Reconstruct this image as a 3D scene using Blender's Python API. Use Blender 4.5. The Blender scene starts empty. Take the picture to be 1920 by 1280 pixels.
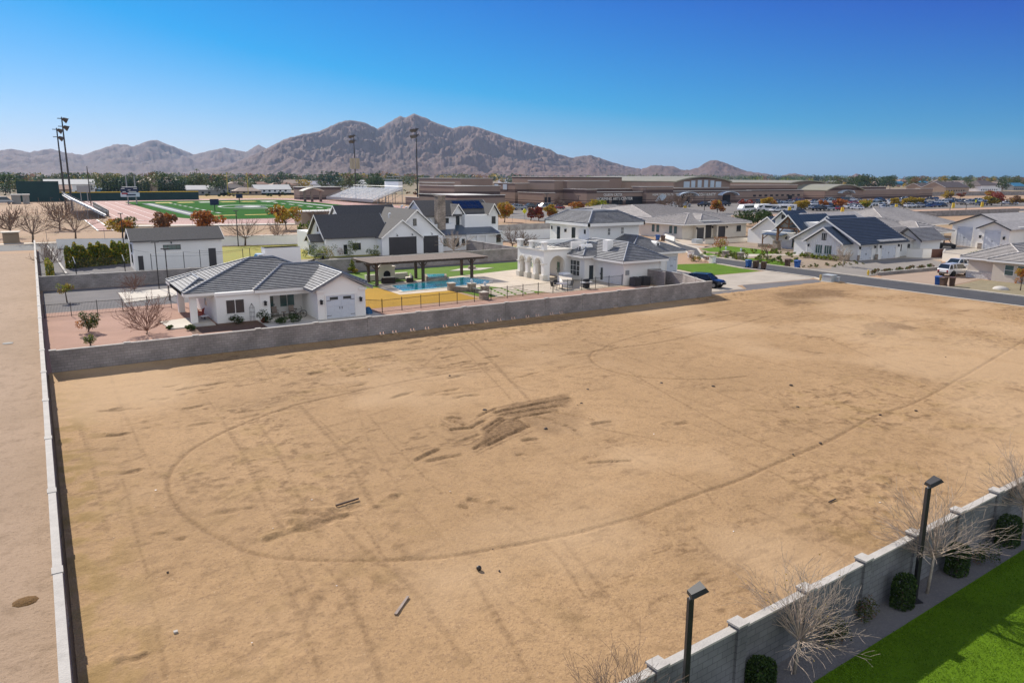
import bpy, math, random
import numpy as np
from mathutils import Vector
PI = math.pi
C = bpy.context.scene.collection
SC = bpy.context.scene

# ---------------------------------------------------------------- camera
# x runs along the block walls to the right, y away from the camera, both in metres
FPX, CX0, CY0, HORIZ, CAMH = 1422., 960., 640., 332., 14.0
_th = math.atan((CY0 - HORIZ) / FPX); _yaw = math.radians(31.88); _rl = math.radians(.17)
FW = np.array([math.sin(_yaw)*math.cos(_th), math.cos(_yaw)*math.cos(_th), -math.sin(_th)])
_r0 = np.array([math.cos(_yaw), -math.sin(_yaw), 0.]); _u0 = np.cross(_r0, FW)
RT = _r0*math.cos(_rl) + _u0*math.sin(_rl); UP = _u0*math.cos(_rl) - _r0*math.sin(_rl)
cam = bpy.data.cameras.new("camera"); camo = bpy.data.objects.new("camera", cam); C.objects.link(camo)
from mathutils import Matrix
camo.matrix_world = Matrix(((RT[0], UP[0], -FW[0], 0), (RT[1], UP[1], -FW[1], 0), (RT[2], UP[2], -FW[2], CAMH), (0, 0, 0, 1)))
cam.sensor_width = 36; cam.lens = 36*FPX/1920; cam.clip_start = .1; cam.clip_end = 60000
SC.camera = camo
def G(x, y, z=0.):
    r = FW*FPX + RT*(x-CX0) - UP*(y-CY0); t = (z-CAMH)/r[2]
    return (r[0]*t, r[1]*t)
def DIR(x, y):
    r = FW*FPX + RT*(x-CX0) - UP*(y-CY0); return r/np.linalg.norm(r)
def PX(X, Y, Z=0.):
    d = np.array([X, Y, Z-CAMH]); k = FPX/(d@FW); return (CX0+k*(d@RT), CY0-k*(d@UP))
def HA(X, Y, ty):                                   # height at which a vertical at X, Y reaches picture row ty
    lo, hi = -5, 300
    for i in range(50):
        m = (lo+hi)/2
        if PX(X, Y, m)[1] > ty: lo = m
        else: hi = m
    return lo

# ---------------------------------------------------------------- light
SUN_EL = math.radians(34); SX, SY = -.13, 1.0
_n = math.hypot(SX, SY); SX /= _n; SY /= _n
w = bpy.data.worlds.new("World"); SC.world = w; w.use_nodes = True
nt = w.node_tree; nt.nodes.clear()
sky = nt.nodes.new("ShaderNodeTexSky"); sky.sky_type = 'NISHITA'; sky.sun_disc = False
sky.sun_elevation = SUN_EL; sky.sun_rotation = math.atan2(SX, SY)
SKY_FILL = 8.9
sky.altitude = 400; sky.air_density = 1.0; sky.dust_density = .35; sky.ozone_density = 4.5
# deep desert blue: the grade takes the grey out of the zenith; an added pale fill behind and above the camera lifts the shaded fronts
gr = nt.nodes.new("ShaderNodeVectorMath"); gr.operation = 'MULTIPLY_ADD'; gr.inputs[1].default_value = (1.24, .97, .97); gr.inputs[2].default_value = (-5.6, -2.5, -.1)
cl = nt.nodes.new("ShaderNodeVectorMath"); cl.operation = 'MAXIMUM'; cl.inputs[1].default_value = (.03, .5, .5)
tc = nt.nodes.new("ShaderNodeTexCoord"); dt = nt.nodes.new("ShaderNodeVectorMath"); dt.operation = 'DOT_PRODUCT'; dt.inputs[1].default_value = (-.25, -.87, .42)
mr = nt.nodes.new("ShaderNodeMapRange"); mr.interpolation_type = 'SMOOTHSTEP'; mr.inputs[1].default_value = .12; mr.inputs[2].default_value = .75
mx = nt.nodes.new("ShaderNodeMix"); mx.data_type = 'RGBA'; mx.inputs[7].default_value = (SKY_FILL*.93, SKY_FILL, SKY_FILL*1.12, 1)
bg = nt.nodes.new("ShaderNodeBackground"); bg.inputs[1].default_value = .056
wo = nt.nodes.new("ShaderNodeOutputWorld"); LK = nt.links.new
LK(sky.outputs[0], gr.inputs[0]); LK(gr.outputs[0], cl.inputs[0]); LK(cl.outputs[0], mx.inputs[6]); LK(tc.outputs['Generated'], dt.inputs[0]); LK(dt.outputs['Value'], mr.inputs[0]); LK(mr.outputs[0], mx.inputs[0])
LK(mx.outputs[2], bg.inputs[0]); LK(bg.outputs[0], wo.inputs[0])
sun = bpy.data.lights.new("sun", 'SUN'); sun.energy = 4.1; sun.angle = math.radians(.5); sun.color = (1, .93, .82)
suno = bpy.data.objects.new("sun", sun); C.objects.link(suno)
SD = Vector((SX*math.cos(SUN_EL), SY*math.cos(SUN_EL), math.sin(SUN_EL)))
suno.rotation_euler = SD.to_track_quat('Z', 'Y').to_euler()
SC.view_settings.view_transform = 'Standard'; SC.view_settings.look = 'None'
SC.view_settings.exposure = 0.75; SC.view_settings.gamma = 1; SC.view_settings.use_curve_mapping = False
SC.cycles.max_bounces = 6; SC.cycles.diffuse_bounces = 3; SC.cycles.volume_bounces = 0
SC.cycles.use_denoising = True
SC.cycles.sample_clamp_indirect = 4

# ---------------------------------------------------------------- materials
def srgb(r, g, b):
    f = lambda c: (c/255/12.92 if c/255 <= .04045 else ((c/255+.055)/1.055)**2.4)
    return (f(r), f(g), f(b))
_M = {}
def mat(name, col, rough=.85, var=.1, scale=3., bump=0., bscale=30., metal=0., spec=.3, col2=None, stretch=None, trans=0., coat=0.):
    if name in _M: return _M[name]
    m = bpy.data.materials.new(name); m.use_nodes = True; nt = m.node_tree
    b = nt.nodes['Principled BSDF']; L = nt.links
    b.inputs['Roughness'].default_value = rough; b.inputs['Metallic'].default_value = metal
    b.inputs['Specular IOR Level'].default_value = spec; b.inputs['Coat Weight'].default_value = coat
    col = tuple(col)+(1,)
    geo = nt.nodes.new('ShaderNodeNewGeometry'); vec = geo.outputs['Position']
    if stretch:
        mp = nt.nodes.new('ShaderNodeMapping'); mp.inputs['Scale'].default_value = stretch
        L.new(vec, mp.inputs[0]); vec = mp.outputs[0]
    if var > 0 or col2:
        n = nt.nodes.new('ShaderNodeTexNoise'); n.inputs['Scale'].default_value = scale; n.inputs['Detail'].default_value = 6; n.inputs['Roughness'].default_value = .65
        L.new(vec, n.inputs['Vector'])
        r = nt.nodes.new('ShaderNodeValToRGB'); r.color_ramp.elements[0].position = .3; r.color_ramp.elements[1].position = .7
        c2 = tuple(col2)+(1,) if col2 else tuple(min(1, c*(1+var)) for c in col[:3])+(1,)
        c1 = col if col2 else tuple(c*(1-var) for c in col[:3])+(1,)
        r.color_ramp.elements[0].color = c1; r.color_ramp.elements[1].color = c2
        L.new(n.outputs[0], r.inputs[0]); L.new(r.outputs[0], b.inputs['Base Color'])
    else: b.inputs['Base Color'].default_value = col
    if bump > 0:
        n2 = nt.nodes.new('ShaderNodeTexNoise'); n2.inputs['Scale'].default_value = bscale; n2.inputs['Detail'].default_value = 4
        L.new(vec, n2.inputs['Vector'])
        bp = nt.nodes.new('ShaderNodeBump'); bp.inputs['Strength'].default_value = bump; bp.inputs['Distance'].default_value = .05
        L.new(n2.outputs[0], bp.inputs['Height']); L.new(bp.outputs[0], b.inputs['Normal'])
    if trans > 0:                                   # thin leaves let light through
        tr = nt.nodes.new('ShaderNodeBsdfTranslucent'); mx = nt.nodes.new('ShaderNodeMixShader'); mx.inputs[0].default_value = trans
        if var > 0 or col2: L.new(r.outputs[0], tr.inputs[0])
        else: tr.inputs[0].default_value = col
        out = nt.nodes['Material Output']
        L.new(b.outputs[0], mx.inputs[1]); L.new(tr.outputs[0], mx.inputs[2]); L.new(mx.outputs[0], out.inputs[0])
    _M[name] = m; return m
def blockmat(name, c1, c2, cm, bw=.42, bh=.205, mort=.012, bump=.3, rough=.9, blotch=.25):
    m = bpy.data.materials.new(name); m.use_nodes = True; nt = m.node_tree; L = nt.links; b = nt.nodes['Principled BSDF']
    b.inputs['Roughness'].default_value = rough; b.inputs['Specular IOR Level'].default_value = .2
    geo = nt.nodes.new('ShaderNodeNewGeometry'); sp = nt.nodes.new('ShaderNodeSeparateXYZ'); L.new(geo.outputs['Position'], sp.inputs[0])
    ad = nt.nodes.new('ShaderNodeMath'); L.new(sp.outputs[0], ad.inputs[0]); L.new(sp.outputs[1], ad.inputs[1])
    cb = nt.nodes.new('ShaderNodeCombineXYZ'); L.new(ad.outputs[0], cb.inputs[0]); L.new(sp.outputs[2], cb.inputs[1])
    br = nt.nodes.new('ShaderNodeTexBrick'); L.new(cb.outputs[0], br.inputs['Vector'])
    br.inputs['Scale'].default_value = 1; br.inputs['Brick Width'].default_value = bw; br.inputs['Row Height'].default_value = bh
    br.inputs['Mortar Size'].default_value = mort; br.inputs['Color1'].default_value = c1+(1,); br.inputs['Color2'].default_value = c2+(1,); br.inputs['Mortar'].default_value = cm+(1,)
    n = nt.nodes.new('ShaderNodeTexNoise'); n.inputs['Scale'].default_value = .6; n.inputs['Detail'].default_value = 8; L.new(geo.outputs['Position'], n.inputs['Vector'])
    mr = nt.nodes.new('ShaderNodeMapRange'); mr.inputs[1].default_value = .3; mr.inputs[2].default_value = .7; mr.inputs[3].default_value = 1-blotch; mr.inputs[4].default_value = 1+blotch
    L.new(n.outputs[0], mr.inputs[0])
    mx = nt.nodes.new('ShaderNodeVectorMath'); mx.operation = 'SCALE'; L.new(br.outputs[0], mx.inputs[0]); L.new(mr.outputs[0], mx.inputs['Scale'])
    L.new(mx.outputs[0], b.inputs['Base Color'])
    bp = nt.nodes.new('ShaderNodeBump'); bp.inputs['Strength'].default_value = bump; bp.inputs['Distance'].default_value = .02; bp.invert = True
    L.new(br.outputs['Fac'], bp.inputs['Height']); L.new(bp.outputs[0], b.inputs['Normal'])
    return m
S = srgb
MBLOCK = blockmat('grey_block', (.33, .295, .28), (.265, .24, .225), (.19, .17, .165))
MBLOCKL = blockmat('pale_block', (.44, .41, .375), (.39, .36, .33), (.28, .26, .24))
MBLOCKN = blockmat('shaded_pale_block', (.19, .188, .195), (.165, .163, .17), (.115, .115, .12), blotch=.3)  # darker copy of the pale block, the near wall's shade put into its colour
MCAP = mat('concrete_cap', (.46, .43, .39), .9, .12, 2., .3, 20)
MSTUC = mat('white_stucco', (.83, .81, .77), .9, .03, .5, .15, 60)
MSTUCC = mat('cream_stucco', (.74, .68, .58), .9, .04, .5, .15, 60)
MTRIM = mat('white_trim', (.82, .80, .76), .6, .02, .5)
MTILE = mat('grey_roof_tile', (.27, .27, .275), .75, .3, 2.2, .2, 12, spec=.15)
MTILEB = mat('blue_roof_tile', (.055, .075, .11), .6, .25, 1.6, .2, 12, spec=.25)
MTILEL = mat('pale_roof_tile', (.42, .39, .37), .75, .2, 1.2, .2, 12, spec=.15)
MTILEC = mat('ridge_cap_tile', (.16, .18, .22), .5, .2, 5, spec=.35)
MSHING = mat('asphalt_shingle', (.085, .082, .082), .9, .3, 6., .3, 40)
MMETALR = mat('standing_seam', (.05, .075, .11), .35, .1, 1., spec=.5)
MFASC = mat('dark_fascia', (.05, .05, .055), .6, .1)
MGLASS = mat('window_glass', (.02, .03, .035), .08, 0, spec=.7)
MGLASSG = mat('green_glass', (.07, .13, .12), .12, .35, .8, spec=.6)
MDGAR = mat('charcoal_garage_door', (.055, .052, .055), .5, .1, 1, spec=.35)
MWGAR = mat('white_garage_door', (.58, .61, .66), .5, .03, 1, spec=.35)
MIRON = mat('black_iron', (.012, .012, .014), .6, 0, spec=.5)
MBRONZE = mat('bronze_pole', (.03, .025, .022), .4, .1, spec=.5)
MWOOD = mat('dark_timber', (.085, .055, .042), .75, .25, 6, .3, 30)
MWOODT = mat('tan_timber', (.20, .10, .05), .7, .25, 6, .3, 30)
MWOODG = mat('weathered_timber', (.30, .24, .20), .85, .2, 5)
MSTONE = blockmat('stone_veneer', (.46, .38, .30), (.27, .22, .18), (.20, .17, .15), .35, .14, .02, .6, .9, .3)
MCONC = mat('pale_concrete', (.50, .45, .38), .85, .12, .6, .1, 20)
MPAVE = blockmat('travertine', (.56, .48, .38), (.50, .42, .33), (.36, .30, .24), .6, .4, .01, .05, .8, .08)
MASPH = mat('asphalt', (.062, .062, .066), .85, .15, .35, .2, 60)
MPLASTB = mat('blue_plastic', (.02, .09, .30), .45, .05, spec=.4)
MPLASTN = mat('brown_plastic', (.10, .055, .035), .5, .05, spec=.4)
MWHITE = mat('white_paint', (.80, .80, .80), .4, .01, spec=.5)
MGREYM = mat('grey_metal', (.30, .31, .32), .45, .1, metal=.3)
MALU = mat('aluminium_bench', (.84, .85, .87), .45, .06, .5, spec=.4)
MPCAR = None

TILE_SHADE = mat('tile_edge_painted_shade', (.045, .05, .065), .9, .1)  # near-black butt edges: the shadow gap under each tile row, painted in
# ---------------------------------------------------------------- meshes
ORG = {}
class MB:
    def __init__(s): s.v = []; s.f = []; s.m = []
    def poly(s, pts, m=0):
        n = len(s.v); s.v += [tuple(map(float, p)) for p in pts]; s.f.append(tuple(range(n, n+len(pts)))); s.m.append(m)
    def box(s, x0, y0, z0, x1, y1, z1, m=0):
        n = len(s.v)
        s.v += [(x0, y0, z0), (x1, y0, z0), (x1, y1, z0), (x0, y1, z0), (x0, y0, z1), (x1, y0, z1), (x1, y1, z1), (x0, y1, z1)]
        for f in ((0, 3, 2, 1), (4, 5, 6, 7), (0, 1, 5, 4), (1, 2, 6, 5), (2, 3, 7, 6), (3, 0, 4, 7)):
            s.f.append(tuple(n+i for i in f)); s.m.append(m)
        return s
    def prism(s, pts, z0, z1, m=0):                 # pts counter-clockwise
        n = len(pts)
        s.poly([(x, y, z1) for x, y in pts], m); s.poly([(x, y, z0) for x, y in reversed(pts)], m)
        for i in range(n):
            a = pts[i]; b = pts[(i+1) % n]
            s.poly([(a[0], a[1], z0), (b[0], b[1], z0), (b[0], b[1], z1), (a[0], a[1], z1)], m)
        return s
    def extr(s, pts, d, m=0):                       # 3-D outline pushed along vector d
        n = len(pts); q = [tuple(np.add(p, d)) for p in pts]
        s.poly(pts, m); s.poly(list(reversed(q)), m)
        for i in range(n):
            j = (i+1) % n; s.poly([pts[j], pts[i], q[i], q[j]], m)
        return s
    def tube(s, p, q, r0, r1=None, n=6, m=0, cap=True):
        r1 = r0 if r1 is None else r1
        p = Vector(p); q = Vector(q); d = (q-p)
        if d.length < 1e-6: return s
        d.normalize(); a = Vector((0, 0, 1)) if abs(d.z) < .9 else Vector((1, 0, 0))
        u = d.cross(a).normalized(); v = d.cross(u); k = len(s.v)
        for c, r in ((p, r0), (q, r1)):
            for i in range(n):
                t = 2*PI*i/n; s.v.append(tuple(c+u*(r*math.cos(t))+v*(r*math.sin(t))))
        for i in range(n):
            j = (i+1) % n; s.f.append((k+i, k+j, k+n+j, k+n+i)); s.m.append(m)
        if cap:
            s.f.append(tuple(k+i for i in reversed(range(n)))); s.m.append(m)
            s.f.append(tuple(k+n+i for i in range(n))); s.m.append(m)
        return s
    def ell(s, c, r, n=10, k=6, m=0, z0=-1.):
        b = len(s.v)
        for i in range(k+1):
            ph = math.asin(z0)+(PI/2-math.asin(z0))*i/k
            for j in range(n):
                t = 2*PI*j/n; s.v.append((c[0]+r[0]*math.cos(ph)*math.cos(t), c[1]+r[1]*math.cos(ph)*math.sin(t), c[2]+r[2]*math.sin(ph)))
        for i in range(k):
            for j in range(n):
                l = (j+1) % n; s.f.append((b+i*n+j, b+i*n+l, b+(i+1)*n+l, b+(i+1)*n+j)); s.m.append(m)
        return s
    def slab(s, pts, th, m=0):                      # roof plane with vertical thickness below it
        lo = [(p[0], p[1], p[2]-th) for p in pts]; n = len(pts)
        s.poly(pts, m); s.poly(list(reversed(lo)), m)
        for i in range(n):
            j = (i+1) % n; s.poly([lo[i], lo[j], pts[j], pts[i]], m)
        return s
    def courses(s, pts, step=.34, lift=.085, th=.1, m=0):   # roof plane laid in overlapping tile rows
        P = [Vector(p) for p in pts]; nrm = (P[1]-P[0]).cross(P[2]-P[0])
        if nrm.z < 0: nrm = -nrm
        nrm.normalize(); upv = (Vector((0, 0, 1))-nrm*nrm.z).normalized()
        ss = [p.dot(upv) for p in P]; a, b = min(ss), max(ss); k = max(1, int((b-a)/step))
        h = (b-a)/k
        for i in range(k):
            s0, s1 = a+i*h, a+(i+1)*h
            q = clip(P, upv, s0-1e-6, s1+1e-6)
            if len(q) < 3: continue
            r = [p+nrm*(lift*(1-(p.dot(upv)-s0)/h)) for p in q]
            s.poly(r, m)
            low = [(p, t) for p, t in zip(q, r) if abs(p.dot(upv)-s0) < 1e-3]
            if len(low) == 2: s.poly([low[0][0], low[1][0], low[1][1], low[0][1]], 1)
        s.slab([tuple(p-nrm*.01) for p in P], th, m)
        return s
    def build(s, name, mats, parent=None, loc=None, smooth=False):
        if parent is not None: o0 = ORG[parent.name]
        else: o0 = loc or (0, 0, 0)
        me = bpy.data.meshes.new(name)
        v = np.array(s.v, dtype=float).reshape(-1, 3)-np.array(o0) if s.v else []
        me.from_pydata([tuple(p) for p in v], [], s.f)
        mats = mats if isinstance(mats, (list, tuple)) else [mats]
        if len(mats) == 1 and any(s.m): mats = [mats[0], TILE_SHADE]
        for m in mats: me.materials.append(m)
        if len(mats) > 1: me.polygons.foreach_set('material_index', s.m)
        if smooth: me.polygons.foreach_set('use_smooth', [True]*len(s.f))
        o = bpy.data.objects.new(name, me); C.objects.link(o)
        if parent is not None: o.parent = parent
        else: o.location = o0
        ORG[o.name] = tuple(o0); return o
def clip(P, d, lo, hi):
    def half(P, f):
        out = []
        for i in range(len(P)):
            a, b = P[i], P[(i+1) % len(P)]; fa, fb = f(a), f(b)
            if fa >= 0: out.append(a)
            if (fa > 0 > fb) or (fa < 0 < fb): out.append(a+(b-a)*(fa/(fa-fb)))
        return out
    q = half(P, lambda p: p.dot(d)-lo)
    return half(q, lambda p: hi-p.dot(d)) if q else []
def tag(o, label, cat, group=None, kind=None):
    o['label'] = label; o['category'] = cat
    if group: o['group'] = group
    if kind: o['kind'] = kind
    return o
def struct(o): o['kind'] = 'structure'; return o
def thing(name, label, cat, loc=(0, 0, 0), group=None):
    o = bpy.data.objects.new(name, None); C.objects.link(o); o.location = loc; o.empty_display_size = .2
    ORG[o.name] = tuple(loc); return tag(o, label, cat, group)
def dup(root, loc, rz=0, sc=None, label=None, group=None, swap=None):
    r = root.copy(); C.objects.link(r); r.location = loc; r.rotation_euler = (0, 0, rz)
    if sc is not None: r.scale = sc if hasattr(sc, '__len__') else (sc, sc, sc)
    if label: r['label'] = label
    if group: r['group'] = group
    ORG[r.name] = tuple(loc)
    def cp(a, b):
        for ch in list(a.children):
            c = ch.copy()
            if swap and c.data:
                for k, v in swap.items():
                    if c.data.name == k: c.data = v
            C.objects.link(c); c.parent = b; cp(ch, c)
    cp(root, r); return r
rng = random.Random(7)
NR = np.random.default_rng(5)

# leaf clouds -------------------------------------------------------------
def leaves_mesh(name, cen, size, mats, midx=None, flat=0., aspect=.7):
    """one small quad per centre, randomly turned"""
    n = len(cen); cen = np.asarray(cen, float)
    size = np.broadcast_to(np.asarray(size, float), (n,))
    a = NR.normal(size=(n, 3)); a[:, 2] *= (1-flat); a /= np.linalg.norm(a, axis=1)[:, None]
    b = NR.normal(size=(n, 3)); b -= (b*a).sum(1)[:, None]*a; b /= np.linalg.norm(b, axis=1)[:, None]
    a = a*(size*.5)[:, None]; b = b*(size*.5*aspect)[:, None]
    v = np.stack([cen-a-b*.3, cen-b, cen+a+b*.2, cen+b], 1).reshape(-1, 3)
    me = bpy.data.meshes.new(name); me.vertices.add(4*n); me.vertices.foreach_set('co', v.ravel())
    me.loops.add(4*n); me.loops.foreach_set('vertex_index', np.arange(4*n))
    me.polygons.add(n); me.polygons.foreach_set('loop_start', np.arange(n)*4); me.polygons.foreach_set('loop_total', np.full(n, 4))
    for m in mats: me.materials.append(m)
    if midx is not None: me.polygons.foreach_set('material_index', np.asarray(midx, np.int32))
    me.update(); me.validate(); return me
def obj(name, me, parent=None, loc=(0, 0, 0)):
    o = bpy.data.objects.new(name, me); C.objects.link(o)
    if parent is not None: o.parent = parent; ORG[o.name] = ORG[parent.name]
    else: o.location = loc; ORG[o.name] = tuple(loc)
    return o
def clump_points(clumps, n, shell=.35):
    """points inside ellipsoid clumps, denser to the outside"""
    w_ = np.array([c[3]*c[4]*c[5] for c in clumps])**.7; k = NR.choice(len(clumps), n, p=w_/w_.sum())
    cl = np.array(clumps)[k]; d = NR.normal(size=(n, 3)); d /= np.linalg.norm(d, axis=1)[:, None]
    r = (shell+(1-shell)*NR.random(n))**.6
    return cl[:, :3]+d*r[:, None]*cl[:, 3:6], k
def leafmat(name, c, var=.35, tr=.35): return mat(name, c, .6, var, 2.2, trans=tr, spec=.2)
LG1 = leafmat('leaf_dark_green', (.035, .065, .02)); LG2 = leafmat('leaf_green', (.07, .11, .025)); LG3 = leafmat('leaf_lime', (.20, .23, .02))
LY = leafmat('leaf_yellow', (.38, .26, .03)); LO = leafmat('leaf_orange', (.36, .13, .03)); LR = leafmat('leaf_red', (.26, .055, .035)); LB = leafmat('leaf_brown', (.20, .11, .06))
LOL = leafmat('leaf_olive', (.11, .12, .04)); LBG = leafmat('leaf_blue_green', (.03, .065, .045))
BARK = mat('bark', (.13, .095, .07), .9, .3, 8, .4, 40); BARKP = mat('pale_bark', (.38, .32, .26), .85, .25, 8, .3, 40)
TWIG = mat('brown_twig', (.20, .14, .105), .85, .25, 8); TWIGP = mat('pale_twig', (.42, .34, .26), .85, .25, 8)

# ================================================================ SETTING
def groundmat(name, c1, c2, c3, s1=.02, s2=.4, bump=.25, rough=.95):
    m = bpy.data.materials.new(name); m.use_nodes = True; nt = m.node_tree; L = nt.links; b = nt.nodes['Principled BSDF']
    b.inputs['Roughness'].default_value = rough; b.inputs['Specular IOR Level'].default_value = .15
    geo = nt.nodes.new('ShaderNodeNewGeometry')
    def noise(s, d=6, r=.6):
        n = nt.nodes.new('ShaderNodeTexNoise'); n.inputs['Scale'].default_value = s; n.inputs['Detail'].default_value = d; n.inputs['Roughness'].default_value = r
        L.new(geo.outputs['Position'], n.inputs['Vector']); return n.outputs[0]
    def ramp(src, a, z):
        r = nt.nodes.new('ShaderNodeMapRange'); r.inputs[1].default_value = a; r.inputs[2].default_value = z; L.new(src, r.inputs[0]); return r.outputs[0]
    def mix(f, a, z):
        x = nt.nodes.new('ShaderNodeMix'); x.data_type = 'RGBA'; L.new(f, x.inputs[0])
        for i, v in ((6, a), (7, z)):
            if isinstance(v, tuple): x.inputs[i].default_value = v+(1,)
            else: L.new(v, x.inputs[i])
        return x.outputs[2]
    c = mix(ramp(noise(s1), .4, .6), c1, c2); c = mix(ramp(noise(s2, 8, .7), .5, .72), c, c3)
    L.new(c, b.inputs['Base Color'])
    bp = nt.nodes.new('ShaderNodeBump'); bp.inputs['Strength'].default_value = bump; bp.inputs['Distance'].default_value = .1
    L.new(noise(6, 8, .7), bp.inputs['Height']); L.new(bp.outputs[0], b.inputs['Normal'])
    return m, nt, b, mix, ramp, noise, geo
MDESERT = groundmat('desert_ground', (.40, .26, .17), (.32, .22, .14), (.26, .20, .11), .006, .05)[0]
MPLAIN = groundmat('far_plain', (.30, .21, .15), (.20, .17, .10), (.14, .14, .075), .004, .03)[0]
MGRAVB = groundmat('blue_gravel', (.16, .15, .15), (.13, .125, .13), (.21, .19, .18), .3, 12, .5)[0]
MGRAVP = groundmat('pink_gravel', (.40, .245, .185), (.36, .22, .165), (.28, .18, .14), .3, 12, .4)[0]
MGRAVT = groundmat('tan_gravel', (.30, .23, .17), (.25, .20, .15), (.38, .31, .24), .3, 10, .5)[0]
MTURF = mat('green_turf', (.09, .17, .003), .75, .18, .5, .5, 45, spec=.15)
MTURFF = mat('field_turf', (.022, .10, .010), .95, .1, .1, spec=.02)
MDORM = mat('dormant_lawn', (.42, .23, .015), .85, .15, .35, .4, 30, spec=.15, col2=(.33, .19, .012))
MDORM2 = mat('yellowing_lawn', (.30, .24, .03), .85, .2, .25, .4, 30, spec=.15, col2=(.20, .22, .03))
MDRYF = mat('dry_field_grass', (.34, .23, .10), .9, .2, .05, spec=.1)
MTRACK = mat('running_track', (.36, .20, .17), .85, .08, .05, spec=.2)
MWATER = mat('pool_water', (.0, .36, .43), .08, .25, .9, .25, 3.5, spec=.6)
MLINE = mat('white_line', (.78, .76, .72), .8, .06, 1)
MYEL = mat('yellow_paint', (.62, .42, .04), .7, .06, 1); MNAVY = mat('navy_paint', (.02, .03, .07), .8, .1, 1)
MDRIVE = mat('driveway_concrete', (.40, .35, .29), .85, .14, .3, .1, 20)
MDRIVE2 = mat('grey_driveway', (.235, .21, .185), .85, .1, .3, .1, 20)

ZL = [0.004]
def zreset(v=.004): ZL[0] = v
def sheet(name, pts, m, z=None, kind=True, th=0.):
    """flat ground covering, each laid 4 mm above the last"""
    if z is None: ZL[0] += .004; z = ZL[0]
    mb = MB(); mb.poly([(x, y, z) for x, y in pts])
    o = mb.build(name, m)
    if o.data.polygons[0].normal.z < 0: o.data.flip_normals()
    return struct(o) if kind else o
def R4(x0, y0, x1, y1): return [(x0, y0), (x1, y0), (x1, y1), (x0, y1)]
def slabsheet(name, pts, z0, z1, m):
    a = sum(pts[i][0]*pts[(i+1) % len(pts)][1]-pts[(i+1) % len(pts)][0]*pts[i][1] for i in range(len(pts)))
    if a < 0: pts = pts[::-1]
    return struct(MB().prism(pts, z0, z1).build(name, m))

# the ground: one sheet to the horizon
gm = MB(); N = 48
gm.poly([(14000*math.cos(2*PI*i/N), 14000*math.sin(2*PI*i/N), 0) for i in range(N)]); struct(gm.build('ground', MDESERT))
sheet('plain', [(9000*math.cos(a), 9000*math.sin(a)) for a in np.linspace(-.3, 2.2, 30)]+[(-500, 640), (120, 600), (300, 560), (800, 520), (1200, 300)], MPLAIN)

def lattice(seed): return np.random.default_rng(seed).random((256, 256))
def vnoise(X, Y, s, seed):
    Lt = lattice(seed); x = X/s; y = Y/s; xi = np.floor(x).astype(int); yi = np.floor(y).astype(int)
    fx = x-xi; fy = y-yi; fx = fx*fx*(3-2*fx); fy = fy*fy*(3-2*fy)
    g = lambda a, b: Lt[a & 255, b & 255]
    return (g(xi, yi)*(1-fx)+g(xi+1, yi)*fx)*(1-fy)+(g(xi, yi+1)*(1-fx)+g(xi+1, yi+1)*fx)*fy
def fbm(X, Y, s, seed, o=4, k=.5):
    r = 0; a = 1; t = 0
    for i in range(o): r = r+a*vnoise(X, Y, s/2**i, seed+i*17); t += a; a *= k
    return r/t
def terrain(name, x0, x1, y0, y1, st, fn, m):
    nx = int((x1-x0)/st)+1; ny = int((y1-y0)/st)+1
    xs = np.linspace(x0, x1, nx); ys = np.linspace(y0, y1, ny); X, Y = np.meshgrid(xs, ys)
    Z, col = fn(X, Y, xs, ys)
    co = np.stack([X, Y, Z], -1).reshape(-1, 3)
    i = np.arange(nx*ny).reshape(ny, nx); q = np.stack([i[:-1, :-1], i[:-1, 1:], i[1:, 1:], i[1:, :-1]], -1).reshape(-1, 4)
    me = bpy.data.meshes.new(name); me.vertices.add(len(co)); me.vertices.foreach_set('co', co.ravel())
    me.loops.add(q.size); me.loops.foreach_set('vertex_index', q.ravel().astype(np.int32))
    me.polygons.add(len(q)); me.polygons.foreach_set('loop_start', np.arange(len(q))*4); me.polygons.foreach_set('loop_total', np.full(len(q), 4))
    me.polygons.foreach_set('use_smooth', np.ones(len(q), bool)); me.update()
    at = me.color_attributes.new('soil', 'FLOAT_COLOR', 'POINT')
    c4 = np.ones((nx*ny, 4)); c4[:, :3] = col.reshape(-1, 3); at.data.foreach_set('color', c4.ravel())
    me.materials.append(m); o = bpy.data.objects.new(name, me); C.objects.link(o); return struct(o)

# graded dirt lot: loose light soil, darker freshly turned patches, tyre tracks
MDIRT, nt_, b_, mix_, ramp_, noise_, geo_ = groundmat('lot_dirt', (.42, .268, .137), (.365, .232, .117), (.28, .178, .09), .09, 1.1, .5)
at_ = nt_.nodes.new('ShaderNodeAttribute'); at_.attribute_name = 'soil'; sp_ = nt_.nodes.new('ShaderNodeSeparateColor'); nt_.links.new(at_.outputs['Color'], sp_.inputs[0])
base_ = b_.inputs['Base Color'].links[0].from_socket
grit_ = ramp_(noise_(7, 9, .85), .50, .62)
tmp_ = mix_(grit_, base_, (.25, .158, .09)); base_ = tmp_
gr2_ = ramp_(noise_(11, 5, .85), .60, .66); base_ = mix_(gr2_, base_, (.15, .09, .05)); gr3_ = ramp_(noise_(9, 5, .85), .62, .68); base_ = mix_(gr3_, base_, (.60, .45, .30))
cr_ = nt_.nodes.new('ShaderNodeMapRange'); cr_.inputs[1].default_value = .38; cr_.inputs[2].default_value = .6; cr_.inputs[3].default_value = .45; cr_.inputs[4].default_value = 1.35; nt_.links.new(noise_(4.5, 7, .8), cr_.inputs[0])
mu_ = nt_.nodes.new('ShaderNodeMath'); mu_.operation = 'MULTIPLY'; mu_.use_clamp = True; nt_.links.new(sp_.outputs[0], mu_.inputs[0]); nt_.links.new(cr_.outputs[0], mu_.inputs[1])
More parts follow.
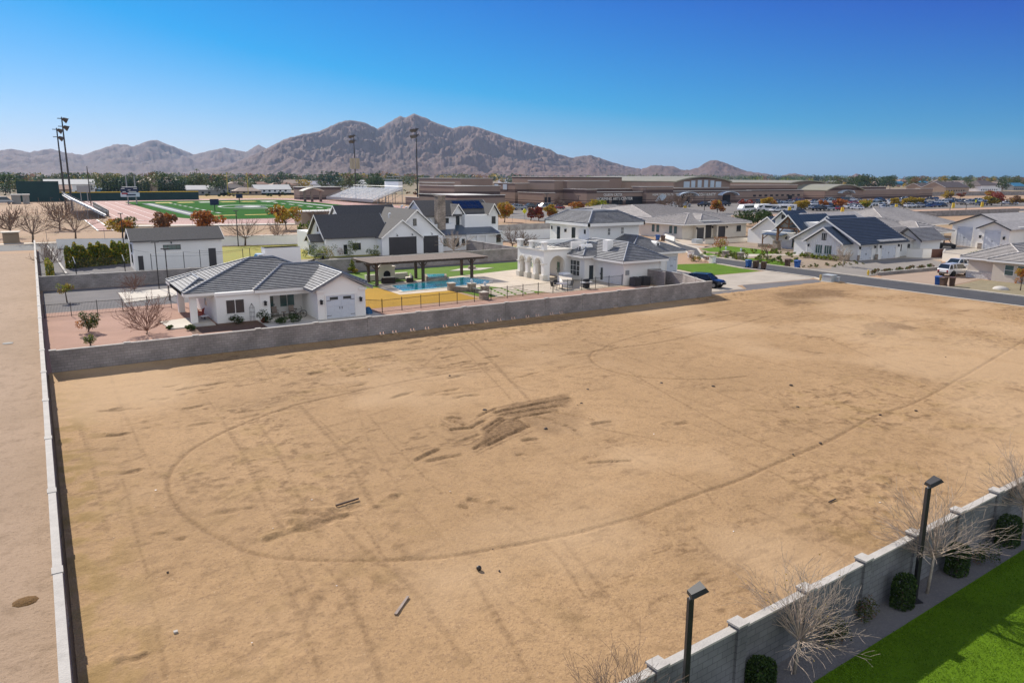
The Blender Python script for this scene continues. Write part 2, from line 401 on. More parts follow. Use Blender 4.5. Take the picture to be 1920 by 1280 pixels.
c_ = mix_(mu_.outputs[0], base_, (.14, .082, .04)); c_ = mix_(sp_.outputs[1], c_, (.30, .20, .07)); c_ = mix_(sp_.outputs[2], c_, (.51, .35, .205))
nt_.links.new(c_, b_.inputs['Base Color'])

def seg_dist(X, Y, a, b):
    dx, dy = b[0]-a[0], b[1]-a[1]; L2 = dx*dx+dy*dy+1e-9
    t = np.clip(((X-a[0])*dx+(Y-a[1])*dy)/L2, 0, 1)
    return np.hypot(X-a[0]-t*dx, Y-a[1]-t*dy), t
RAG = [None]
def stroke(A, xs, ys, pts, wd, amp, wob=None, tread=0., mode='add'):
    """a soft line of width wd pressed into array A"""
    s = 0
    for a, b in zip(pts, pts[1:]):
        x0, x1 = min(a[0], b[0])-wd*2, max(a[0], b[0])+wd*2; y0, y1 = min(a[1], b[1])-wd*2, max(a[1], b[1])+wd*2
        i0, i1 = np.searchsorted(xs, [x0, x1]); j0, j1 = np.searchsorted(ys, [y0, y1])
        Ls = math.hypot(b[0]-a[0], b[1]-a[1])
        if i1-i0 < 2 or j1-j0 < 2: s += Ls; continue
        X, Y = np.meshgrid(xs[i0:i1], ys[j0:j1]); d, t = seg_dist(X, Y, a, b)
        if wob is not None: d = d+(wob[j0:j1, i0:i1]-.5)*wd*1.8
        k = np.clip(1.5-d/(wd*.5), 0, 1)
        if wob is not None and wd > .21 and not tread: k = k*np.clip((RAG[0][j0:j1, i0:i1]-.36)*4.5, 0, 1)
        if tread: k = k*(1-tread+tread*(np.sin((s+t*Ls)*2*PI/.45) > 0))
        sub = A[j0:j1, i0:i1]
        if mode == 'add': sub += k*amp-np.minimum(k*amp, np.maximum(0, sub*np.sign(amp))*.5*np.sign(amp)) if amp > 0 else k*amp
        else: np.maximum(sub, k*amp, out=sub)
        s += Ls
def infill(A, xs, ys, poly, amp, wob, soft=.5):
    px_ = [p[0] for p in poly]; py_ = [p[1] for p in poly]
    i0, i1 = np.searchsorted(xs, [min(px_)-1, max(px_)+1]); j0, j1 = np.searchsorted(ys, [min(py_)-1, max(py_)+1])
    X, Y = np.meshgrid(xs[i0:i1], ys[j0:j1]); ins = np.zeros(X.shape, bool); dm = np.full(X.shape, 9.)
    for a, b in zip(poly, poly[1:]+poly[:1]):
        c = (a[1] > Y) != (b[1] > Y)
        xx = (b[0]-a[0])*(Y-a[1])/(b[1]-a[1]+1e-9)+a[0]; ins ^= c & (X < xx)
        dm = np.minimum(dm, seg_dist(X, Y, a, b)[0])
    sd = np.where(ins, dm, -dm)+(wob[j0:j1, i0:i1]-.5)*soft*1.6
    sub = A[j0:j1, i0:i1]; np.maximum(sub, np.clip(.5+sd/soft, 0, 1)*amp, out=sub)
def GP(l): return [G(*p) for p in l]
def smooth(pts, n=6):
    out = []
    P = [pts[0]]+list(pts)+[pts[-1]]
    for i in range(1, len(P)-2):
        p0, p1, p2, p3 = map(np.array, P[i-1:i+3])
        for k in range(n):
            t = k/n; out.append(tuple(.5*((2*p1)+(-p0+p2)*t+(2*p0-5*p1+4*p2-p3)*t*t+(-p0+3*p1-3*p2+p3)*t**3)))
    out.append(tuple(pts[-1])); return out
LOOP1 = [(915.6, 691), (822, 705), (703, 729), (634, 744), (556, 761.6), (494, 782), (435, 805.6), (389, 828), (355, 848), (330, 872), (317, 893), (315, 905), (318, 927), (339, 962), (381, 995), (416, 1014), (455, 1034), (500, 1046), (550, 1051.6), (650, 1055), (744, 1053), (837, 1047), (947, 1028), (1000, 1019), (1094, 999), (1200, 969), (1300, 932), (1375, 907), (1431, 882), (1506, 850), (1560, 826), (1642, 781), (1714, 757), (1806, 709), (1872, 669), (1925, 638)]
LOOP2 = [(1444, 593), (1375, 613), (1281, 635), (1203, 649), (1125, 658), (1108, 666), (1109, 677), (1134, 694), (1187, 707), (1266, 713), (1337, 713), (1400, 707)]
LOOP3 = [(1050, 669), (1125, 658), (1156, 643), (1281, 610), (1406, 585)]
TREADS = [[(600, 791), (630, 820), (665, 850)], [(478, 673), (495, 695), (512, 722)], [(634, 987), (700, 1048), (775, 1112), (859, 1225)], [(670, 975), (700, 1015), (720, 1048)], [(600, 1060), (640, 1100), (681, 1180), (712, 1278)],
 [(887, 1087), (931, 1162), (960, 1210), (994, 1278)], [(1156, 844), (1230, 880), (1306, 913), (1340, 950)], [(1337, 844), (1431, 882), (1480, 905)], [(780, 700), (860, 640), (900, 660), (1000, 760)],
 [(885, 930), (960, 985), (1040, 1040), (1100, 1130)], [(1040, 1000), (1090, 1060), (1140, 1120), (1200, 1180)], [(1000, 760), (1100, 800), (1250, 830)], [(1100, 640), (1250, 700), (1400, 760), (1560, 830)],
 [(1180, 700), (1300, 770), (1420, 830), (1560, 880)], [(840, 600), (900, 650), (960, 720), (1010, 735)], [(860, 650), (930, 720), (990, 790)], [(480, 790), (520, 850), (560, 930), (600, 1010)], [(430, 812), (470, 880), (500, 960)],
 [(1400, 950), (1500, 1000), (1600, 1060)], [(1480, 905), (1560, 950), (1640, 1010)], [(560, 760), (640, 850), (700, 950)], [(690, 780), (760, 860), (830, 930)], [(1640, 680), (1730, 730), (1900, 790)], [(1560, 640), (1680, 690), (1800, 720)],
 [(230, 900), (250, 980), (280, 1100), (310, 1270)], [(150, 800), (180, 900), (200, 1000)], [(1300, 1010), (1360, 1060), (1440, 1090)], [(520, 1060), (560, 1150), (600, 1270)]]
SCUFF = [(870, 748, 1040, 735), (830, 790, 890, 783), (900, 800, 840, 815), (940, 845, 880, 855)]
def lotfn(X, Y, xs, ys):
    wob = fbm(X, Y, .9, 3, 3); RAG[0] = fbm(X*.6, Y, .7, 91, 4, .65); big = fbm(X, Y, 14, 11, 3)
    Z = .05+.10*(big-.3)+.03*fbm(X, Y, 2.2, 21, 4)+.012*vnoise(X, Y, .35, 5)
    D = np.zeros_like(X); Gn = np.zeros_like(X); Pl = np.zeros_like(X)
    # clods and crumbs where the machine has turned the soil
    rough = np.clip((fbm(X, Y, 9, 31, 3)-.5)*5, 0, 1); cl = fbm(X, Y, .42, 41, 3, .6)
    near = np.clip((X-28)/18, 0, 1)*np.clip((38-Y)/14, 0, 1)
    rough = np.clip(rough*.8+near*np.clip((fbm(X, Y, 5, 33, 2)-.42)*6, 0, 1), 0, 1)
    Z += rough*np.clip(cl-.5, 0, 1)*.16; D = np.maximum(D, rough*np.clip((cl-.55)*5, 0, .65))
    Gn = np.maximum(Gn, rough*np.clip((fbm(X, Y, 1.3, 51, 3)-.6)*5, 0, .22))
    Pl = np.clip((fbm(X, Y, 11, 61, 4)-.55)*3, 0, .5)
    fine = fbm(X, Y, .3, 131, 3, .7); Z += .03*np.clip(fine-.5, 0, 1)*(.3+rough); D = np.maximum(D, np.clip((fbm(X*.45, Y, .5, 141, 4, .7)-.60)*7, 0, .55)*np.clip((fbm(X, Y, 6, 151, 3)-.42)*4, 0, 1))
    # edge by the left wall: leaf litter
    edge = np.clip(1-(X-.3)/2.2, 0, 1)*np.clip((60-Y)/6, 0, 1); lit = fbm(X, Y, .8, 71, 4)
    Gn = np.maximum(Gn, edge*np.clip((lit-.45)*4, 0, .6)); D = np.maximum(D, edge*np.clip((lit-.55)*4, 0, .6)); Z += edge*lit*.06
    # tyre tracks
    for lp, wd, a in ((LOOP1, .2, .55), (LOOP2, .24, .4), (LOOP3, .24, .33)):
        pts = smooth(GP(lp)); stroke(D, xs, ys, pts, wd, a, wob*.35+.325, .12, 'max'); stroke(Z, xs, ys, pts, wd, -.03)
    for i, t in enumerate(TREADS):
        pts = smooth(GP(t), 8); wd = .22+.1*(i % 3)
        stroke(Z, xs, ys, pts, wd+.1, .03, wob, .6); stroke(D, xs, ys, pts, wd*.55, .5, wob*.5+.25, .5, 'max')
    r = random.Random(3)
    for i in range(90):                             # faint wheel marks crossing the lot
        x, y = r.uniform(0, 95), r.uniform(17, 64); a = r.choice([r.gauss(.15, .12), r.gauss(1.9, .25)]); L_ = r.uniform(4, 16); cv = r.gauss(0, .04)
        pts = []
        for k in range(12): pts.append((x, y)); x += math.cos(a)*L_/11; y += math.sin(a)*L_/11; a += cv
        for off in (0, 1.6) if i % 2 else (0,):
            p2 = [(p[0]-math.sin(a)*off, p[1]+math.cos(a)*off) for p in pts]
            stroke(Z, xs, ys, p2, .3, .028, wob, .8); stroke(D, xs, ys, p2, .22, r.uniform(.12, .3), wob, .6, 'max')
    for i in range(54):                             # long straight passes of the machine along the lot
        x = r.uniform(2, 91); y = r.uniform(16, 50); L_ = r.uniform(6, 34); a = PI/2+r.gauss(0, .035); cv = r.gauss(0, .012); pts = []
        for k in range(12): pts.append((x, y)); x += math.cos(a)*L_/11; y += math.sin(a)*L_/11; a += cv
        wd = r.uniform(.16, .3); stroke(Z, xs, ys, pts, wd, .03, wob*.4+.3, .7); stroke(D, xs, ys, pts, wd*.5, r.uniform(.12, .4), wob*.7+.15, .35, 'max')
    for i in range(30):                             # and across, beside the back wall
        x = r.uniform(2, 70); y = r.uniform(46, 61); L_ = r.uniform(8, 30); a = r.gauss(.03, .05)
        pts = [(x+k*L_/8*math.cos(a), y+k*L_/8*math.sin(a)) for k in range(9)]; stroke(D, xs, ys, pts, .16, r.uniform(.25, .6), wob*.4+.3, .4, 'max'); stroke(Z, xs, ys, pts, .2, .035, wob*.4+.3, .6)
    for i in range(48):                             # scraped streaks by the back wall and hollows
        x, y = (r.uniform(3, 30), r.uniform(42, 60)) if i < 40 else (r.uniform(5, 95), r.uniform(18, 62))
        L_ = r.uniform(.8, 3.6); a = r.gauss(.12, .12)
        pts = [(x+k*L_/5*math.cos(a), y+k*L_/5*math.sin(a)+r.gauss(0, .05)) for k in range(6)]
        w2 = r.uniform(.22, .45); stroke(Z, xs, ys, pts, w2, .06, wob); stroke(Z, xs, ys, [(p[0], p[1]-w2) for p in pts], w2, -.05, wob)
        stroke(D, xs, ys, [(p[0], p[1]-w2*.6) for p in pts], w2*.7, r.uniform(.2, .45), wob, 0, 'max')
    # the freshly dug patch in the middle
    def T(x, y): return G(780+x/4.74, 700+y/4.74)
    infill(D, xs, ys, [T(*p) for p in [(660, 345), (900, 275), (1310, 200), (1390, 235), (1330, 300), (1200, 350), (900, 415), (740, 400)]], .72, wob)
    infill(D, xs, ys, [T(*p) for p in [(740, 400), (900, 410), (1010, 490), (900, 540), (640, 655), (510, 685), (620, 560), (590, 515)]], .82, wob, .4)
    infill(D, xs, ys, [T(*p) for p in [(900, 410), (1200, 350), (1440, 360), (1400, 500), (1230, 545), (1060, 510), (980, 470)]], .45, wob, .9)
    for a, b, wd, k in [((700, 360), (1370, 232), .35, .95), ((760, 385), (1300, 300), .3, .5), ((880, 415), (1260, 345), .3, .95), ((600, 510), (760, 410), .3, .95), ((640, 540), (790, 420), .25, .9), ((520, 680), (740, 560), .3, .95),
                        ((640, 650), (900, 530), .35, .95), ((900, 530), (1010, 480), .5, 1.), ((880, 425), (1000, 470), .5, 1.), ((280, 420), (420, 470), .3, .6), ((230, 465), (320, 515), .3, .6), ((320, 510), (500, 495), .35, .8),
                        ((500, 490), (600, 430), .25, .6), ((280, 405), (390, 410), .3, .6), ((560, 390), (700, 330), .25, .5), ((1250, 360), (1580, 425), .3, .6), ((1060, 400), (1230, 430), .35, .6), ((1250, 450), (1420, 515), .35, .6),
                        ((1570, 465), (1730, 440), .35, .6), ((100, 795), (400, 740), .4, .7), ((0, 785), (200, 690), .35, .6), ((340, 640), (560, 560), .4, .6), ((960, 605), (1080, 595), .4, .7), ((890, 740), (980, 735), .5, .7), ((400, 1195), (450, 1205), .4, .8), ((1540, 810), (1900, 790), .35, .5)]:
        pts = [T(*a), T((a[0]+b[0])/2, (a[1]+b[1])/2-3), T(*b)]
        w3 = min(wd, .34)*.6; stroke(D, xs, ys, pts, w3, k*1.1, wob*.6+.2, 0, 'max'); stroke(D, xs, ys, pts, wd*1.2, k*.55, wob, 0, 'max'); stroke(Z, xs, ys, pts, w3, -.07, wob*.6+.2); stroke(Z, xs, ys, [(p[0], p[1]+wd*.7) for p in pts], w3, .08, wob*.6+.2)
        for q in range(4): o4 = r.uniform(-.9, .9); stroke(D, xs, ys, [(p[0]+o4*.4, p[1]+o4) for p in pts], .12, k*r.uniform(.4, .9), wob*.6+.2, .3, 'max')
    def T4(x, y): return G(1500+x/4.571, 560+y/4.571)
    infill(D, xs, ys, [T4(*p) for p in [(510, 225), (700, 205), (840, 215), (1000, 255), (980, 285), (860, 265), (820, 325), (690, 310), (640, 345), (520, 335), (560, 270)]], .95, wob, .5)
    for a, b, wd in [((280, 235), (540, 285), .4), ((520, 225), (760, 210), .5), ((560, 375), (700, 380), .8), ((680, 310), (830, 320), .6), ((760, 215), (1180, 180), .5), ((1040, 150), (1380, 135), .6), ((1280, 140), (1480, 100), .8), ((640, 1010), (760, 985), .3), ((940, 1035), (1100, 1010), .4), ((0, 450), (180, 480), .7),
                     ((960, 610), (1040, 635), .4), ((1060, 545), (1250, 580), .4), ((1510, 425), (1680, 420), .5), ((1540, 715), (1900, 805), .35), ((780, 1215), (860, 1205), .4), ((150, 350), (230, 345), .6)]:
        pts = [T4(*a), T4(*b)]; stroke(D, xs, ys, pts, wd, .7, wob, 0, 'max'); stroke(Z, xs, ys, pts, wd, .07, wob)
    # dark soil at the street corner
    infill(D, xs, ys, GP([(1450, 552), (1520, 540), (1580, 545), (1590, 560), (1540, 568), (1480, 575)]), .75, wob, 2.)
    for a, b in [((410, 955), (470, 950)), ((500, 1010), (610, 970)), ((560, 955), (640, 965)), ((700, 950), (735, 930)), ((540, 980), (585, 990)), ((875, 935), (960, 955)), ((1240, 795), (1275, 792)), ((190, 770), (260, 765)), ((180, 820), (250, 812)), ((200, 890), (260, 880)), ((300, 1000), (340, 1010)), ((225, 1240), (270, 1225))]:
        pts = [G(*a), G(*b)]; stroke(Z, xs, ys, pts, .5, .12, wob); stroke(Z, xs, ys, [(p[0]+.1, p[1]-.4) for p in pts], .4, -.05, wob); stroke(D, xs, ys, [(p[0], p[1]-.3) for p in pts], .35, .6, wob, 0, 'max')
    # berm against the block walls
    Z += .10*np.exp(-((Y-61.9-.02*X)/.8)**2)
    Z = np.maximum(Z, .02); vg = 64.9+(X-74)*.04+(wob-.5)*.8
    Z = np.where((Y < 11.7+.0622*X) | ((X > 69.5) & (Y > vg)) | ((X < 67.6) & (Y > 62.25+.02*X)), -.3, Z)
    return Z, np.stack([D, Gn, Pl], -1)
terrain('dirt_lot', -.4, 92.6, 11.7, 66.6, .11, lotfn, MDIRT)
def lanefn(X, Y, xs, ys):
    wob = fbm(X, Y, 1., 8, 3); Z = .04+.03*fbm(X, Y, 3, 9, 4)
    D = np.clip((fbm(X, Y, 1.1, 12, 4)-.55)*3, 0, .5)*np.clip((fbm(X, Y, 7, 13, 2)-.35)*3, 0, 1)
    Z += .05*np.clip(fbm(X, Y, .5, 14, 2)-.5, 0, 1); Pl = np.clip((fbm(X, Y, 6, 15, 3)-.5)*2, 0, .35)
    return np.maximum(Z, .02), np.stack([D, D*.6, Pl], -1)
MLANE, nt2, b2, mix2, ramp2, noise2, geo2 = groundmat('lane_dirt', (.37, .265, .185), (.33, .235, .16), (.25, .175, .115), .09, 1.1, .5)
bs2 = b2.inputs['Base Color'].links[0].from_socket; cc2 = mix2(ramp2(noise2(8, 8, .85), .54, .64), bs2, (.19, .135, .09)); nt2.links.new(cc2, b2.inputs['Base Color'])
terrain('dirt_lane', -14., -.75, 14, 166., .25, lanefn, MLANE)

# street beside the lot, then bending away
W_ = [(92.55, -40), (92.55, 66), (94.2, 69), (94.6, 78.4), (94.3, 82), (95.9, 90), (103.5, 103), (116, 121), (134, 150), (150, 170)]
E_ = [(100.5, -40), (100.5, 62), (101.2, 78), (101.6, 90), (102.6, 98.5), (104.6, 101.6), (112.5, 110.5), (119, 123), (139, 149), (154, 170)]
sheet('street', W_+E_[::-1], MASPH)
def kerb(name, pts, wd=.35, z1=.13, m=MCONC):
    mb = MB(); L_ = []
    for i, p in enumerate(pts):
        a = pts[max(0, i-1)]; b = pts[min(len(pts)-1, i+1)]; d = Vector((b[0]-a[0], b[1]-a[1])).normalized(); L_.append((p, (p[0]-d.y*wd, p[1]+d.x*wd)))
    for (a, b), (c, d) in zip(L_, L_[1:]):
        mb.poly([(a[0], a[1], z1), (c[0], c[1], z1), (d[0], d[1], z1), (b[0], b[1], z1)]); mb.poly([(a[0], a[1], 0), (c[0], c[1], 0), (c[0], c[1], z1), (a[0], a[1], z1)])
        mb.poly([(b[0], b[1], z1), (d[0], d[1], z1), (d[0], d[1], 0), (b[0], b[1], 0)])
    return struct(mb.build(name, m))
kerb('kerb', W_, .38); kerb('kerb', E_, -.38)
# public road beyond the back wall and the road before the school
sheet('road', [(-60, 176), (60, 169), (100, 168), (160, 172), (160, 186), (100, 184), (60, 186), (-60, 190)], MASPH)
sheet('pavement', [(-60, 191.5), (60, 188), (120, 187), (120, 188.6), (60, 190), (-60, 194.5)], MCONC)
sheet('road', [(150, 176), (700, 160), (700, 172), (150, 188)], MASPH)
sheet('pavement', [(150, 172), (700, 155.5), (700, 158), (150, 175)], MCONC)
sheet('car_park', [(140, 205), (560, 196), (560, 300), (140, 300)], mat('worn_asphalt', (.17, .155, .14), .9, .15, .1))
sheet('pavement', [(140, 300.5), (560, 300.5), (560, 307), (140, 307)], mat('pink_paving', (.42, .29, .22), .9, .1, .2))
sheet('verge', [(150, 189), (700, 173), (700, 192), (140, 203)], mat('verge_gravel', (.40, .26, .18), .95, .15, .1))
# yards
zreset()
sheet('gravel_yard', R4(-.2, 91.5, 28, 109.8), MGRAVB); sheet('gravel_yard', R4(-.5, 62.4, 34, 91.5), MGRAVP); sheet('mulch_ring', [(2.9+.75*math.cos(i*PI/8), 75.6+.9*math.sin(i*PI/8)) for i in range(16)], mat('mulch', (.10, .055, .035), .95, .3, 6, .6, 20)); sheet('mulch_ring', [(2.75+.7*math.cos(i*PI/8), 69.3+.6*math.sin(i*PI/8)) for i in range(16)], mat('mulch', (0, 0, 0)))
sheet('gravel_strip', R4(28, 62.8, 67.4, 76.), MGRAVP)
sheet('soil_bed', [(11, 72.5), (22.5, 71.8), (22.5, 75.6), (11, 77)], mat('bed_soil', (.13, .075, .05), .95, .2, 3, .5, 20))
sheet('porch_floor', R4(17.6, 71.9, 29.4, 78.6), MCONC)
zreset()
sheet('lawn', R4(28, 91.5, 70, 108.3), MTURF)
sheet('gravel_bed', R4(28, 108.3, 72, 110.4), MGRAVB)
sheet('paving', [(28.4, 91.6), (37, 91.6), (37, 94.5), (55, 97.5), (70, 101), (70, 86), (62, 77.2), (52.9, 77.2), (49.5, 80.5), (49.5, 84.5), (36.6, 84.6), (36.6, 91.4)], MPAVE)
sheet('dormant_lawn', [(29.8, 77), (43.2, 77), (43.4, 84.6), (36.6, 84.6), (36.5, 91.6), (30.6, 91.6)], MDORM)
sheet('side_lawn', [(44.2, 77.3), (53, 77.3), (49.6, 85), (43.8, 85)], MTURF)
sheet('path', [(53, 76.2), (66, 76.8), (66, 83), (58, 83), (53, 79)], MPAVE)
zreset()
sheet('gravel_yard', [(-.2, 110.6), (28, 110.6), (28, 172), (-.2, 172)], MGRAVB)
sheet('lawn', [(25, 128), (52, 128), (52, 150), (46, 161), (25, 163)], MDORM2)
sheet('patio', [(45, 133), (56, 133), (54, 158), (47, 158)], MPAVE)
sheet('grey_drive', R4(36, 110.8, 78, 130), MDRIVE2)
sheet('lawn', R4(78, 116, 92, 134), MDORM2)
zreset()
sheet('concrete_court', R4(88, 112, 118, 165), MDRIVE)
zreset(.008)
sheet('front_lawn', [(82.6, 78.6), (93.6, 78.4), (93.8, 82), (95.4, 89.9), (90, 91.6), (84.6, 91.8), (84.2, 86)], MTURF)
sheet('driveway', [(71, 66.9), (76.6, 66.6), (78.2, 69.2), (92.4, 68.6), (94.2, 69.2), (94.6, 78.1), (82.3, 78.2), (84.0, 86), (78, 86), (78, 76.5), (71, 76.5)], MDRIVE)
sheet('gravel_strip', [(-10, 5), (96, 5), (96, 17.6), (-10, 11.1)], MGRAVB)
sheet('turf_lawn', [(-10, -12), (96, -12), (96, 16.3), (17.3, 11.6), (-10, 9.9)], MTURF)
sheet('gravel_verge', [(68, 64), (92.2, 64), (92.4, 68), (79, 69), (76.8, 66.3), (71, 66.6), (68, 67)], MGRAVB)
zreset()
sheet('landscape', [(104.8, 101), (102, 90), (101.6, 78), (106, 75), (119, 80), (121, 92), (134, 103), (139, 116), (123, 117), (113, 110)], MGRAVT)
sheet('front_lawn', GP([(1313, 467), (1362, 461), (1420, 467), (1458, 474), (1430, 478), (1380, 474), (1330, 472)]), MTURF)
sheet('front_lawn', GP([(1388, 487), (1410, 484), (1450, 487), (1474, 493), (1476, 500), (1440, 496), (1400, 490)]), MTURF); sheet('front_lawn', GP([(1310, 476), (1330, 474), (1352, 480), (1345, 484)]), MTURF)
sheet('path', [(102.4, 92.5), (106, 93.5), (114.5, 95), (119, 90), (120, 93), (113, 97.5), (104, 95.5), (102.6, 97)], MCONC)
sheet('driveway', [(100.6, 66), (104.6, 66.2), (121, 66.2), (132, 72), (134, 78.8), (118, 79.8), (109, 77), (106, 75), (101.4, 77.5)], MDRIVE2)
sheet('driveway', [(100.6, 54), (113.6, 56), (127.6, 63), (121, 65.4), (104.4, 65.4), (100.6, 63)], mat('tan_driveway', (.34, .25, .185), .9, .08, .5, .1, 20))
sheet('gravel_garden', [(100.6, 20), (112.5, 20), (112.8, 55.6), (100.6, 53.6)], mat('olive_gravel', (.24, .20, .125), .95, .15, .8, .5, 20))
sheet('court', [(131, 78), (134, 72), (160, 72), (166, 84), (150, 100), (131, 96)], MDRIVE)
sheet('driveway', [(116, 118), (121.6, 117.5), (139, 127.5), (128, 129), (126.5, 143), (124, 130)], mat('pale_drive', (.46, .38, .30), .9, .06, .5))
sheet('side_lawn', [(147, 120), (165, 120), (170, 132), (150, 128)], MTURF)
# running track, sports field
TR = mat
def stadium_outline(x0, x1, y0, y1, r, n=10):
    out = []
    for cx, cy, a0 in ((x1-r, y0+r, -PI/2), (x1-r, y1-r, 0), (x0+r, y1-r, PI/2), (x0+r, y0+r, PI)):
        for k in range(n+1): a = a0+PI/2*k/n; out.append((cx+r*math.cos(a), cy+r*math.sin(a)))
    return out
zreset()
sheet('practice_grass', [(92, 500), (150, 480), (240, 640), (130, 700), (95, 620)], MDRYF)
sheet('running_track', stadium_outline(22, 152, 236, 512, 34), MTRACK)
for k in range(4):                                  # lane lines
    z = ZL[0]+.004; a = stadium_outline(24+k*4.4, 150-k*4.4, 240+k*6.4, 508-k*6.4, 33-k*1.5); b = stadium_outline(24.18+k*4.4, 149.82-k*4.4, 240.3+k*6.4, 507.7-k*6.4, 33-k*1.5)
    mb = MB()
    for i in range(len(a)):
        j = (i+1) % len(a); mb.poly([(*a[i], z), (*a[j], z), (*b[j], z), (*b[i], z)])
    struct(mb.build('lane_line', MLINE))
ZL[0] += .008
sheet('sports_field', stadium_outline(42, 132, 266, 482, 20), MTURFF)
def Fr(x, y): return (x, y)
sheet('field_band', R4(47.5, 296, 53, 440), MNAVY); MWORN = mat('worn_line', (.50, .52, .47), .9, .2, .3, spec=.05); sheet('field_band', R4(49.4, 300, 51., 436), MWORN)
sheet('field_band', R4(120, 296, 124, 440), MNAVY); sheet('field_band', R4(121, 300, 123.4, 436), MWORN)
for y in (292, 443):
    for k in range(6): sheet('sideline_mark', R4(55+k*11, y, 63+k*11, y+(3 if y < 300 else 8)), MYEL if k % 3 < 2 else MLINE)
for k in range(9): sheet('yard_mark', R4(60, 310+k*15, 61.2, 318+k*15), MWORN)
for k in range(9): sheet('yard_mark', R4(110, 310+k*15, 111.2, 318+k*15), MLINE)
for ax, ay, rx, ry, m in ((86, 370, 14, 24, MWORN), (86, 370, 12.6, 20, MTURFF), (86, 370, 7, 11, MNAVY), (87, 372, 4, 5, MLINE)):
    sheet('field_emblem', [(ax+rx*math.cos(2*PI*i/24), ay+ry*math.sin(2*PI*i/24)) for i in range(24)], m)
sheet('runway', R4(13.5, 224, 17, 282), MTRACK); sheet('lane_line', R4(13.2, 224, 13.6, 282), MLINE); sheet('lane_line', R4(16.6, 224, 17., 282), MLINE)
sheet('path', [(22, 238), (60, 228), (75, 224), (75, 229), (60, 234), (22, 245)], MCONC)

# ---------------------------------------------------------------- mountains
RIDGE = [(-500, 290), (-380, 283), (-250, 292), (-120, 284), (-40, 288), (0, 282), (21, 279), (55, 285.5), (95, 278.5), (120, 285.5), (156, 290.7), (183, 281), (215, 270.7), (240, 271.7), (248, 275), (283, 262), (295, 263), (312, 270), (337, 279), (363, 289.7), (400, 281), (422, 276.6), (460, 285), (485, 271.3), (499, 278.5), (520, 290), (560, 305), (640, 325)]
RIDGE2 = [(330, 326), (420, 312), (470, 292), (499, 279), (511, 273), (536, 260), (570, 251.7), (599, 246.4), (633, 230.6), (656, 225.3), (684, 229), (708, 242), (749, 218), (760, 221), (776, 213), (800, 222), (820, 232), (850, 241), (862, 237), (880, 236), (900, 240), (930, 250), (960, 260), (1000, 272), (1031, 280), (1047, 289), (1072, 296), (1090, 293), (1109, 291), (1140, 302), (1170, 311), (1203, 317.5), (1260, 326)]
RIDGE3 = [(1190, 326), (1203, 317), (1224, 310), (1263, 312), (1276, 318.5), (1292, 318.5), (1309, 314), (1328, 302), (1340, 300), (1353, 303), (1378, 313), (1403, 321.7), (1430, 325), (1460, 329)]
RIDGE4 = [(1455, 332), (1480, 326), (1492, 325), (1512, 330), (1540, 333)]
RIDGE5 = [(1580, 333), (1596, 329), (1607, 326), (1618, 329), (1632, 334)]
RIDGE6 = [(1760, 338), (1800, 336), (1830, 333), (1850, 336), (1880, 337), (1890, 335.5), (1905, 338), (1990, 337), (2200, 336), (2400, 339)]
MMOUNT, ntm, bm_, mixm, rampm, noisem, geom = groundmat('mountain_rock', (.165, .105, .085), (.13, .085, .07), (.085, .068, .058), .0011, .012, 0., .95)
bpn = [n for n in ntm.nodes if n.type == 'BUMP'][0]; bpn.inputs['Strength'].default_value = .9; bpn.inputs['Distance'].default_value = 18
nn = noisem(.010, 9, .7); ntm.links.new(nn, bpn.inputs['Height'])
def mountains(name, prof, D, W, step=2.5, rows=70, seed=1, amp=.62):
    xs = np.arange(prof[0][0], prof[-1][0]+step, step); yy = np.interp(xs, [p[0] for p in prof], [p[1] for p in prof])
    yy = yy+(np.interp(xs*1., np.arange(-600, 2600, 4.), np.random.default_rng(seed).normal(0, .45, 800)))
    az = []; te = []
    for x, y in zip(xs, yy):
        d = DIR(x, y); h = math.hypot(d[0], d[1]); az.append((d[0]/h, d[1]/h)); te.append(d[2]/h)
    az = np.array(az); te = np.array(te); t = np.linspace(-1, .5, rows)
    ease = np.clip(np.minimum(xs-xs[0], xs[-1]-xs)/(12), 0, 1)
    dist = D+W*t; X = dist[:, None]*az[None, :, 0]; Y = dist[:, None]*az[None, :, 1]
    Hr = (CAMH+D*te)*ease
    f = np.where(t < 0, (1+t)**1.55, 1-t*1.2)[:, None]
    s = W/5.
    rn = (1-np.abs(2*fbm(X+seed*900, Y, s, seed, 6, .55)-1))**1.6*1.15; rn2 = (1-np.abs(2*fbm(X+seed*900, Y, s/3, seed+7, 6, .62)-1))**2.2*1.2
    env = np.clip(1-np.abs(t)*1.02, 0, 1)[:, None]**.7*np.clip(np.abs(t)*5, 0, 1)[:, None]
    Z = Hr[None, :]*f+Hr[None, :]*env*amp*((rn-.62)*.9+(rn2-.6)*.45)
    lim = CAMH+dist[:, None]*te[None, :]*(1-.02*np.clip(np.abs(t)*8, 0, 1))[:, None]
    Z = np.minimum(Z, np.where(np.abs(t)[:, None] < 1e-3, 1e9, lim)); Z = np.maximum(Z, 2*f)-3*(1-ease)[None, :]; Z[0] = -3
    n_, m_ = Z.shape; co = np.stack([X, Y, Z], -1).reshape(-1, 3)
    i = np.arange(n_*m_).reshape(n_, m_); q = np.stack([i[:-1, :-1], i[1:, :-1], i[1:, 1:], i[:-1, 1:]], -1).reshape(-1, 4)[:, ::-1]
    me = bpy.data.meshes.new(name); me.from_pydata([tuple(p) for p in co], [], [tuple(a) for a in q]); me.materials.append(MMOUNT)
    me.polygons.foreach_set('use_smooth', [True]*len(q)); o = bpy.data.objects.new(name, me); C.objects.link(o); return struct(o)
mountains('mountains', RIDGE, 9000, 3200, seed=4)
mountains('mountains', RIDGE2, 6400, 2700, seed=9, step=1.25, rows=190)
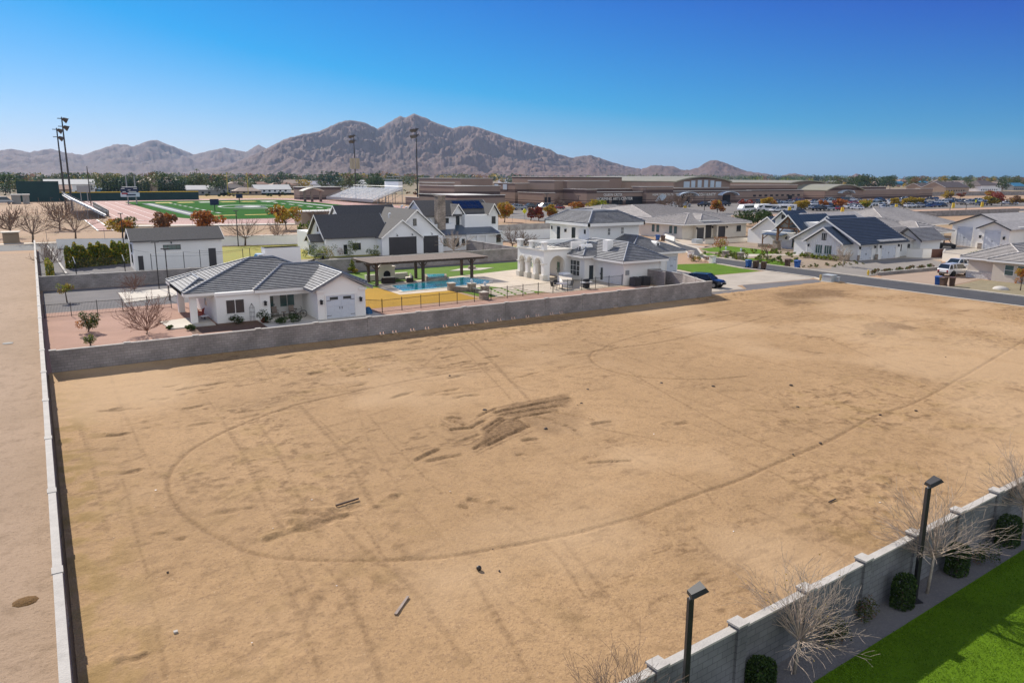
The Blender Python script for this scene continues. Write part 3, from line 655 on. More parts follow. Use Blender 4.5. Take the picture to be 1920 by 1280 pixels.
mountains('hills', RIDGE3, 5600, 1500, seed=14)
mountains('hills', RIDGE4, 5200, 700, seed=18, step=2)
mountains('hills', RIDGE5, 5200, 700, seed=22, step=2)
mountains('hills', RIDGE6, 9500, 1500, seed=26, step=3)

# ================================================================ BUILDING KIT
def fbox(mb, face, at, a0, a1, z0, z1, p0, p1, m=0):
    """box on a wall: face '-y'/'-x'/'+x', wall plane at `at`, spans a0..a1 along it, p0..p1 outwards"""
    if face == '-y': mb.box(a0, at-p1, z0, a1, at-p0, z1, m)
    elif face == '-x': mb.box(at-p1, a0, z0, at-p0, a1, z1, m)
    else: mb.box(at+p0, a0, z0, at+p1, a1, z1, m)
def win(parent, face, at, a0, a1, z0, z1, nv=0, nh=0, fr=None, gl=None, fw=.07, name='window', lab=None):
    fr = fr or MTRIM; gl = gl or MGLASS; mb = MB()
    fbox(mb, face, at, a0, a0+fw, z0, z1, 0, .06); fbox(mb, face, at, a1-fw, a1, z0, z1, 0, .06)
    fbox(mb, face, at, a0+fw, a1-fw, z0, z0+fw, 0, .06); fbox(mb, face, at, a0+fw, a1-fw, z1-fw, z1, 0, .06)
    for i in range(nv): c = a0+(a1-a0)*(i+1)/(nv+1); fbox(mb, face, at, c-.03, c+.03, z0+fw, z1-fw, .02, .05)
    for i in range(nh): c = z0+(z1-z0)*(i+1)/(nh+1); fbox(mb, face, at, a0+fw, a1-fw, c-.025, c+.025, .022, .048)
    o = mb.build(name, fr, parent); g = MB(); fbox(g, face, at, a0+fw*.6, a1-fw*.6, z0+fw*.6, z1-fw*.6, .005, .025); g.build('pane', gl, o)
    if lab: o['label'] = lab
    return o
def gdoor(parent, face, at, a0, a1, z1, m, rows=4, cols=4, lights=False, hw=True, z0=.02):
    mb = MB(); h = (z1-z0)/rows; fbox(mb, face, at, a0, a1, z0, z1, .005, .03)
    for r in range(rows):
        for c in range(cols):
            w_ = (a1-a0)/cols; fbox(mb, face, at, a0+c*w_+.08, a0+(c+1)*w_-.08, z0+r*h+.06, z0+(r+1)*h-.06, .03, .055)
    o = mb.build('garage_door', m, parent)
    fr = MB(); fbox(fr, face, at, a0-.12, a0, z0, z1+.12, .0, .09); fbox(fr, face, at, a1, a1+.12, z0, z1+.12, .0, .09); fbox(fr, face, at, a0, a1, z1, z1+.12, .0, .09); fr.build('door_frame', MTRIM if m is not MDGAR else MDGAR, o)
    if lights:
        for k in (.27, .73):
            c = a0+(a1-a0)*k; g = MB(); fbox(g, face, at, c-.42, c+.42, z1-.42, z1-.14, .05, .075); g.build('pane', MGLASS, o)
    if hw:
        c = (a0+a1)/2; zc = z0+(z1-z0)*.45
        for s in (-.12, .12): g = MB(); fbox(g, face, at, c+s-.03, c+s+.03, zc-.12, zc+.12, .05, .08); g.build('handle', MIRON, o)
        for a in (a0+.05, a1-.5):
            for z in (z0+.3, z1-.5): g = MB(); fbox(g, face, at, a, a+.45, z, z+.04, .05, .075); g.build('hinge', MIRON, o)
    return o
def door(parent, face, at, a0, a1, z1, m, gl=None, z0=.03):
    mb = MB(); fbox(mb, face, at, a0, a1, z0, z1, 0, .05); o = mb.build('door', m, parent)
    if gl: g = MB(); fbox(g, face, at, a0+.16, a1-.16, z0+.25, z1-.2, .05, .06); g.build('pane', gl, o)
    h = MB(); fbox(h, face, at, a1-.14, a1-.08, z0+.95, z0+1.15, .05, .1); h.build('handle', MIRON, o); return o
def lantern(parent, face, at, a, z, s=1.):
    mb = MB(); fbox(mb, face, at, a-.06*s, a+.06*s, z-.12*s, z+.14*s, 0, .03); fbox(mb, face, at, a-.09*s, a+.09*s, z-.24*s, z+.05*s, .06, .22*s); fbox(mb, face, at, a-.12*s, a+.12*s, z+.05*s, z+.10*s, .03, .25*s)
    return mb.build('wall_lantern', MIRON, parent)
def caps(mb, segs, r=.10):
    for a, b in segs: mb.tube((a[0], a[1], a[2]+.06), (b[0], b[1], b[2]+.06), r, r, 7)
def hip(parent, x0, x1, y0, y1, z, ra, rb, m=None, tiles=True, th=.22, name='roof', capm=None, step=.34):
    """four roof planes over x0..x1, y0..y1; ra, rb = ridge ends (x, y, z)"""
    m = m or MTILE; a = (x0, y0, z); b = (x1, y0, z); c = (x1, y1, z); d = (x0, y1, z)
    if abs(ra[1]-rb[1]) < 1e-6: P = [[a, b, rb, ra], [b, c, rb], [c, d, ra, rb], [d, a, ra]]      # ridge along x
    else: P = [[a, b, ra], [b, c, rb, ra], [c, d, rb], [d, a, ra, rb]]                              # ra nearer
    mb = MB()
    for p in P:
        q = [p[0]]
        for v in p[1:]:
            if max(abs(v[i]-q[-1][i]) for i in range(3)) > 1e-4: q.append(v)
        if max(abs(q[0][i]-q[-1][i]) for i in range(3)) < 1e-4: q.pop()
        (mb.courses(q, th=th, step=step) if tiles else mb.slab(q, th))
    o = mb.build(name, m, parent)
    cp = MB()
    if abs(ra[1]-rb[1]) < 1e-6: caps(cp, [(a, ra), (b, rb), (c, rb), (d, ra), (ra, rb)])
    else: caps(cp, [(a, ra), (b, ra), (c, rb), (d, rb), (ra, rb)])
    cp.build('ridge_tiles', capm or (MTILEC if m is not MTILEL else MTILEL), o)
    f = MB(); e = .03
    for (p, q) in ((a, b), (b, c), (c, d), (d, a)):
        n = Vector((q[1]-p[1], p[0]-q[0], 0)).normalized()*e
        f.poly([(p[0]+n.x, p[1]+n.y, z-th-.1), (q[0]+n.x, q[1]+n.y, z-th-.1), (q[0]+n.x, q[1]+n.y, z-.03), (p[0]+n.x, p[1]+n.y, z-.03)])
    f.build('fascia', MTRIM if m is not MTILEB else MFASC, o)
    return o
def gable(parent, x0, x1, y0, y1, z, zr, axis='y', m=None, tiles=False, th=.16, name='roof', rake=None, step=.34):
    """two planes; ridge runs along `axis`"""
    m = m or MSHING; mb = MB()
    if axis == 'y':
        c = (x0+x1)/2; P = [[(x0, y0, z), (c, y0, zr), (c, y1, zr), (x0, y1, z)], [(c, y0, zr), (x1, y0, z), (x1, y1, z), (c, y1, zr)]]
    else:
        c = (y0+y1)/2; P = [[(x0, y0, z), (x1, y0, z), (x1, c, zr), (x0, c, zr)], [(x0, c, zr), (x1, c, zr), (x1, y1, z), (x0, y1, z)]]
    for p in P: (mb.courses(p, th=th, step=step) if tiles else mb.slab(p, th))
    o = mb.build(name, m, parent); r = MB(); k = .05; d = .26                       # barge boards
    if axis == 'y':
        for y in (y0-k, y1):
            r = MB()
            for a, b in (((x0, z), (c, zr)), ((c, zr), (x1, z))): r.extr([(a[0], y, a[1]-d), (b[0], y, b[1]-d), (b[0], y, b[1]+.03), (a[0], y, a[1]+.03)], (0, k, 0))
            r.build('barge_board', rake or MTRIM, o)
    else:
        for x in (x0-k, x1):
            r = MB()
            for a, b in (((y0, z), (c, zr)), ((c, zr), (y1, z))): r.extr([(x, a[0], a[1]-d), (x, b[0], b[1]-d), (x, b[0], b[1]+.03), (x, a[0], a[1]+.03)], (k, 0, 0))
            r.build('barge_board', rake or MTRIM, o)
    return o
def gable_wall(mb, face, at, a0, a1, z, zr, th=.2, c=None, m=0):
    c = (a0+a1)/2 if c is None else c
    if face == '-y': mb.extr([(a0, at, z), (a1, at, z), (c, at, zr)], (0, th, 0), m)
    elif face == '-x': mb.extr([(at, a1, z), (at, a0, z), (at, c, zr)], (th, 0, 0), m)
    else: mb.extr([(at, a0, z), (at, a1, z), (at, c, zr)], (-th, 0, 0), m)
def arches(mb, face, at, a0, a1, z0, z1, ops, th=.4, m=0):
    """wall with round-headed openings; ops = [(start, end, springing height)]"""
    def Q(l):                                       # l = [(a, z)] outline, pushed through the wall
        if face == '-y': mb.extr([(a, at, z) for a, z in l], (0, th, 0), m)
        else: mb.extr([(at, a, z) for a, z in reversed(l)], (th, 0, 0), m)
    cur = a0
    for s, e, sp in ops:
        Q([(cur, z0), (s, z0), (s, z1), (cur, z1)]); r = (e-s)/2; c = (s+e)/2; n = 10
        for i in range(n):
            t0, t1 = PI-PI*i/n, PI-PI*(i+1)/n; p, q = (c+r*math.cos(t0), sp+r*math.sin(t0)), (c+r*math.cos(t1), sp+r*math.sin(t1))
            Q([p, q, (q[0], z1), (p[0], z1)])
        cur = e
    Q([(cur, z0), (a1, z0), (a1, z1), (cur, z1)])

# ---------------------------------------------------------------- block walls
def blockwall(name, label, pts, h, th=.2, m=None, pil=5., group=None, hpil=.05, pm=None, pw=.03, holes=None, capw=.26, cat='wall', step=None):
    """wall along a polyline; h = height or (h0, h1); pilasters every `pil` metres"""
    m = m or MBLOCK; o3 = (pts[0][0], pts[0][1], 0); T = thing(name, label, cat, o3, group)
    wl = MB(); cp = MB(); pls = []; tot = sum(math.dist(a, b) for a, b in zip(pts, pts[1:])); s = 0
    h0, h1 = h if isinstance(h, tuple) else (h, h)
    for a, b in zip(pts, pts[1:]):
        L = math.dist(a, b); d = Vector((b[0]-a[0], b[1]-a[1])).normalized(); n = Vector((-d.y, d.x))
        nb = max(1, round(L/pil)); seg = L/nb
        for i in range(nb):
            s0, s1 = i*seg, (i+1)*seg; hh = h0+(h1-h0)*(s+s0+seg/2)/tot
            if step: hh = round(hh/step)*step
            def quad(u0, u1, w0, w1, z0, z1, mb):
                P = [(a[0]+d.x*u+n.x*w, a[1]+d.y*u+n.y*w) for u, w in ((u0, w0), (u1, w0), (u1, w1), (u0, w1))]; mb.prism(P, z0, z1)
            hl = [x for x in (holes or []) if s0 < x < s1]; zb = .42
            if hl:
                c = s0
                for x in hl:
                    for k in (-.24, .06):
                        quad(c, x+k, -th/2, th/2, 0, zb, wl); quad(x+k, x+k+.18, -th/2, th/2, 0, .2, wl); c = x+k+.18
                quad(c, s1, -th/2, th/2, 0, zb, wl); quad(s0, s1, -th/2, th/2, zb, hh, wl)
            else: quad(s0, s1, -th/2, th/2, 0, hh, wl)
            quad(s0, s1, -capw/2, capw/2, hh, hh+.06, cp)
            if i > 0 or s > 0 or True:
                pb = MB(); q0, q1 = s0-.2, s0+.2
                P = [(a[0]+d.x*u+n.x*w, a[1]+d.y*u+n.y*w) for u, w in ((q0, -th/2-pw), (q1, -th/2-pw), (q1, th/2+pw), (q0, th/2+pw))]
                pb.prism(P, 0, hh+hpil)
                P = [(a[0]+d.x*u+n.x*w, a[1]+d.y*u+n.y*w) for u, w in ((q0-.03, -th/2-pw-.03), (q1+.03, -th/2-pw-.03), (q1+.03, th/2+pw+.03), (q0-.03, th/2+pw+.03))]
                pls.append((pb, P, hh+hpil))
        s += L
    wl.build('wall_panel', m, T); cp.build('coping', MCAP, T)
    for pb, P, z in pls:
        if pil > 30: continue
        p = pb.build('pilaster', pm or m, T); c = MB(); c.prism(P, z, z+.06); c.build('pilaster_cap', MCAP, p)
    return T
_b = lambda x: x
BWY = lambda x: 62.25+.02*x
hs_ = [PX_ for PX_ in ()]
holes = []
for px_, py_ in [(713, 629), (736, 626), (769, 622), (797, 619), (830, 615), (851, 612.5), (880, 609), (907, 606), (931, 603), (957, 600), (984, 597), (1003, 595), (1030, 592), (1048, 590)]:
    x, y = G(px_, py_); holes.append(x)
for px_ in (1135, 1236): holes.append(G(px_, 575)[0])
blockwall('block_wall', 'long grey block wall behind the dirt lot with pilasters and weep holes', [(0, BWY(0)), (67.5, BWY(67.5))], (1.72, 1.98), holes=holes, pil=4.95)
blockwall('block_wall', 'grey block wall running away along the left side of the dirt lot', [(-.62, 11.5), (-.62, 62.2), (-.62, 172)], (1.85, 1.9), pil=7.2, hpil=.02)
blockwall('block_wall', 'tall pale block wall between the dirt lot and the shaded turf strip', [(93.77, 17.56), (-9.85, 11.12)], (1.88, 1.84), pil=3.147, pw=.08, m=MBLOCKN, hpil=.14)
blockwall('block_wall', 'dark grey block wall between the guest house yard and the white barn', [(-.5, 110.2), (34.5, 110.0)], 1.75, pil=6.)
blockwall('block_wall', 'grey block wall behind the pergola and the bright green lawn', [(34.5, 110.0), (71, 111.6), (71, 131)], (1.85, 1.95), pil=6.)
blockwall('boundary_wall', 'long white wall along the near side of the public road', [(3.0, 173.5), (31, 164.6), (52, 160.3)], 1.85, m=MSTUC, pil=99)
blockwall('boundary_wall', 'white angled wall beyond the farmhouse beside two yard trees', [(80, 146), (100, 147), (122, 151)], 2.2, m=MSTUC, pil=99)
blockwall('boundary_wall', 'grey road wall beyond the farmhouse and the villa', [(88, 165), (128, 168), (150, 166)], 2.1, m=MBLOCKL, pil=99)
blockwall('block_wall', 'short low block wall beside the parked dark blue car', [(67.4, 63.9), (70.6, 71.5), (71.0, 76.2)], 1.75, pil=4.2)
blockwall('low_wall', 'low grey edging wall on the gravel between barn and hedges', [(2.9, 125.3), (1.5, 178)], .35, m=MCAP, pil=99)
blockwall('planter_wall', 'low dark retaining wall of the shrub bed by the white pickup', [(104.3, 66.0), (122, 65.3)], .42, m=MBLOCK, pil=99)
blockwall('low_wall', 'low white wall in front of the tan roofed house courtyard', [(131.2, 143.4), (121.4, 126.2)], 1.0, m=MSTUC, pil=99)
blockwall('low_wall', 'low cream wall with planting beside the brown vehicle gate', [(121.8, 117.4), (139, 117.2)], .9, m=MSTUCC, pil=99)
blockwall('boundary_wall', 'stepped white wall between the blue roofed house and the brown gate', [(133.8, 79.4), (134.4, 76.9), (136, 76.2)], 1.6, m=MSTUC, pil=99)
blockwall('boundary_wall', 'cream wall with niches beside the big white garage', [(138.9, 75.4), (132.6, 72.2), (131.4, 67)], 1.5, m=MSTUCC, pil=99)
blockwall('boundary_wall', 'tan wall behind the white pickup under a green hedge', [(131.0, 66.6), (131.5, 63.2)], 1.5, m=MBLOCK, pil=99)
blockwall('boundary_wall', 'long grey wall of the unfinished building near the right edge', [(262, 164), (300, 161), (345, 159)], 2.0, m=MBLOCK, pil=99)
blockwall('boundary_wall', 'dark wall behind the pale roofs beside the road', [(228, 152), (268, 150)], 1.8, m=MBLOCK, pil=99)
blockwall('boundary_wall', 'far grey wall closing the car park on the right', [(440, 372), (760, 330)], 3.2, m=MBLOCK, pil=99)

# ---------------------------------------------------------------- guest house
T = thing('guest_house', 'white single storey guest house with grey tiled hip roof behind the block wall', 'house', (13.8, 76.2, 0))
wl = MB()
wl.box(13.9, 76.4, 0, 18.0, 84, 3.0)                                  # left room
wl.box(18.0, 78.6, 0, 22.9, 84, 3.0)                                  # behind the porch
wl.box(22.9, 73.4, 0, 27.9, 84, 3.0); gable_wall(wl, '-y', 73.4, 22.9, 27.9, 3.0, 4.35)
wl.box(18.0, 76.3, 2.35, 22.9, 76.6, 3.0); wl.box(18.0, 76.3, 0, 19.0, 76.62, 2.35); wl.box(18., 76.6, 2.9, 22.9, 78.6, 3.)
wl.box(11.75, 77.5, 0, 12.35, 78.1, 2.6); wl.box(11.75, 85.0, 0, 12.35, 85.6, 2.6); wl.box(11.7, 77.45, 2.5, 13.9, 77.8, 3.0); wl.box(11.7, 77.8, 2.5, 12.05, 85.6, 3.0); wl.box(12.1, 77.9, 2.95, 13.9, 86, 3.0)
wl.box(13.9, 84, 0, 27.9, 88, 3.0)
wl.build('wall', MSTUC, T)
cor = MB()
for (x0, y0, x1, y1) in ((13.8, 76.25, 18.0, 76.4), (18.0, 76.18, 22.9, 76.3), (22.78, 73.3, 22.9, 76.2), (27.9, 73.3, 28.0, 84)): cor.box(x0, y0, 2.72, x1, y1, 3.0)
cor.box(22.8, 73.25, 2.72, 23.6, 73.4, 3.0); cor.box(27.2, 73.25, 2.72, 28.0, 73.4, 3.0); cor.build('cornice', MTRIM, T)
# hip roofs; ridge points found on the real slope
hip(T, 11.2, 27.5, 77.0, 88.6, 3.05, (18.8, 82.9, 5.55), (21.2, 82.9, 5.55))
hip(T, 11.2, 15.2, 78.3, 86, 3.06, (13.2, 80.4, 4.0), (13.2, 84, 4.0), name='porch_roof')
hip(T, 17.5, 29.2, 76.0, 87.5, 3.08, (21.6, 80.9, 4.9), (25.3, 80.9, 4.9), name='roof')
gr = MB(); zr = 4.55
gr.courses([(22.3, 73.0, 3.0), (25.4, 73.0, zr), (25.4, 80.8, zr), (22.3, 76.2, 3.0)], th=.2); gr.courses([(25.4, 73.0, zr), (28.6, 73.0, 3.0), (28.6, 80, 3.0), (25.4, 80.8, zr)], th=.2)
g = gr.build('garage_roof', MTILE, T); cp = MB(); caps(cp, [((22.3, 73, 3.0), (25.4, 73, zr)), ((28.6, 73, 3.0), (25.4, 73, zr)), ((25.4, 73, zr), (25.4, 80.8, zr))], .09); cp.build('ridge_tiles', MTILEC, g)
gdoor(T, '-y', 73.4, 23.75, 26.75, 2.35, MWGAR, lights=True)
win(T, '-y', 76.4, 14.75, 16.55, .85, 2.3, nv=1, gl=MGLASS); win(T, '-y', 78.6, 20.5, 22.1, .75, 2.25, nv=1, gl=MGLASSG)
door(T, '-y', 78.6, 19.2, 20.05, 2.2, MTRIM, MGLASSG); win(T, '-x', 13.9, 81, 82.2, 1., 2.2, gl=MGLASS)
for f, a, x, z in (('-y', 76.3, 18.5, 1.75), ('-y', 73.4, 23.25, 1.85), ('-y', 73.4, 27.35, 1.85)): lantern(T, f, a, x, z, 1.2)

# ---------------------------------------------------------------- white barn
T = thing('white_barn', 'long white two storey barn with dark shingle roof and one strip window', 'barn', (12, 127, 0))
x0, x1, y0, y1 = 12.0, 24.7, 127, 133.4
wl = MB(); wl.box(x0, y0, 0, x1, y1, 4.5); gable_wall(wl, '-x', x0, y0, y1, 4.5, 6.0); gable_wall(wl, '+x', x1, y0, y1, 4.5, 6.0); wl.build('wall', MSTUC, T)
gable(T, x0-.45, x1+.35, y0-.45, y1+.45, 4.45, 6.15, 'x'); win(T, '-y', y0, 16.1, 18.6, 2.95, 3.7, nv=3, fr=MFASC, gl=MGLASSG)
door(T, '-y', y0, 22.6, 23.7, 2.9, MDGAR); win(T, '-x', x0, 129, 130.5, 2.6, 3.8, fr=MFASC); win(T, '-x', x0, 129, 130.5, .9, 2.2, fr=MFASC)
lantern(T, '-y', y0, 17.3, 4.05, .8); door(T, '-y', y0, 12.5, 13.2, 2.2, MDGAR)

# ---------------------------------------------------------------- farmhouse
T = thing('farmhouse', 'large white farmhouse with steep charcoal shingle gables and a stone chimney', 'house', (53, 130, 0))
wl = MB()
def LX(px, Y, py=None):                             # x where picture column px meets depth Y on the ground plane direction
    d = DIR(px, 480 if py is None else py); return d[0]/d[1]*Y
wl.box(43.4, 132.4, 0, 53.2, 141.4, 3.4); gable_wall(wl, '-x', 43.4, 132.4, 141.4, 3.4, 7.0)
wl.box(52.8, 129.6, 0, 65.2, 142, 3.2); gable_wall(wl, '-y', 129.6, 53.0, 60.6, 3.2, 6.1); gable_wall(wl, '-y', 130.4, 54.8, 65.3, 3.2, 7.9, m=0)
wl.box(52.8, 129.6, 3.2, 52.85, 129.7, 3.21)
wl.box(65.2, 131.5, 0, 78.0, 142, 3.2); wl.box(44, 140, 0, 60, 152, 3.6); gable_wall(wl, '-x', 50, 140, 152, 3.6, 8.2)
wl.box(41.4, 134, 0, 43.4, 137, 2.8); gable_wall(wl, '-x', 41.4, 134, 137, 2.8, 3.7)
wl.box(64.5, 136, 3.2, 74.5, 145, 6.6); wl.box(72.5, 134.5, 3.2, 80.2, 143, 6.6); wl.box(74.6, 132.6, 0, 80.2, 143, 3.4)
gable_wall(wl, '-x', 64.5, 136, 145, 6.6, 9.2); wl.box(65.3, 133.9, 3.2, 70, 136, 5.0); gable_wall(wl, '-x', 65.3, 133.9, 139, 5.0, 6.5); gable_wall(wl, '-y', 136, 70.5, 73, 6.6, 8.4); gable_wall(wl, '-y', 134.5, 78.0, 80.2, 6.6, 8.5); 
for x in (71.2, 73.4, 75.4): wl.box(x, 131.2, 0, x+.55, 131.75, 3.0)
wl.box(71.0, 131.1, 2.7, 78, 131.8, 3.2)
wl.build('wall', mat('farmhouse_siding', (.84, .84, .83), .8, .02, .5), T)
gable(T, 42.8, 55.5, 131.9, 141.9, 3.3, 7.25, 'x')
gable(T, 52.6, 61.0, 129.2, 140, 3.15, 6.35, 'y', name='garage_roof'); gable(T, 54.4, 65.8, 129.9, 147, 3.1, 8.1, 'y')
gable(T, 49.5, 62, 139, 153, 3.5, 8.5, 'x'); gable(T, 40.9, 43.6, 133.6, 137.4, 2.7, 3.9, 'x', name='porch_roof')
gable(T, 64.2, 80.0, 135.6, 145.4, 6.5, 9.4, 'x'); gable(T, 70.2, 73.3, 135.6, 142, 6.6, 8.7, 'y', name='dormer_roof'); gable(T, 77.7, 80.5, 134, 142, 6.6, 8.8, 'y', name='dormer_roof')
pr = MB(); pr.slab([(65.2, 131.0, 3.15), (78.6, 131.0, 3.15), (78.6, 136, 4.6), (65.2, 136, 4.6)], .14); pr.build('porch_roof', MMETALR, T)
cm = MB(); cm.box(66.2, 133.6, 0, 67.8, 135.2, 10.3); cm.box(66.1, 133.5, 10.3, 67.9, 135.3, 10.5); ch = cm.build('chimney', MSTONE, T)
gdoor(T, '-y', 129.6, 54.3, 59.5, 3.1, MDGAR, cols=6, hw=False); gdoor(T, '-y', 129.6, 61.2, 64.0, 3.1, MDGAR, cols=3, hw=False)
for x in (55.6, 58.6, 62.6):
    lb = MB(); lb.tube((x, 129.6, 3.75), (x, 129.0, 3.75), .03); lb.tube((x, 129.0, 3.75), (x, 129.0, 3.6), .05); lb.tube((x, 129., 3.6), (x, 129., 3.45), .08, .22, 8); lb.build('gooseneck_lamp', MIRON, T)
win(T, '-y', 130.4, 59.4, 60.1, 5.1, 6.4, fr=MFASC); win(T, '-x', 43.4, 136.4, 137.1, 4.2, 5.6, fr=MFASC); win(T, '-x', 50, 145.6, 146.3, 5.5, 6.9, fr=MFASC)
win(T, '-y', 131.5, 65.7, 67.3, .9, 2.4, nv=1, fr=MFASC, gl=MGLASSG); win(T, '-y', 131.5, 68.4, 69.6, .7, 2.4, fr=MFASC); win(T, '-y', 131.5, 70.2, 70.9, .9, 2.2, fr=MFASC)
win(T, '-y', 136, 68.6, 69.7, 4.5, 6.0, fr=MFASC); win(T, '-y', 136, 71.3, 72.1, 4.6, 6.6, fr=MFASC); win(T, '-y', 134.5, 78.7, 79.6, 4.7, 6.2, fr=MFASC); win(T, '-y', 132.6, 78.6, 79.7, 1.1, 2.7, fr=MFASC)
door(T, '-y', 132.6, 76.3, 77.4, 2.4, MDGAR, MGLASS); win(T, '-y', 132.4, 48.2, 49.9, .9, 2.3, fr=MTRIM); door(T, '-y', 132.4, 46.4, 47.4, 2.2, MTRIM, MGLASS); win(T, '-x', 41.4, 135, 135.9, .6, 2.1, fr=MTRIM)
for x, y, z in ((61.8, 141, 7.7), (63.6, 143, 7.3), (64.2, 141.6, 6.3), (57.4, 137, 6.4)):
    v = MB(); v.tube((x, y, z-1), (x, y, z+.6), .14, .14, 8); v.tube((x-.1, y, z+.6), (x+.35, y, z+.7), .16, .2, 8); v.build('roof_vent', MWHITE, T)
sp = MB()
for i in range(6): sp.box(70.5+i*1.25, 136.2, 8.35, 71.6+i*1.25, 136.25, 8.4)
for i in range(5): sp.extr([(72.2+i*1.3, 137.2, 7.68), (73.4+i*1.3, 137.2, 7.68), (73.4+i*1.3, 139.6, 9.14), (72.2+i*1.3, 139.6, 9.14)], (0, 0, .08))
sp.build('solar_panel', mat('solar_glass', (.01, .02, .06), .12, 0, spec=.8), T)

# ---------------------------------------------------------------- villa
T = thing('villa', 'white two storey villa with arched terrace, grey tiled roofs and pool yard', 'house', (65, 77, 0))
wl = MB()
wl.box(63.3, 83, 0, 76, 93, 3.3); wl.box(65.1, 76.8, 0, 71.6, 83.2, 3.25); wl.box(71.4, 83.45, 0, 81.1, 96, 3.3)
wl.box(69.8, 90.6, 0, 79.5, 100.8, 7.3)
wl.box(58.9, 86.3, 3.7, 70, 93, 4.15); wl.box(63.3, 86.0, 4.15, 69.8, 86.3, 5.2); wl.box(61.0, 92.8, 4.15, 69.75, 93.1, 5.0)
wl.build('wall', MSTUC, T)
ar = MB(); Y3 = (86.5, 88.55, 90.55, 92.6)
arches(ar, '-x', 58.7, 86.2, 92.9, .0, 4.1, [(86.82, 88.23, 2.3), (88.87, 90.23, 2.3), (90.87, 92.28, 2.3)], .5)
arches(ar, '-y', 86.15, 58.72, 63.3, .0, 4.09, [(59.7, 62.3, 2.05)], .5); arches(ar, '-y', 92.85, 59.2, 63.3, .0, 4.08, [(60.3, 62.3, 2.2)], .3)
ar.build('arcade', MSTUC, T)
tr = MB()
for y in Y3: tr.box(58.5, y-.38, 0, 59.35, y+.38, .75); tr.box(58.55, y-.36, 2.2, 59.3, y+.36, 2.36)
tr.box(62.3, 85.95, 0, 62.95, 86.6, .6)
for k in range(3):
    y = (Y3[k]+Y3[k+1])/2; n = 12
    for i in range(n):
        a, b = PI*i/n, PI*(i+1)/n
        tr.extr([(58.6, y+.71*math.cos(a), 2.3+.71*math.sin(a)), (58.6, y+.88*math.cos(a), 2.3+.88*math.sin(a)), (58.6, y+.88*math.cos(b), 2.3+.88*math.sin(b)), (58.6, y+.71*math.cos(b), 2.3+.71*math.sin(b))], (.1, 0, 0))
tr.box(58.55, 86.0, 4.1, 63.3, 93.0, 4.25)
tr.build('stone_trim', mat('cast_stone', (.70, .66, .58), .85, .05, 2), T)
for x, y in ((58.95, 86.5), (58.95, 89.5), (58.95, 92.6)):
    p = MB(); p.box(x-.32, y-.32, 4.25, x+.32, y+.32, 5.15); p.box(x-.46, y-.46, 5.15, x+.46, y+.46, 5.28); p.box(x-.4, y-.4, 5.28, x+.4, y+.4, 5.34); p.build('balcony_pier', MSTUC, T)
rl_ = MB()
for x0, y0, x1, y1 in ((58.95, 86.85, 58.95, 89.15), (58.95, 89.85, 58.95, 92.25), (59.3, 86.5, 63.2, 86.5), (59.3, 92.6, 61.0, 92.6)):
    rl_.tube((x0, y0, 5.05), (x1, y1, 5.05), .03); rl_.tube((x0, y0, 4.42), (x1, y1, 4.42), .03); n = int(math.hypot(x1-x0, y1-y0)/.16)
    for i in range(n+1): t = i/n; rl_.tube((x0+(x1-x0)*t, y0+(y1-y0)*t, 4.35), (x0+(x1-x0)*t, y0+(y1-y0)*t, 5.05), .013, n=4)
    for i in range(3):
        a = Vector((x0+(x1-x0)*i/3, y0+(y1-y0)*i/3, 4.45)); b = Vector((x0+(x1-x0)*(i+1)/3, y0+(y1-y0)*(i+1)/3, 5.02)); rl_.tube(a, b, .02, n=4); rl_.tube((a.x, a.y, 5.02), (b.x, b.y, 4.45), .02, n=4)
rl_.build('balcony_railing', MIRON, T)
# roofs
hip(T, 64.4, 72.3, 76.1, 92, 3.3, (68.3, 79.8, 5.3), (68.3, 88, 5.3))
hip(T, 62.6, 71, 82.4, 92.6, 3.55, (66.2, 86.2, 5.1), (66.2, 89.2, 5.1))
hip(T, 71.0, 81.8, 82.6, 98, 3.38, (76.6, 87.4, 5.4), (76.6, 93, 5.4))
tw = MB(); zt, e = 8.9, 7.35
q = [(69.2, 89.9, e), (80.1, 89.9, e), (80.1, 101.5, e), (69.2, 101.5, e)]; p = [(72.4, 93.2, zt), (77.2, 93.2, zt), (77.2, 99.4, zt), (72.4, 99.4, zt)]
for i in range(4): j = (i+1) % 4; tw.courses([q[i], q[j], p[j], p[i]], th=.2)
tw.slab(p, .1); t_ = tw.build('tower_roof', MTILE, T)
cp = MB(); caps(cp, [(q[i], p[i]) for i in range(4)], .13); caps(cp, [(p[i], p[(i+1) % 4]) for i in range(4)], .1); cp.build('ridge_tiles', MTILEC, t_)
f = MB()
for i in range(4):
    a, b = q[i], q[(i+1) % 4]; n = Vector((b[1]-a[1], a[0]-b[0], 0)).normalized()*-.25
    f.extr([(a[0], a[1], e-.5), (b[0], b[1], e-.5), (b[0], b[1], e-.06), (a[0], a[1], e-.06)], (n.x, n.y, 0))
f.build('cornice', MTRIM, t_)
for (x, y, z, fc) in ((63.9, 84.9, 4.0, '-x'), (77.9, 84.4, 3.9, '-y')):
    d_ = MB(); f3 = (lambda u, v_, w_: (x+v_, y+u, w_)) if fc == '-x' else (lambda u, v_, w_: (x-u, y+v_, w_)); dv = (1.9, 0, 0) if fc == '-x' else (0, 1.9, 0)
    ol = [f3(-.42, 0, z-.5), f3(.42, 0, z-.5)]+[f3(.42*math.cos(PI*i/8), 0, z+.5+.4*math.sin(PI*i/8)) for i in range(9)]
    d_.extr(ol, dv); dd = d_.build('dormer', MSTUC, T); g = MB(); g.extr([f3(-.16, -.04, z-.1), f3(.16, -.04, z-.1), f3(.16, -.04, z+.6), f3(-.16, -.04, z+.6)], tuple(c*.015 for c in dv)); g.build('pane', MGLASS, dd)
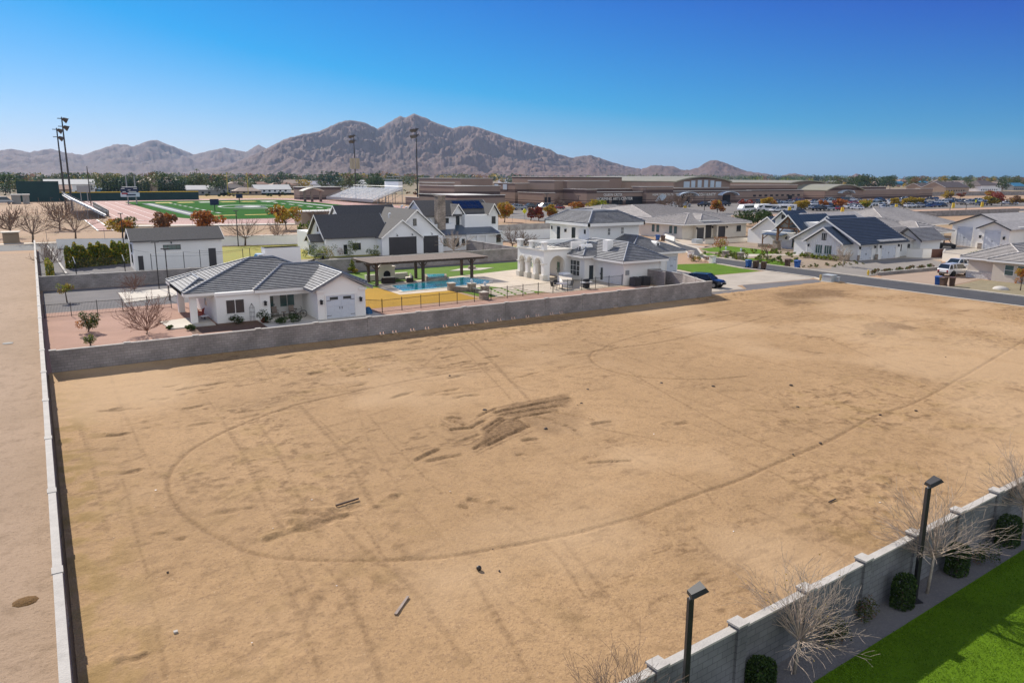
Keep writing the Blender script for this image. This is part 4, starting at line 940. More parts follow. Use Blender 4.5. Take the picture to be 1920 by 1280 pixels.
cm = MB(); cm.box(65.9, 81.4, 3.6, 66.9, 82.4, 5.6); cm.build('chimney', MSTUC, T)
win(T, '-x', 63.3, 84.0, 86.4, .55, 2.75, nv=2, nh=2, gl=MGLASS); win(T, '-y', 83.0, 64.0, 64.9, .1, 2.2, nv=0, gl=MGLASS, name='side_door')
door(T, '-x', 65.1, 81, 81.8, 2.15, MTRIM, MGLASS); 
for x, z0, z1 in ((73.3, 5.4, 6.5), (75.9, 5.5, 6.6)): win(T, '-y', 90.6, x, x+.55, z0, z1, nv=1, nh=1)
for y, z0, z1, w_ in ((98.0, 4.3, 6.4, .8), (94.0, 4.3, 6.5, .9), (100.1, 5.9, 6.4, .35), (91.4, 5.7, 6.3, .4)): win(T, '-x', 69.8, y, y+w_, z0, z1, fr=MFASC)
lantern(T, '-x', 69.8, 96.4, 6.0, 1.3); win(T, '-x', 63.3, 96, 97.2, .6, 2.6, nh=1, gl=MGLASSG); win(T, '-x', 63.3, 92, 93.4, .2, 2.5, nv=1, gl=MGLASSG); door(T, '-x', 63.3, 88.6, 89.6, 2.3, MTRIM, MGLASSG)
gdoor(T, '-y', 83.45, 78.9, 80.8, 2.5, MWGAR, cols=3)
for x, z in ((65.35, 1.7), (70.0, 1.5), (70.8, 1.1), (69.2, 1.6)): MB().box(x, 76.7, z-.3, x+.6, 76.8, z+.3).build('meter_box', MGREYM, T)
pb = MB(); pb.tube((69.78, 90.45, 4.6), (69.78, 90.45, 7.1), .05); pb.tube((71.4, 76.72, 0), (71.4, 76.72, 3.1), .05); pb.build('downpipe', MTRIM, T)
def vent(T, x, y, z, m=None): MB().tube((x, y, z-.3), (x, y, z+.35), .08, .08, 7).tube((x, y, z+.35), (x, y, z+.42), .13, .13, 7).build('roof_vent', m or MGREYM, T)
for v in ((70.0, 80.6, 4.5), (74.2, 91.9, 8.1), (75.9, 92.2, 8.2), (78.2, 91.6, 8.0), (66.9, 83.4, 4.8)): vent(T, *v)

# ---------------------------------------------------------------- tan roofed house beyond the villa
T = thing('ranch_house', 'cream ranch house with pale hip roofs and three dark garage doors', 'house', (128, 129, 0))
wl = MB(); wl.box(126.6, 129.2, 0, 130.2, 146, 3.6); wl.box(130, 128.2, 0, 133, 140, 3.6); wl.box(132.8, 129.6, 0, 137, 150, 4.2); wl.box(137, 128.4, 0, 147, 146, 3.6); wl.box(131.4, 144.6, 0, 157, 175, 4.2); wl.box(136, 172, 0, 156, 190, 3.6)
wl.build('wall', MSTUCC, T)
hip(T, 125.4, 147.8, 127.4, 148, 3.6, (133.6, 134.6, 5.5), (141, 134.6, 5.5), m=MTILEL, step=.6)
hip(T, 131.6, 138, 128.6, 140, 4.3, (134.8, 131.4, 5.5), (134.8, 137, 5.5), m=MTILEL, step=.6)
hip(T, 130.2, 158, 143.4, 176, 4.24, (137.1, 159.5, 6.7), (146, 159.5, 6.7), m=MTILEL, step=.7); hip(T, 135, 158, 171, 191, 3.7, (144, 181, 5.9), (149, 181, 5.9), m=MTILEL, step=.7)
for a0, a1, y, z in ((130.4, 132.3, 128.2, 2.5), (133.7, 136.2, 129.6, 3.3), (137.6, 139.6, 128.4, 2.6)): gdoor(T, '-y', y, a0, a1, z, MDGAR, hw=False)
for y in (131, 132.6, 137, 138.6): win(T, '-x', 126.6, y, y+.9, 1.2, 2.9, fr=MFASC, gl=MGLASSG)
for y in (148.5, 151.3): win(T, '-x', 131.4, y, y+1.5, .4, 3.6, nh=3, fr=MFASC, gl=MGLASSG)
win(T, '-y', 128.4, 143.5, 145.2, 1.2, 2.8)
for x, y in ((132.6, 129.6), (136.6, 129.6), (140.2, 128.4), (130.1, 128.2)): lantern(T, '-y', y, x, 2.6, 1.3)

# ---------------------------------------------------------------- craftsman house
T = thing('craftsman_house', 'white cottage with blue roofs and a timber trussed entrance on stone piers', 'house', (126, 97, 0))
wl = MB(); wl.box(133.5, 106.5, 0, 144, 116, 3.0); gable_wall(wl, '-x', 133.5, 106.5, 114.6, 3.0, 5.7)
wl.box(128.4, 97.2, 0, 142, 108, 3.2); wl.box(127, 92.5, 3.2, 131, 97.2, 5.6); gable_wall(wl, '-x', 130.6, 102.5, 106.5, 5.6, 7.2); wl.box(130.6, 102.5, 3, 136, 106.5, 5.6)
gable_wall(wl, '-x', 128.0, 90.0, 94.0, 5.2, 6.8); wl.box(128, 90, 3, 136, 94, 5.2); wl.box(126.6, 90, 0, 142, 97.2, 3.2)
wl.build('wall', mat('cottage_board', (.76, .75, .71), .8, .03, .5), T)
gable(T, 132.9, 145, 106, 115.1, 2.9, 5.9, 'x', m=MTILEB); gable(T, 130, 137, 102, 107, 5.5, 7.45, 'x', m=MTILEB, name='dormer_roof'); gable(T, 127.4, 136, 89.6, 94.4, 5.1, 7.0, 'x', m=MTILEB, name='dormer_roof')
gable(T, 134, 152, 95, 111, 3.2, 6.9, 'x', m=MTILEL)
gable(T, 124.4, 136, 95.4, 101.6, 4.3, 7.0, 'x', m=MMETALR, name='entrance_roof')
sl = MB(); sl.slab([(126.8, 101.6, 2.7), (126.8, 106.6, 2.7), (131.5, 106.6, 3.6), (131.5, 101.6, 3.6)][::-1], .12); sl.slab([(126, 90, 2.9), (126, 95.4, 2.9), (130, 95.4, 3.7), (130, 90, 3.7)][::-1], .12); sl.build('porch_roof', MMETALR, T)
sm = MB()
for i in range(9): y = 95.6+i*.72; 
for i in range(16): x = 124.7+i*.72; zc = 5.65; sm.tube((x, 95.4, 4.36), (x, 98.5, 7.06), .03, n=4)
sm.build('roof_seam', MMETALR, T)
tm = MB()
for y in (96.0, 101.0): tm.box(124.7, y-.18, 1.6, 125.06, y+.18, 4.3)
tm.box(124.7, 95.6, 4.2, 125.0, 101.4, 4.5); tm.tube((124.85, 98.5, 4.4), (124.85, 98.5, 6.8), .14); tm.tube((124.85, 96, 4.4), (124.85, 98.5, 6.6), .14); tm.tube((124.85, 101, 4.4), (124.85, 98.5, 6.6), .14)
for s, y in ((1, 96.2), (-1, 100.8)): tm.tube((124.85, y, 3.2), (124.85, y+s*1.1, 4.3), .11); tm.tube((124.85, 98.5, 5.0), (124.85, 98.5-s*1.1, 5.5), .1)
tm.tube((127, 106.4, 0), (127, 106.4, 2.7), .14); tm.tube((127, 106.4, 1.7), (127, 105.2, 2.6), .09); tm.build('timber_truss', MWOODT, T)
st = MB()
for y in (96.0, 101.0): st.extr([(124.3, y-.6, 0), (125.5, y-.6, 0), (125.35, y-.45, 1.7), (124.45, y-.45, 1.7)], (0, 1.2, 0)); st.box(124.3, y-.6, 1.7, 125.5, y+.6, 1.82)
st.box(126.6, 103, 0, 127.4, 107.2, .7); st.build('stone_pier', MSTONE, T)
win(T, '-x', 133.5, 109.6, 111.4, 1., 2.3, nv=1, gl=MGLASSG); win(T, '-x', 128.4, 98.8, 100.2, .3, 2.4, nh=2, fr=MFASC); win(T, '-x', 130.6, 104, 105, 5.7, 6.6, fr=MFASC); win(T, '-x', 128, 91.6, 92.4, 5.2, 6.2, fr=MFASC)
win(T, '-x', 126.6, 93, 94.4, 1., 2.3, fr=MFASC); lantern(T, '-x', 128.4, 101.6, 2.2, 1.3); lantern(T, '-x', 126.6, 96.2, 2.2, 1.3)

# ---------------------------------------------------------------- blue roofed house
T = thing('blue_roofed_house', 'white board house with a big dark blue roof and two white garage doors', 'house', (120, 80, 0))
wl = MB()
wl.box(119.8, 79.8, 0, 125.2, 93, 3.05); wl.box(117.5, 81.4, 0, 119.9, 88.6, 3.0); gable_wall(wl, '-x', 117.5, 81.4, 88.6, 3.0, 5.3); gable_wall(wl, '-x', 119.8, 79.8, 93, 3.0, 6.8)
wl.box(125.0, 79.5, 0, 131.8, 88, 3.2); wl.box(131.5, 80.5, 0, 141, 90, 2.9); wl.box(137.2, 79.0, 0, 143.6, 88, 2.9); gable_wall(wl, '-x', 137.2, 79, 83.8, 2.9, 4.9)
for i in range(16): y = 81.6+i*.45; wl.box(117.44, y, .9, 117.5, y+.06, 3.0+max(0, (3.6-abs(y-85)))*.6)
for i in range(13): x = 125.2+i*.5; wl.box(x, 79.44, 2.7, x+.06, 79.5, 3.2)
wl.build('wall', mat('board_and_batten', (.78, .78, .76), .8, .03, .5), T)
sn = MB(); sn.box(117.38, 81.3, 0, 117.5, 84, .95); sn.box(117.38, 87.4, 0, 117.5, 88.7, .95); sn.box(119.7, 79.68, 0, 120.2, 79.8, 1.0); sn.box(117.4, 81.28, 0, 119.9, 81.4, .95); sn.box(124.4, 79.38, 0, 125.1, 79.5, .95); sn.build('stone_skirt', MSTONE, T)
gable(T, 119.0, 133.5, 78.9, 93.6, 2.95, 6.95, 'x', m=MTILEB, tiles=True, step=.45); gable(T, 116.9, 121.5, 80.8, 89.2, 2.95, 5.6, 'x', m=MTILEB, name='front_roof')
gr = MB(); gr.slab([(124.6, 78.9, 3.25), (132.4, 78.9, 3.25), (132.4, 82.6, 4.2), (124.6, 82.6, 4.2)], .14); gr.build('garage_roof', MTILE, T)
gable(T, 131, 142, 80, 90.5, 2.85, 5.0, 'x', m=MTILEL, tiles=True); gable(T, 136.5, 144.5, 78.4, 84.4, 2.85, 5.1, 'x', m=MTILEL, tiles=True, rake=MFASC)
gdoor(T, '-y', 79.8, 120.5, 123.6, 2.35, MWGAR); gdoor(T, '-y', 79.5, 126.1, 130.3, 2.35, MWGAR)
win(T, '-x', 117.5, 83.4, 84.9, .9, 2.5, gl=MGLASSG); win(T, '-x', 117.5, 85.1, 86.6, .9, 2.5, gl=MGLASSG); win(T, '-x', 117.5, 84.6, 85.5, 3.3, 4.5, fr=MFASC)
win(T, '-y', 80.5, 133.0, 133.7, 1., 2.2, fr=MFASC); win(T, '-x', 137.2, 80.6, 81.8, .7, 2.3, fr=MFASC); win(T, '-y', 80.5, 135.6, 136.3, 1., 2.2, fr=MFASC)
for f_, a, p in (('-y', 79.8, 124.4), ('-y', 79.8, 120.1), ('-y', 79.5, 125.6), ('-y', 79.5, 131.0), ('-x', 117.5, 88.0)): lantern(T, f_, a, p, 2.3, 1.2)

# ---------------------------------------------------------------- big white garage
T = thing('garage_building', 'tall white garage building with two high white doors and stone bases', 'garage', (161, 80, 0))
def kx(p): d = DIR(p, 440); return d[0]/d[1]
YK = lambda p, x: x/kx(p)
XA, XB = 161.9, 165.5; a0, a1 = YK(1893, XA), YK(1836, XA); b0, b1 = YK(1893, XB), YK(1784, XB)
wl = MB(); wl.box(XA, a0, 0, 176, a1, 4.3); wl.box(XB, a0+.1, 0, 190, b1, 4.6)
gable_wall(wl, '-x', XA, a0, a1, 4.3, 5.5); wl.box(153, 88.5, 0, 162, 100, 3.2)
gable_wall(wl, '-x', XB, b0, b1, 4.6, 6.6); wl.build('wall', MSTUC, T)
gable(T, XA-.6, 177, a0-.5, a1+.5, 4.2, 5.7, 'x', m=MTILEL, rake=MFASC); gable(T, XB-.6, 192, b0-.5, b1+.5, 4.5, 6.9, 'x', m=MTILEL, rake=MFASC)
hip(T, 151.6, 164, 87.4, 101, 3.2, (157, 92, 5.0), (157, 95.5, 5.0), m=MTILEL, step=.6)
gdoor(T, '-x', XA, YK(1877, XA), YK(1846, XA), 3.9, MWGAR, rows=6); gdoor(T, '-x', XB, YK(1823, XB), YK(1794, XB), 4.1, MWGAR, rows=6)
for y0, y1 in ((a0-.05, YK(1879, XA)), (YK(1843, XA), a1+.05)): sn = MB(); sn.box(XA-.12, y0, 0, XA, y1, 1.1); sn.box(XA-.16, y0-.04, 1.1, XA+.02, y1+.04, 1.2); sn.build('stone_skirt', MSTONE, T)
for p_ in (1884, 1839): lantern(T, '-x', XA, YK(p_, XA), 2.6, 1.6)
lantern(T, '-y', a0, 168, 2.9, 1.8)
T = thing('roof_house', 'low white house under pale grey hip roofs behind the blue roofed house', 'house', (150, 92, 0))
wl = MB(); wl.box(146, 92, 0, 158, 104, 3.2); wl.box(168, 104, 0, 186, 122, 3.4); wl.build('wall', MSTUC, T)
hip(T, 144.5, 160, 90.5, 106, 3.2, (151, 98, 5.6), (155, 98, 5.6), m=MTILEL, step=.6); hip(T, 164, 192, 102, 126, 3.4, (174, 113, 6.8), (184, 113, 6.8), m=MTILEL, step=.7)

# ---------------------------------------------------------------- white house at the right edge
T = thing('bungalow', 'pale bungalow with tan tiled roof at the right edge by the street', 'house', (113.7, 54, 0))
wl = MB(); wl.box(113.8, 54.2, 0, 126, 58.2, 3.0); wl.box(112.9, 40, 0, 126, 54.4, 3.0); wl.build('wall', mat('beige_stucco', (.66, .58, .49), .9, .04, .5, .15, 60), T)
hip(T, 112.9, 128, 50, 59, 3.0, (117.4, 54.6, 4.9), (123, 54.6, 4.9), m=MTILEL, step=.4); hip(T, 112.1, 128, 38, 54.9, 3.02, (119.5, 46.4, 5.9), (121, 46.4, 5.9), m=MTILEL, step=.4)
sn = MB(); sn.box(113.68, 54.45, 0, 113.8, 58.3, .9); sn.box(113.62, 54.4, .9, 113.82, 58.34, 1.0); sn.build('stone_skirt', mat('white_stone', (.62, .6, .57), .9, .3, 5, .8, 8), T)
win(T, '-x', 112.9, 51.6, 52.8, .95, 2.4, nh=1, gl=MGLASSG, fw=.05); win(T, '-x', 112.9, 50.0, 51.2, .95, 2.4, nh=1, gl=MGLASSG, fw=.05); win(T, '-x', 112.9, 44, 46, .95, 2.4, nv=1, gl=MGLASSG)

# ================================================================ SCHOOL
def bandmat(name, base, dark, lim):
    m = bpy.data.materials.new(name); m.use_nodes = True; nt = m.node_tree; L = nt.links; b = nt.nodes['Principled BSDF']; b.inputs['Roughness'].default_value = .9; b.inputs['Specular IOR Level'].default_value = .15
    geo = nt.nodes.new('ShaderNodeNewGeometry'); sp = nt.nodes.new('ShaderNodeSeparateXYZ'); L.new(geo.outputs['Position'], sp.inputs[0])
    mr = nt.nodes.new('ShaderNodeMapRange'); mr.inputs[2].default_value = 16.; L.new(sp.outputs[2], mr.inputs[0])
    r = nt.nodes.new('ShaderNodeValToRGB'); r.color_ramp.interpolation = 'CONSTANT'; L.new(mr.outputs[0], r.inputs[0])
    e = r.color_ramp.elements; e[0].position = 0; e[0].color = (*dark, 1); e[1].position = lim[0]/16; e[1].color = (*base, 1)
    for i, z in enumerate(lim[1:]):
        k = e.new(z/16); k.color = (*(dark if i % 2 == 0 else base), 1)
    n = nt.nodes.new('ShaderNodeTexNoise'); n.inputs['Scale'].default_value = .15; n.inputs['Detail'].default_value = 6; L.new(geo.outputs['Position'], n.inputs['Vector'])
    m2 = nt.nodes.new('ShaderNodeMapRange'); m2.inputs[3].default_value = .85; m2.inputs[4].default_value = 1.15; L.new(n.outputs[0], m2.inputs[0])
    mx = nt.nodes.new('ShaderNodeVectorMath'); mx.operation = 'SCALE'; L.new(r.outputs[0], mx.inputs[0]); L.new(m2.outputs[0], mx.inputs['Scale']); L.new(mx.outputs[0], b.inputs['Base Color'])
    return m
MSCH = bandmat('banded_masonry', (.27, .20, .165), (.10, .07, .065), (1.6, 2.2, 2.6, 6.0, 7.6, 13.2))
MROOFW = mat('white_membrane_roof', (.62, .60, .56), .8, .08, .1); MROOFG = mat('sage_metal_roof', (.27, .26, .19), .5, .08, .1, spec=.4)
def kk(p): d = DIR(p, 365); return d[0]/d[1]
SCH = thing('school', 'sprawling banded brown masonry school with flat roofs and arched green vaults', 'school', (240, 312, 0))
def bpx(pl, pc, pr, yc, top, name='wing', par=None, zt=None):
    xc = kk(pc)*yc; y1 = min(xc/kk(pl) if pl < pc-1 else yc+40, yc+160); x1 = kk(pr)*yc; z = HA(xc, yc, top) if zt is None else zt
    mb = MB().box(xc, yc, 0, x1, y1, z); o = mb.build(name, MSCH, par or SCH)
    rf = MB().box(xc+.5, yc+.5, z, x1-.5, y1-.5, z+.02); rf.box(xc-.2, yc-.2, z, x1+.2, yc+.5, z+.25); rf.box(xc-.2, yc+.5, z, xc+.5, y1+.2, z+.25); rf.build('flat_roof', MROOFW, o)
    return o, (xc, yc, x1, y1, z)
GYM = thing('gymnasium', 'stepped brown brick gymnasium block to the left of the school', 'gymnasium', (140, 264, 0))
bpx(785, 856, 946.5, 262, 367, par=GYM); bpx(787, 852, 938, 300, 349.5, par=GYM); bpx(786, 864, 924, 338, 335, par=GYM); bpx(760, 786, 800, 345, 371, par=GYM); o_, q_ = bpx(786, 819, 852, 320, 343, par=GYM)
pw = MB()
for i in range(7): pw.box(157.4, 306+i*4.5, 4.2, 157.5, 307.6+i*4.5, 5.6)
a1, A1 = bpx(925, 965.5, 992, 345, 344.2); bpx(960, 1038, 1165, 362, 332.3); bpx(990, 1039, 1064, 326, 339.6); bpx(1036, 1063, 1141, 323, 339.8)
b1, B1 = bpx(971, 1019, 1040, 317, 362.3, name='entrance_wing'); d1, D1 = bpx(1050, 1100, 1119, 306, 355.6); e1, E1 = bpx(1112, 1118, 1212, 312, 360.6); bpx(1112, 1118, 1186, 322, 354.6); f1, F1 = bpx(1184, 1212, 1262, 309, 350.6)
g1, G1 = bpx(1255, 1262, 1408, 310, 359); bpx(1255, 1263, 1366, 317, 352.6); h1, H1 = bpx(1400, 1408, 1506, 311, 357.2); bpx(1358, 1366, 1494, 330, 347.8); i1, I1 = bpx(1608, 1617, 1724, 322, 355.8); bpx(1600, 1612, 1660, 345, 350.8); bpx(1716, 1722, 1748, 330, 354)
def vault(pc, pr, yc, sr, tp, y1, par, name='vaulted_hall', n=14):
    x0, x1 = kk(pc)*yc, kk(pr)*yc; zs, zt = HA(x0, yc, sr), HA((x0+x1)/2, yc, tp); c = (x0+x1)/2; r = (x1-x0)/2
    arc = [(c-r*math.cos(PI*i/n*1.), zs+(zt-zs)*(1-((2*i/n-1)**2))) for i in range(n+1)]; arc = [(x0+(x1-x0)*i/n, zs+(zt-zs)*(1-(2*i/n-1)**2)) for i in range(n+1)]
    mb = MB(); mb.extr([(x0, yc, 0), (x1, yc, 0)]+[(a, yc, z) for a, z in arc[::-1]], (0, y1-yc, 0)); o = mb.build(name, MSCH, par)
    rf = MB()
    for (a, z), (b, w_) in zip(arc, arc[1:]): rf.slab([(a, yc-1.5, z+.5), (b, yc-1.5, w_+.5), (b, y1, w_+.5), (a, y1, z+.5)], .7)
    rf.build('vault_roof', MROOFG, o); return o, (x0, x1, zs, zt, arc)
v1, V1 = vault(1262, 1368, 322, 341.5, 332.2, 420, SCH)
pn = MB(); x0, x1, zs, zt, arc = V1
MPANEL = mat('white_window_panel', (.50, .58, .66), .4, .04, 1)
for i in range(6):
    c = x0+(x1-x0)*(.22+.112*i); w_ = (x1-x0)*(.034 if 0 < i < 5 else .05); ztop = zs+(zt-zs)*(1-(2*(c-x0)/(x1-x0)-1)**2)-1.6
    p_ = MB().box(c-w_, 321.85, HA(c, 322, 352.2), c+w_, 321.95, ztop); p_.build('window', MPANEL, v1)
vault(1477, 1545, 345, 344, 339.6, 420, SCH); v3, V3 = vault(1546, 1618, 318, 358, 347, 400, SCH)
def slope_side(v, V, yc):                         # lower lean-to roofs
    pass
dk = mat('dark_opening', (.012, .013, .018), .7, 0)
for (o, Q, a, b, z0, z1) in ((b1, B1, .1, .32, 0, 4.2), (b1, B1, .42, .64, 0, 4.2), (e1, E1, .05, .25, 0, 4.), (e1, E1, .3, .52, 0, 4.), (e1, E1, .58, .97, 0, 4.2), (g1, G1, .1, .2, 0, 4.5), (g1, G1, .62, .72, 0, 4.5), (h1, H1, .7, .78, 0, 3.6)):
    w_ = Q[2]-Q[0]; MB().box(Q[0]+a*w_, Q[1]-.12, z0, Q[0]+b*w_, Q[1]-.02, z1).build('entrance', dk, o)
for i in range(9):
    w_ = H1[2]-H1[0]; MB().box(H1[0]+w_*(.04+i*.105), H1[1]-.12, 3.2, H1[0]+w_*(.09+i*.105), H1[1]-.02, 4.2).build('window', dk, h1)
for i in range(4): MB().box(A1[0]-.14, A1[1]+8+i*9, 7.4, A1[0]-.04, A1[1]+12+i*9, 10.2).build('window', MPANEL, a1)
# arched door canopies, skylights
for Q, o, f in ((G1, g1, .15), (G1, g1, .67), (V3, v3, .5)):
    c = Q[0]+((Q[2]-Q[0]) if o is not v3 else (Q[1]-Q[0]))*f; y = 309.8 if o is not v3 else 317.8; cn = MB()
    for i in range(8):
        a, b = PI*i/8, PI*(i+1)/8; p = lambda t, r: (c+r*math.cos(t), y, 4.2+.28*r*math.sin(t))
        cn.extr([p(a, 6.5), p(a, 7.4), p(b, 7.4), p(b, 6.5)], (0, -3, 0))
    cn.build('canopy', MPANEL, o)
# lettering (flat cut letters on the walls)
def lettering(par, txt, x, y, z, size, m=None, name='lettering'):
    cu = bpy.data.curves.new(name, 'FONT'); cu.body = txt; cu.size = size; cu.extrude = .06; cu.align_x = 'CENTER'
    t = bpy.data.objects.new(name, cu); C.objects.link(t); bpy.context.view_layer.update()
    me = bpy.data.meshes.new_from_object(t.evaluated_get(bpy.context.evaluated_depsgraph_get())); bpy.data.objects.remove(t)
    me.transform(Matrix.Translation((x-ORG[par.name][0], y-ORG[par.name][1], z-ORG[par.name][2])) @ Matrix.Rotation(PI/2, 4, 'X')); me.materials.clear(); me.materials.append(m or MLINE)
    o = bpy.data.objects.new(name, me); C.objects.link(o); o.parent = par; ORG[o.name] = ORG[par.name]
c = E1[0]+(E1[2]-E1[0])*.32
lettering(e1, 'QUEEN CREEK', c, 311.8, E1[4]-2.0, 1.9); lettering(e1, 'PERFORMING ARTS CENTER', c, 311.8, E1[4]-4.1, 2.1)
lettering(f1, 'HOME OF THE COLTS', (F1[0]+F1[2])/2+2, 308.8, F1[4]-4.6, 1.5); lettering(g1, 'TEAM  CULTURE  COMMUNITY', (G1[0]+G1[2])/2-14, 309.8, G1[4]-2.6, 2.2)
lettering(v3, 'ATHLETICS', V3[0]+(V3[1]-V3[0])*.62, 317.8, V3[3]-5.2, 2.4); lettering(v3, 'ARENA', V3[0]+(V3[1]-V3[0])*.62, 317.8, V3[3]-7.9, 2.2)
lg = MB()
for i in range(5):                                  # swept horse-mane mark
    c = F1[0]+(F1[2]-F1[0])*.55; lg.extr([(c-4+i*1.2, 308.9, 1.6+i*.1), (c-3+i*1.2, 308.9, 1.6+i*.1), (c-.6+i*1.1, 308.9, 5.4-abs(i-2)*.5), (c-1.6+i*1.1, 308.9, 5.6-abs(i-2)*.5)], (0, -.08, 0))
lg.build('emblem', MPANEL, f1)
# ================================================================ STADIUM
T = thing('grandstand', 'big grey aluminium grandstand with a white press box at its top', 'grandstand', (150, 365, 0))
xs0, xs1, ya, yb = 150., kk(663)*452, 378., 452.; zt = HA(xs1, yb, 350.5); n = 22
for i in range(n):
    t = i/n; x = xs0+(xs1-xs0)*t; z = 1.6+(zt-1.6)*t; b = MB()
    for k in range(5): y0 = ya+(yb-ya)*k/5; b.box(x, y0+.5, z+.25, x+.55, y0+(yb-ya)/5-.9, z+.38)
    b.box(x, ya, z-.12, x+(xs1-xs0)/n, yb, z-.04); b.build('bench_row', MALU, T)
fr = MB()
for k in range(9):
    y = ya+(yb-ya)*k/8
    for t in (.15, .4, .65, .97): fr.tube((xs0+(xs1-xs0)*t, y, 0), (xs0+(xs1-xs0)*t, y, 1.4+(zt-1.6)*t), .16, n=4)
    fr.tube((xs0, y, 1.3), (xs1, y, zt-.3), .14, n=4); fr.tube((xs0+(xs1-xs0)*.4, y, 0), (xs1, y, zt*.7), .08, n=4)
fr.build('steel_frame', MGREYM, T)
rl = MB()
for y in (ya, yb): rl.tube((xs0, y, 2.6), (xs1, y, zt+1.1), .06, n=4); rl.tube((xs0, y, 2.1), (xs1, y, zt+.6), .05, n=4)
rl.tube((xs1, ya, zt+1.1), (xs1, yb, zt+1.1), .08, n=4); rl.box(xs0-.3, ya, .9, xs0-.2, yb, 2.3); rl.build('guard_rail', MGREYM, T)
y0 = kk(735) and xs1/kk(735); pb = MB(); z1 = HA(xs1, y0, 340.5); z2 = HA(xs1, y0, 336.); ya_, yb_ = xs1/kk(747), xs1/kk(721)
pb.box(xs1+.2, ya_, zt-1.5, xs1+2.6, yb_, z1); p_ = pb.build('press_box', MWHITE, T)
pb = MB(); pb.box(xs1+.4, ya_+.3, z1, xs1+2.4, yb_-.3, z2-.3); pb.build('pane', MGLASSG, p_); pb = MB(); pb.box(xs1-.4, ya_-.4, z2-.3, xs1+2.9, yb_+.4, z2)
for k in range(5): y = ya_+(yb_-ya_)*(k+.5)/5; pb.tube((xs1+1.5, y, z2), (xs1+1.5, y, z2+1.2), .06, n=4); pb.box(xs1+1, y-.8, z2+1.2, xs1+2, y+.8, z2+1.6)
pb.build('press_box_roof', MGREYM, p_)
T = thing('bleachers', 'small aluminium bleachers seen from the side left of the running track', 'bleachers', (10, 300, 0))
for i in range(12):
    x = 20.5-i*.85; z = .8+i*.5; b = MB().box(x-.4, 292, z+.3, x, 366, z+.4); b.box(x-.85, 292, z-.1, x, 366, z-.04); b.build('bench_row', MALU, T)
fr = MB()
for k in range(8):
    y = 292+k*10.4; fr.tube((20.5, y, .6), (10.6, y, 6.3), .14, n=4)
    for x in (12, 15, 18): fr.tube((x, y, 0), (x, y, (20.5-x)/.85*.5+.7), .1, n=4)
fr.tube((10.4, 292, 7.6), (10.4, 366, 7.6), .07, n=4); fr.tube((20.5, 292, 1.9), (10.5, 292, 7.7), .08, n=4); fr.tube((20.9, 292, 2.2), (20.9, 366, 2.2), .06, n=4)
for k in range(12): fr.tube((10.4, 292+k*6.7, 6.2), (10.4, 292+k*6.7, 7.6), .05, n=4)
fr.build('steel_frame', MGREYM, T)
MB().box(21.6, 300, 0, 22, 402, 2.2).build('x', MGREYM) if 0 else None
blockwall('boundary_wall', 'dark windscreen fence along the near bend of the running track', [(21.8, 300), (23.2, 402)], 2.4, m=mat('windscreen', (.05, .05, .055), .9, .1), pil=99, cat='fence')
def floodpole(x, y, top, lab, dirx=1, rows=3, low=False):
    z = HA(x, y, top); T = thing('floodlight_mast', lab, 'floodlight mast', (x, y, 0), 'stadium floodlight masts')
    MB().tube((x, y, 0), (x, y, z*.45), .42, .36, 8).tube((x, y, z*.45), (x, y, z), .36, .22, 8).build('pole', MBRONZE, T)
    for r in range(2):
        zz = z-.6-r*3.0; a = MB().tube((x, y-3.2, zz), (x, y+3.2, zz), .18, n=5).tube((x-1.6*dirx, y, zz), (x+2*dirx, y, zz), .15, n=5).build('crossarm', MBRONZE, T)
        for k in range(4):
            yy = y-2.7+k*1.8; f = MB().tube((x+.3*dirx, yy, zz), (x+1.9*dirx, yy, zz-.9), .35, .95, 8); f.build('floodlight', MBRONZE, T)
    if low:
        zl = HA(x, y, 307); b = MB()
        for k in range(9):
            a = 2*PI*k/9; b.box(x+2.4*math.cos(a)-.5, y+2.4*math.sin(a)-.5, zl-3.2, x+2.4*math.cos(a)+.5, y+2.4*math.sin(a)+.5, zl+3.2); b.tube((x, y, zl), (x+2.4*math.cos(a), y+2.4*math.sin(a), zl), .1, n=4)
        b.build('antenna_panel', mat('antenna', (.35, .3, .22), .7, .1), T)
    return T
floodpole(11.4, 372, 240, 'shorter of the two tall floodlight masts behind the left bleachers'); floodpole(13.2, 360, 219.5, 'taller of the two tall floodlight masts behind the left bleachers')
floodpole(kk(667.5)*455, 455, 252, 'floodlight mast with phone antennas behind the grandstand', -1, low=True); floodpole(kk(783)*372, 372, 240, 'tallest floodlight mast right of the grandstand press box', -1)
T = thing('scoreboard', 'dark scoreboard with white and red banner panels behind the field', 'scoreboard', (41, 430, 0))
for x in (40.6, 44.4): MB().tube((x, 431, 0), (x, 431, 14), .35, .35, 6).build('post', MGREYM, T)
def rowz(x, y, r): return HA(x, y, r)
z = lambda r: HA(42.5, 431, r)
MB().box(37.6, 430, z(361), 45.6, 430.6, z(351.6)).build('display_board', MNAVY, T); MB().box(37.4, 429.9, z(369), 46, 430.6, z(361.2)).build('banner', MPANEL, T)
MB().box(37.9, 429.8, z(364), 40.6, 429.88, z(361.6)).build('banner_patch', mat('red_banner', (.35, .03, .04), .6, 0), T); MB().box(40, 429.8, z(366.6), 44.2, 429.88, z(364)).build('banner_patch', MNAVY, T)
for i, (a, b, r0, r1) in enumerate(((38.2, 45, 351.2, 350), (37.8, 39.4, 354, 353), (43.4, 45, 354, 353), (38.4, 39.8, 360, 359), (41.2, 44.6, 360, 359), (40.8, 42, 357, 356))):
    MB().box(a, 429.8, z(r0), b, 429.95, z(r1)).build('panel_strip', MWHITE, T)
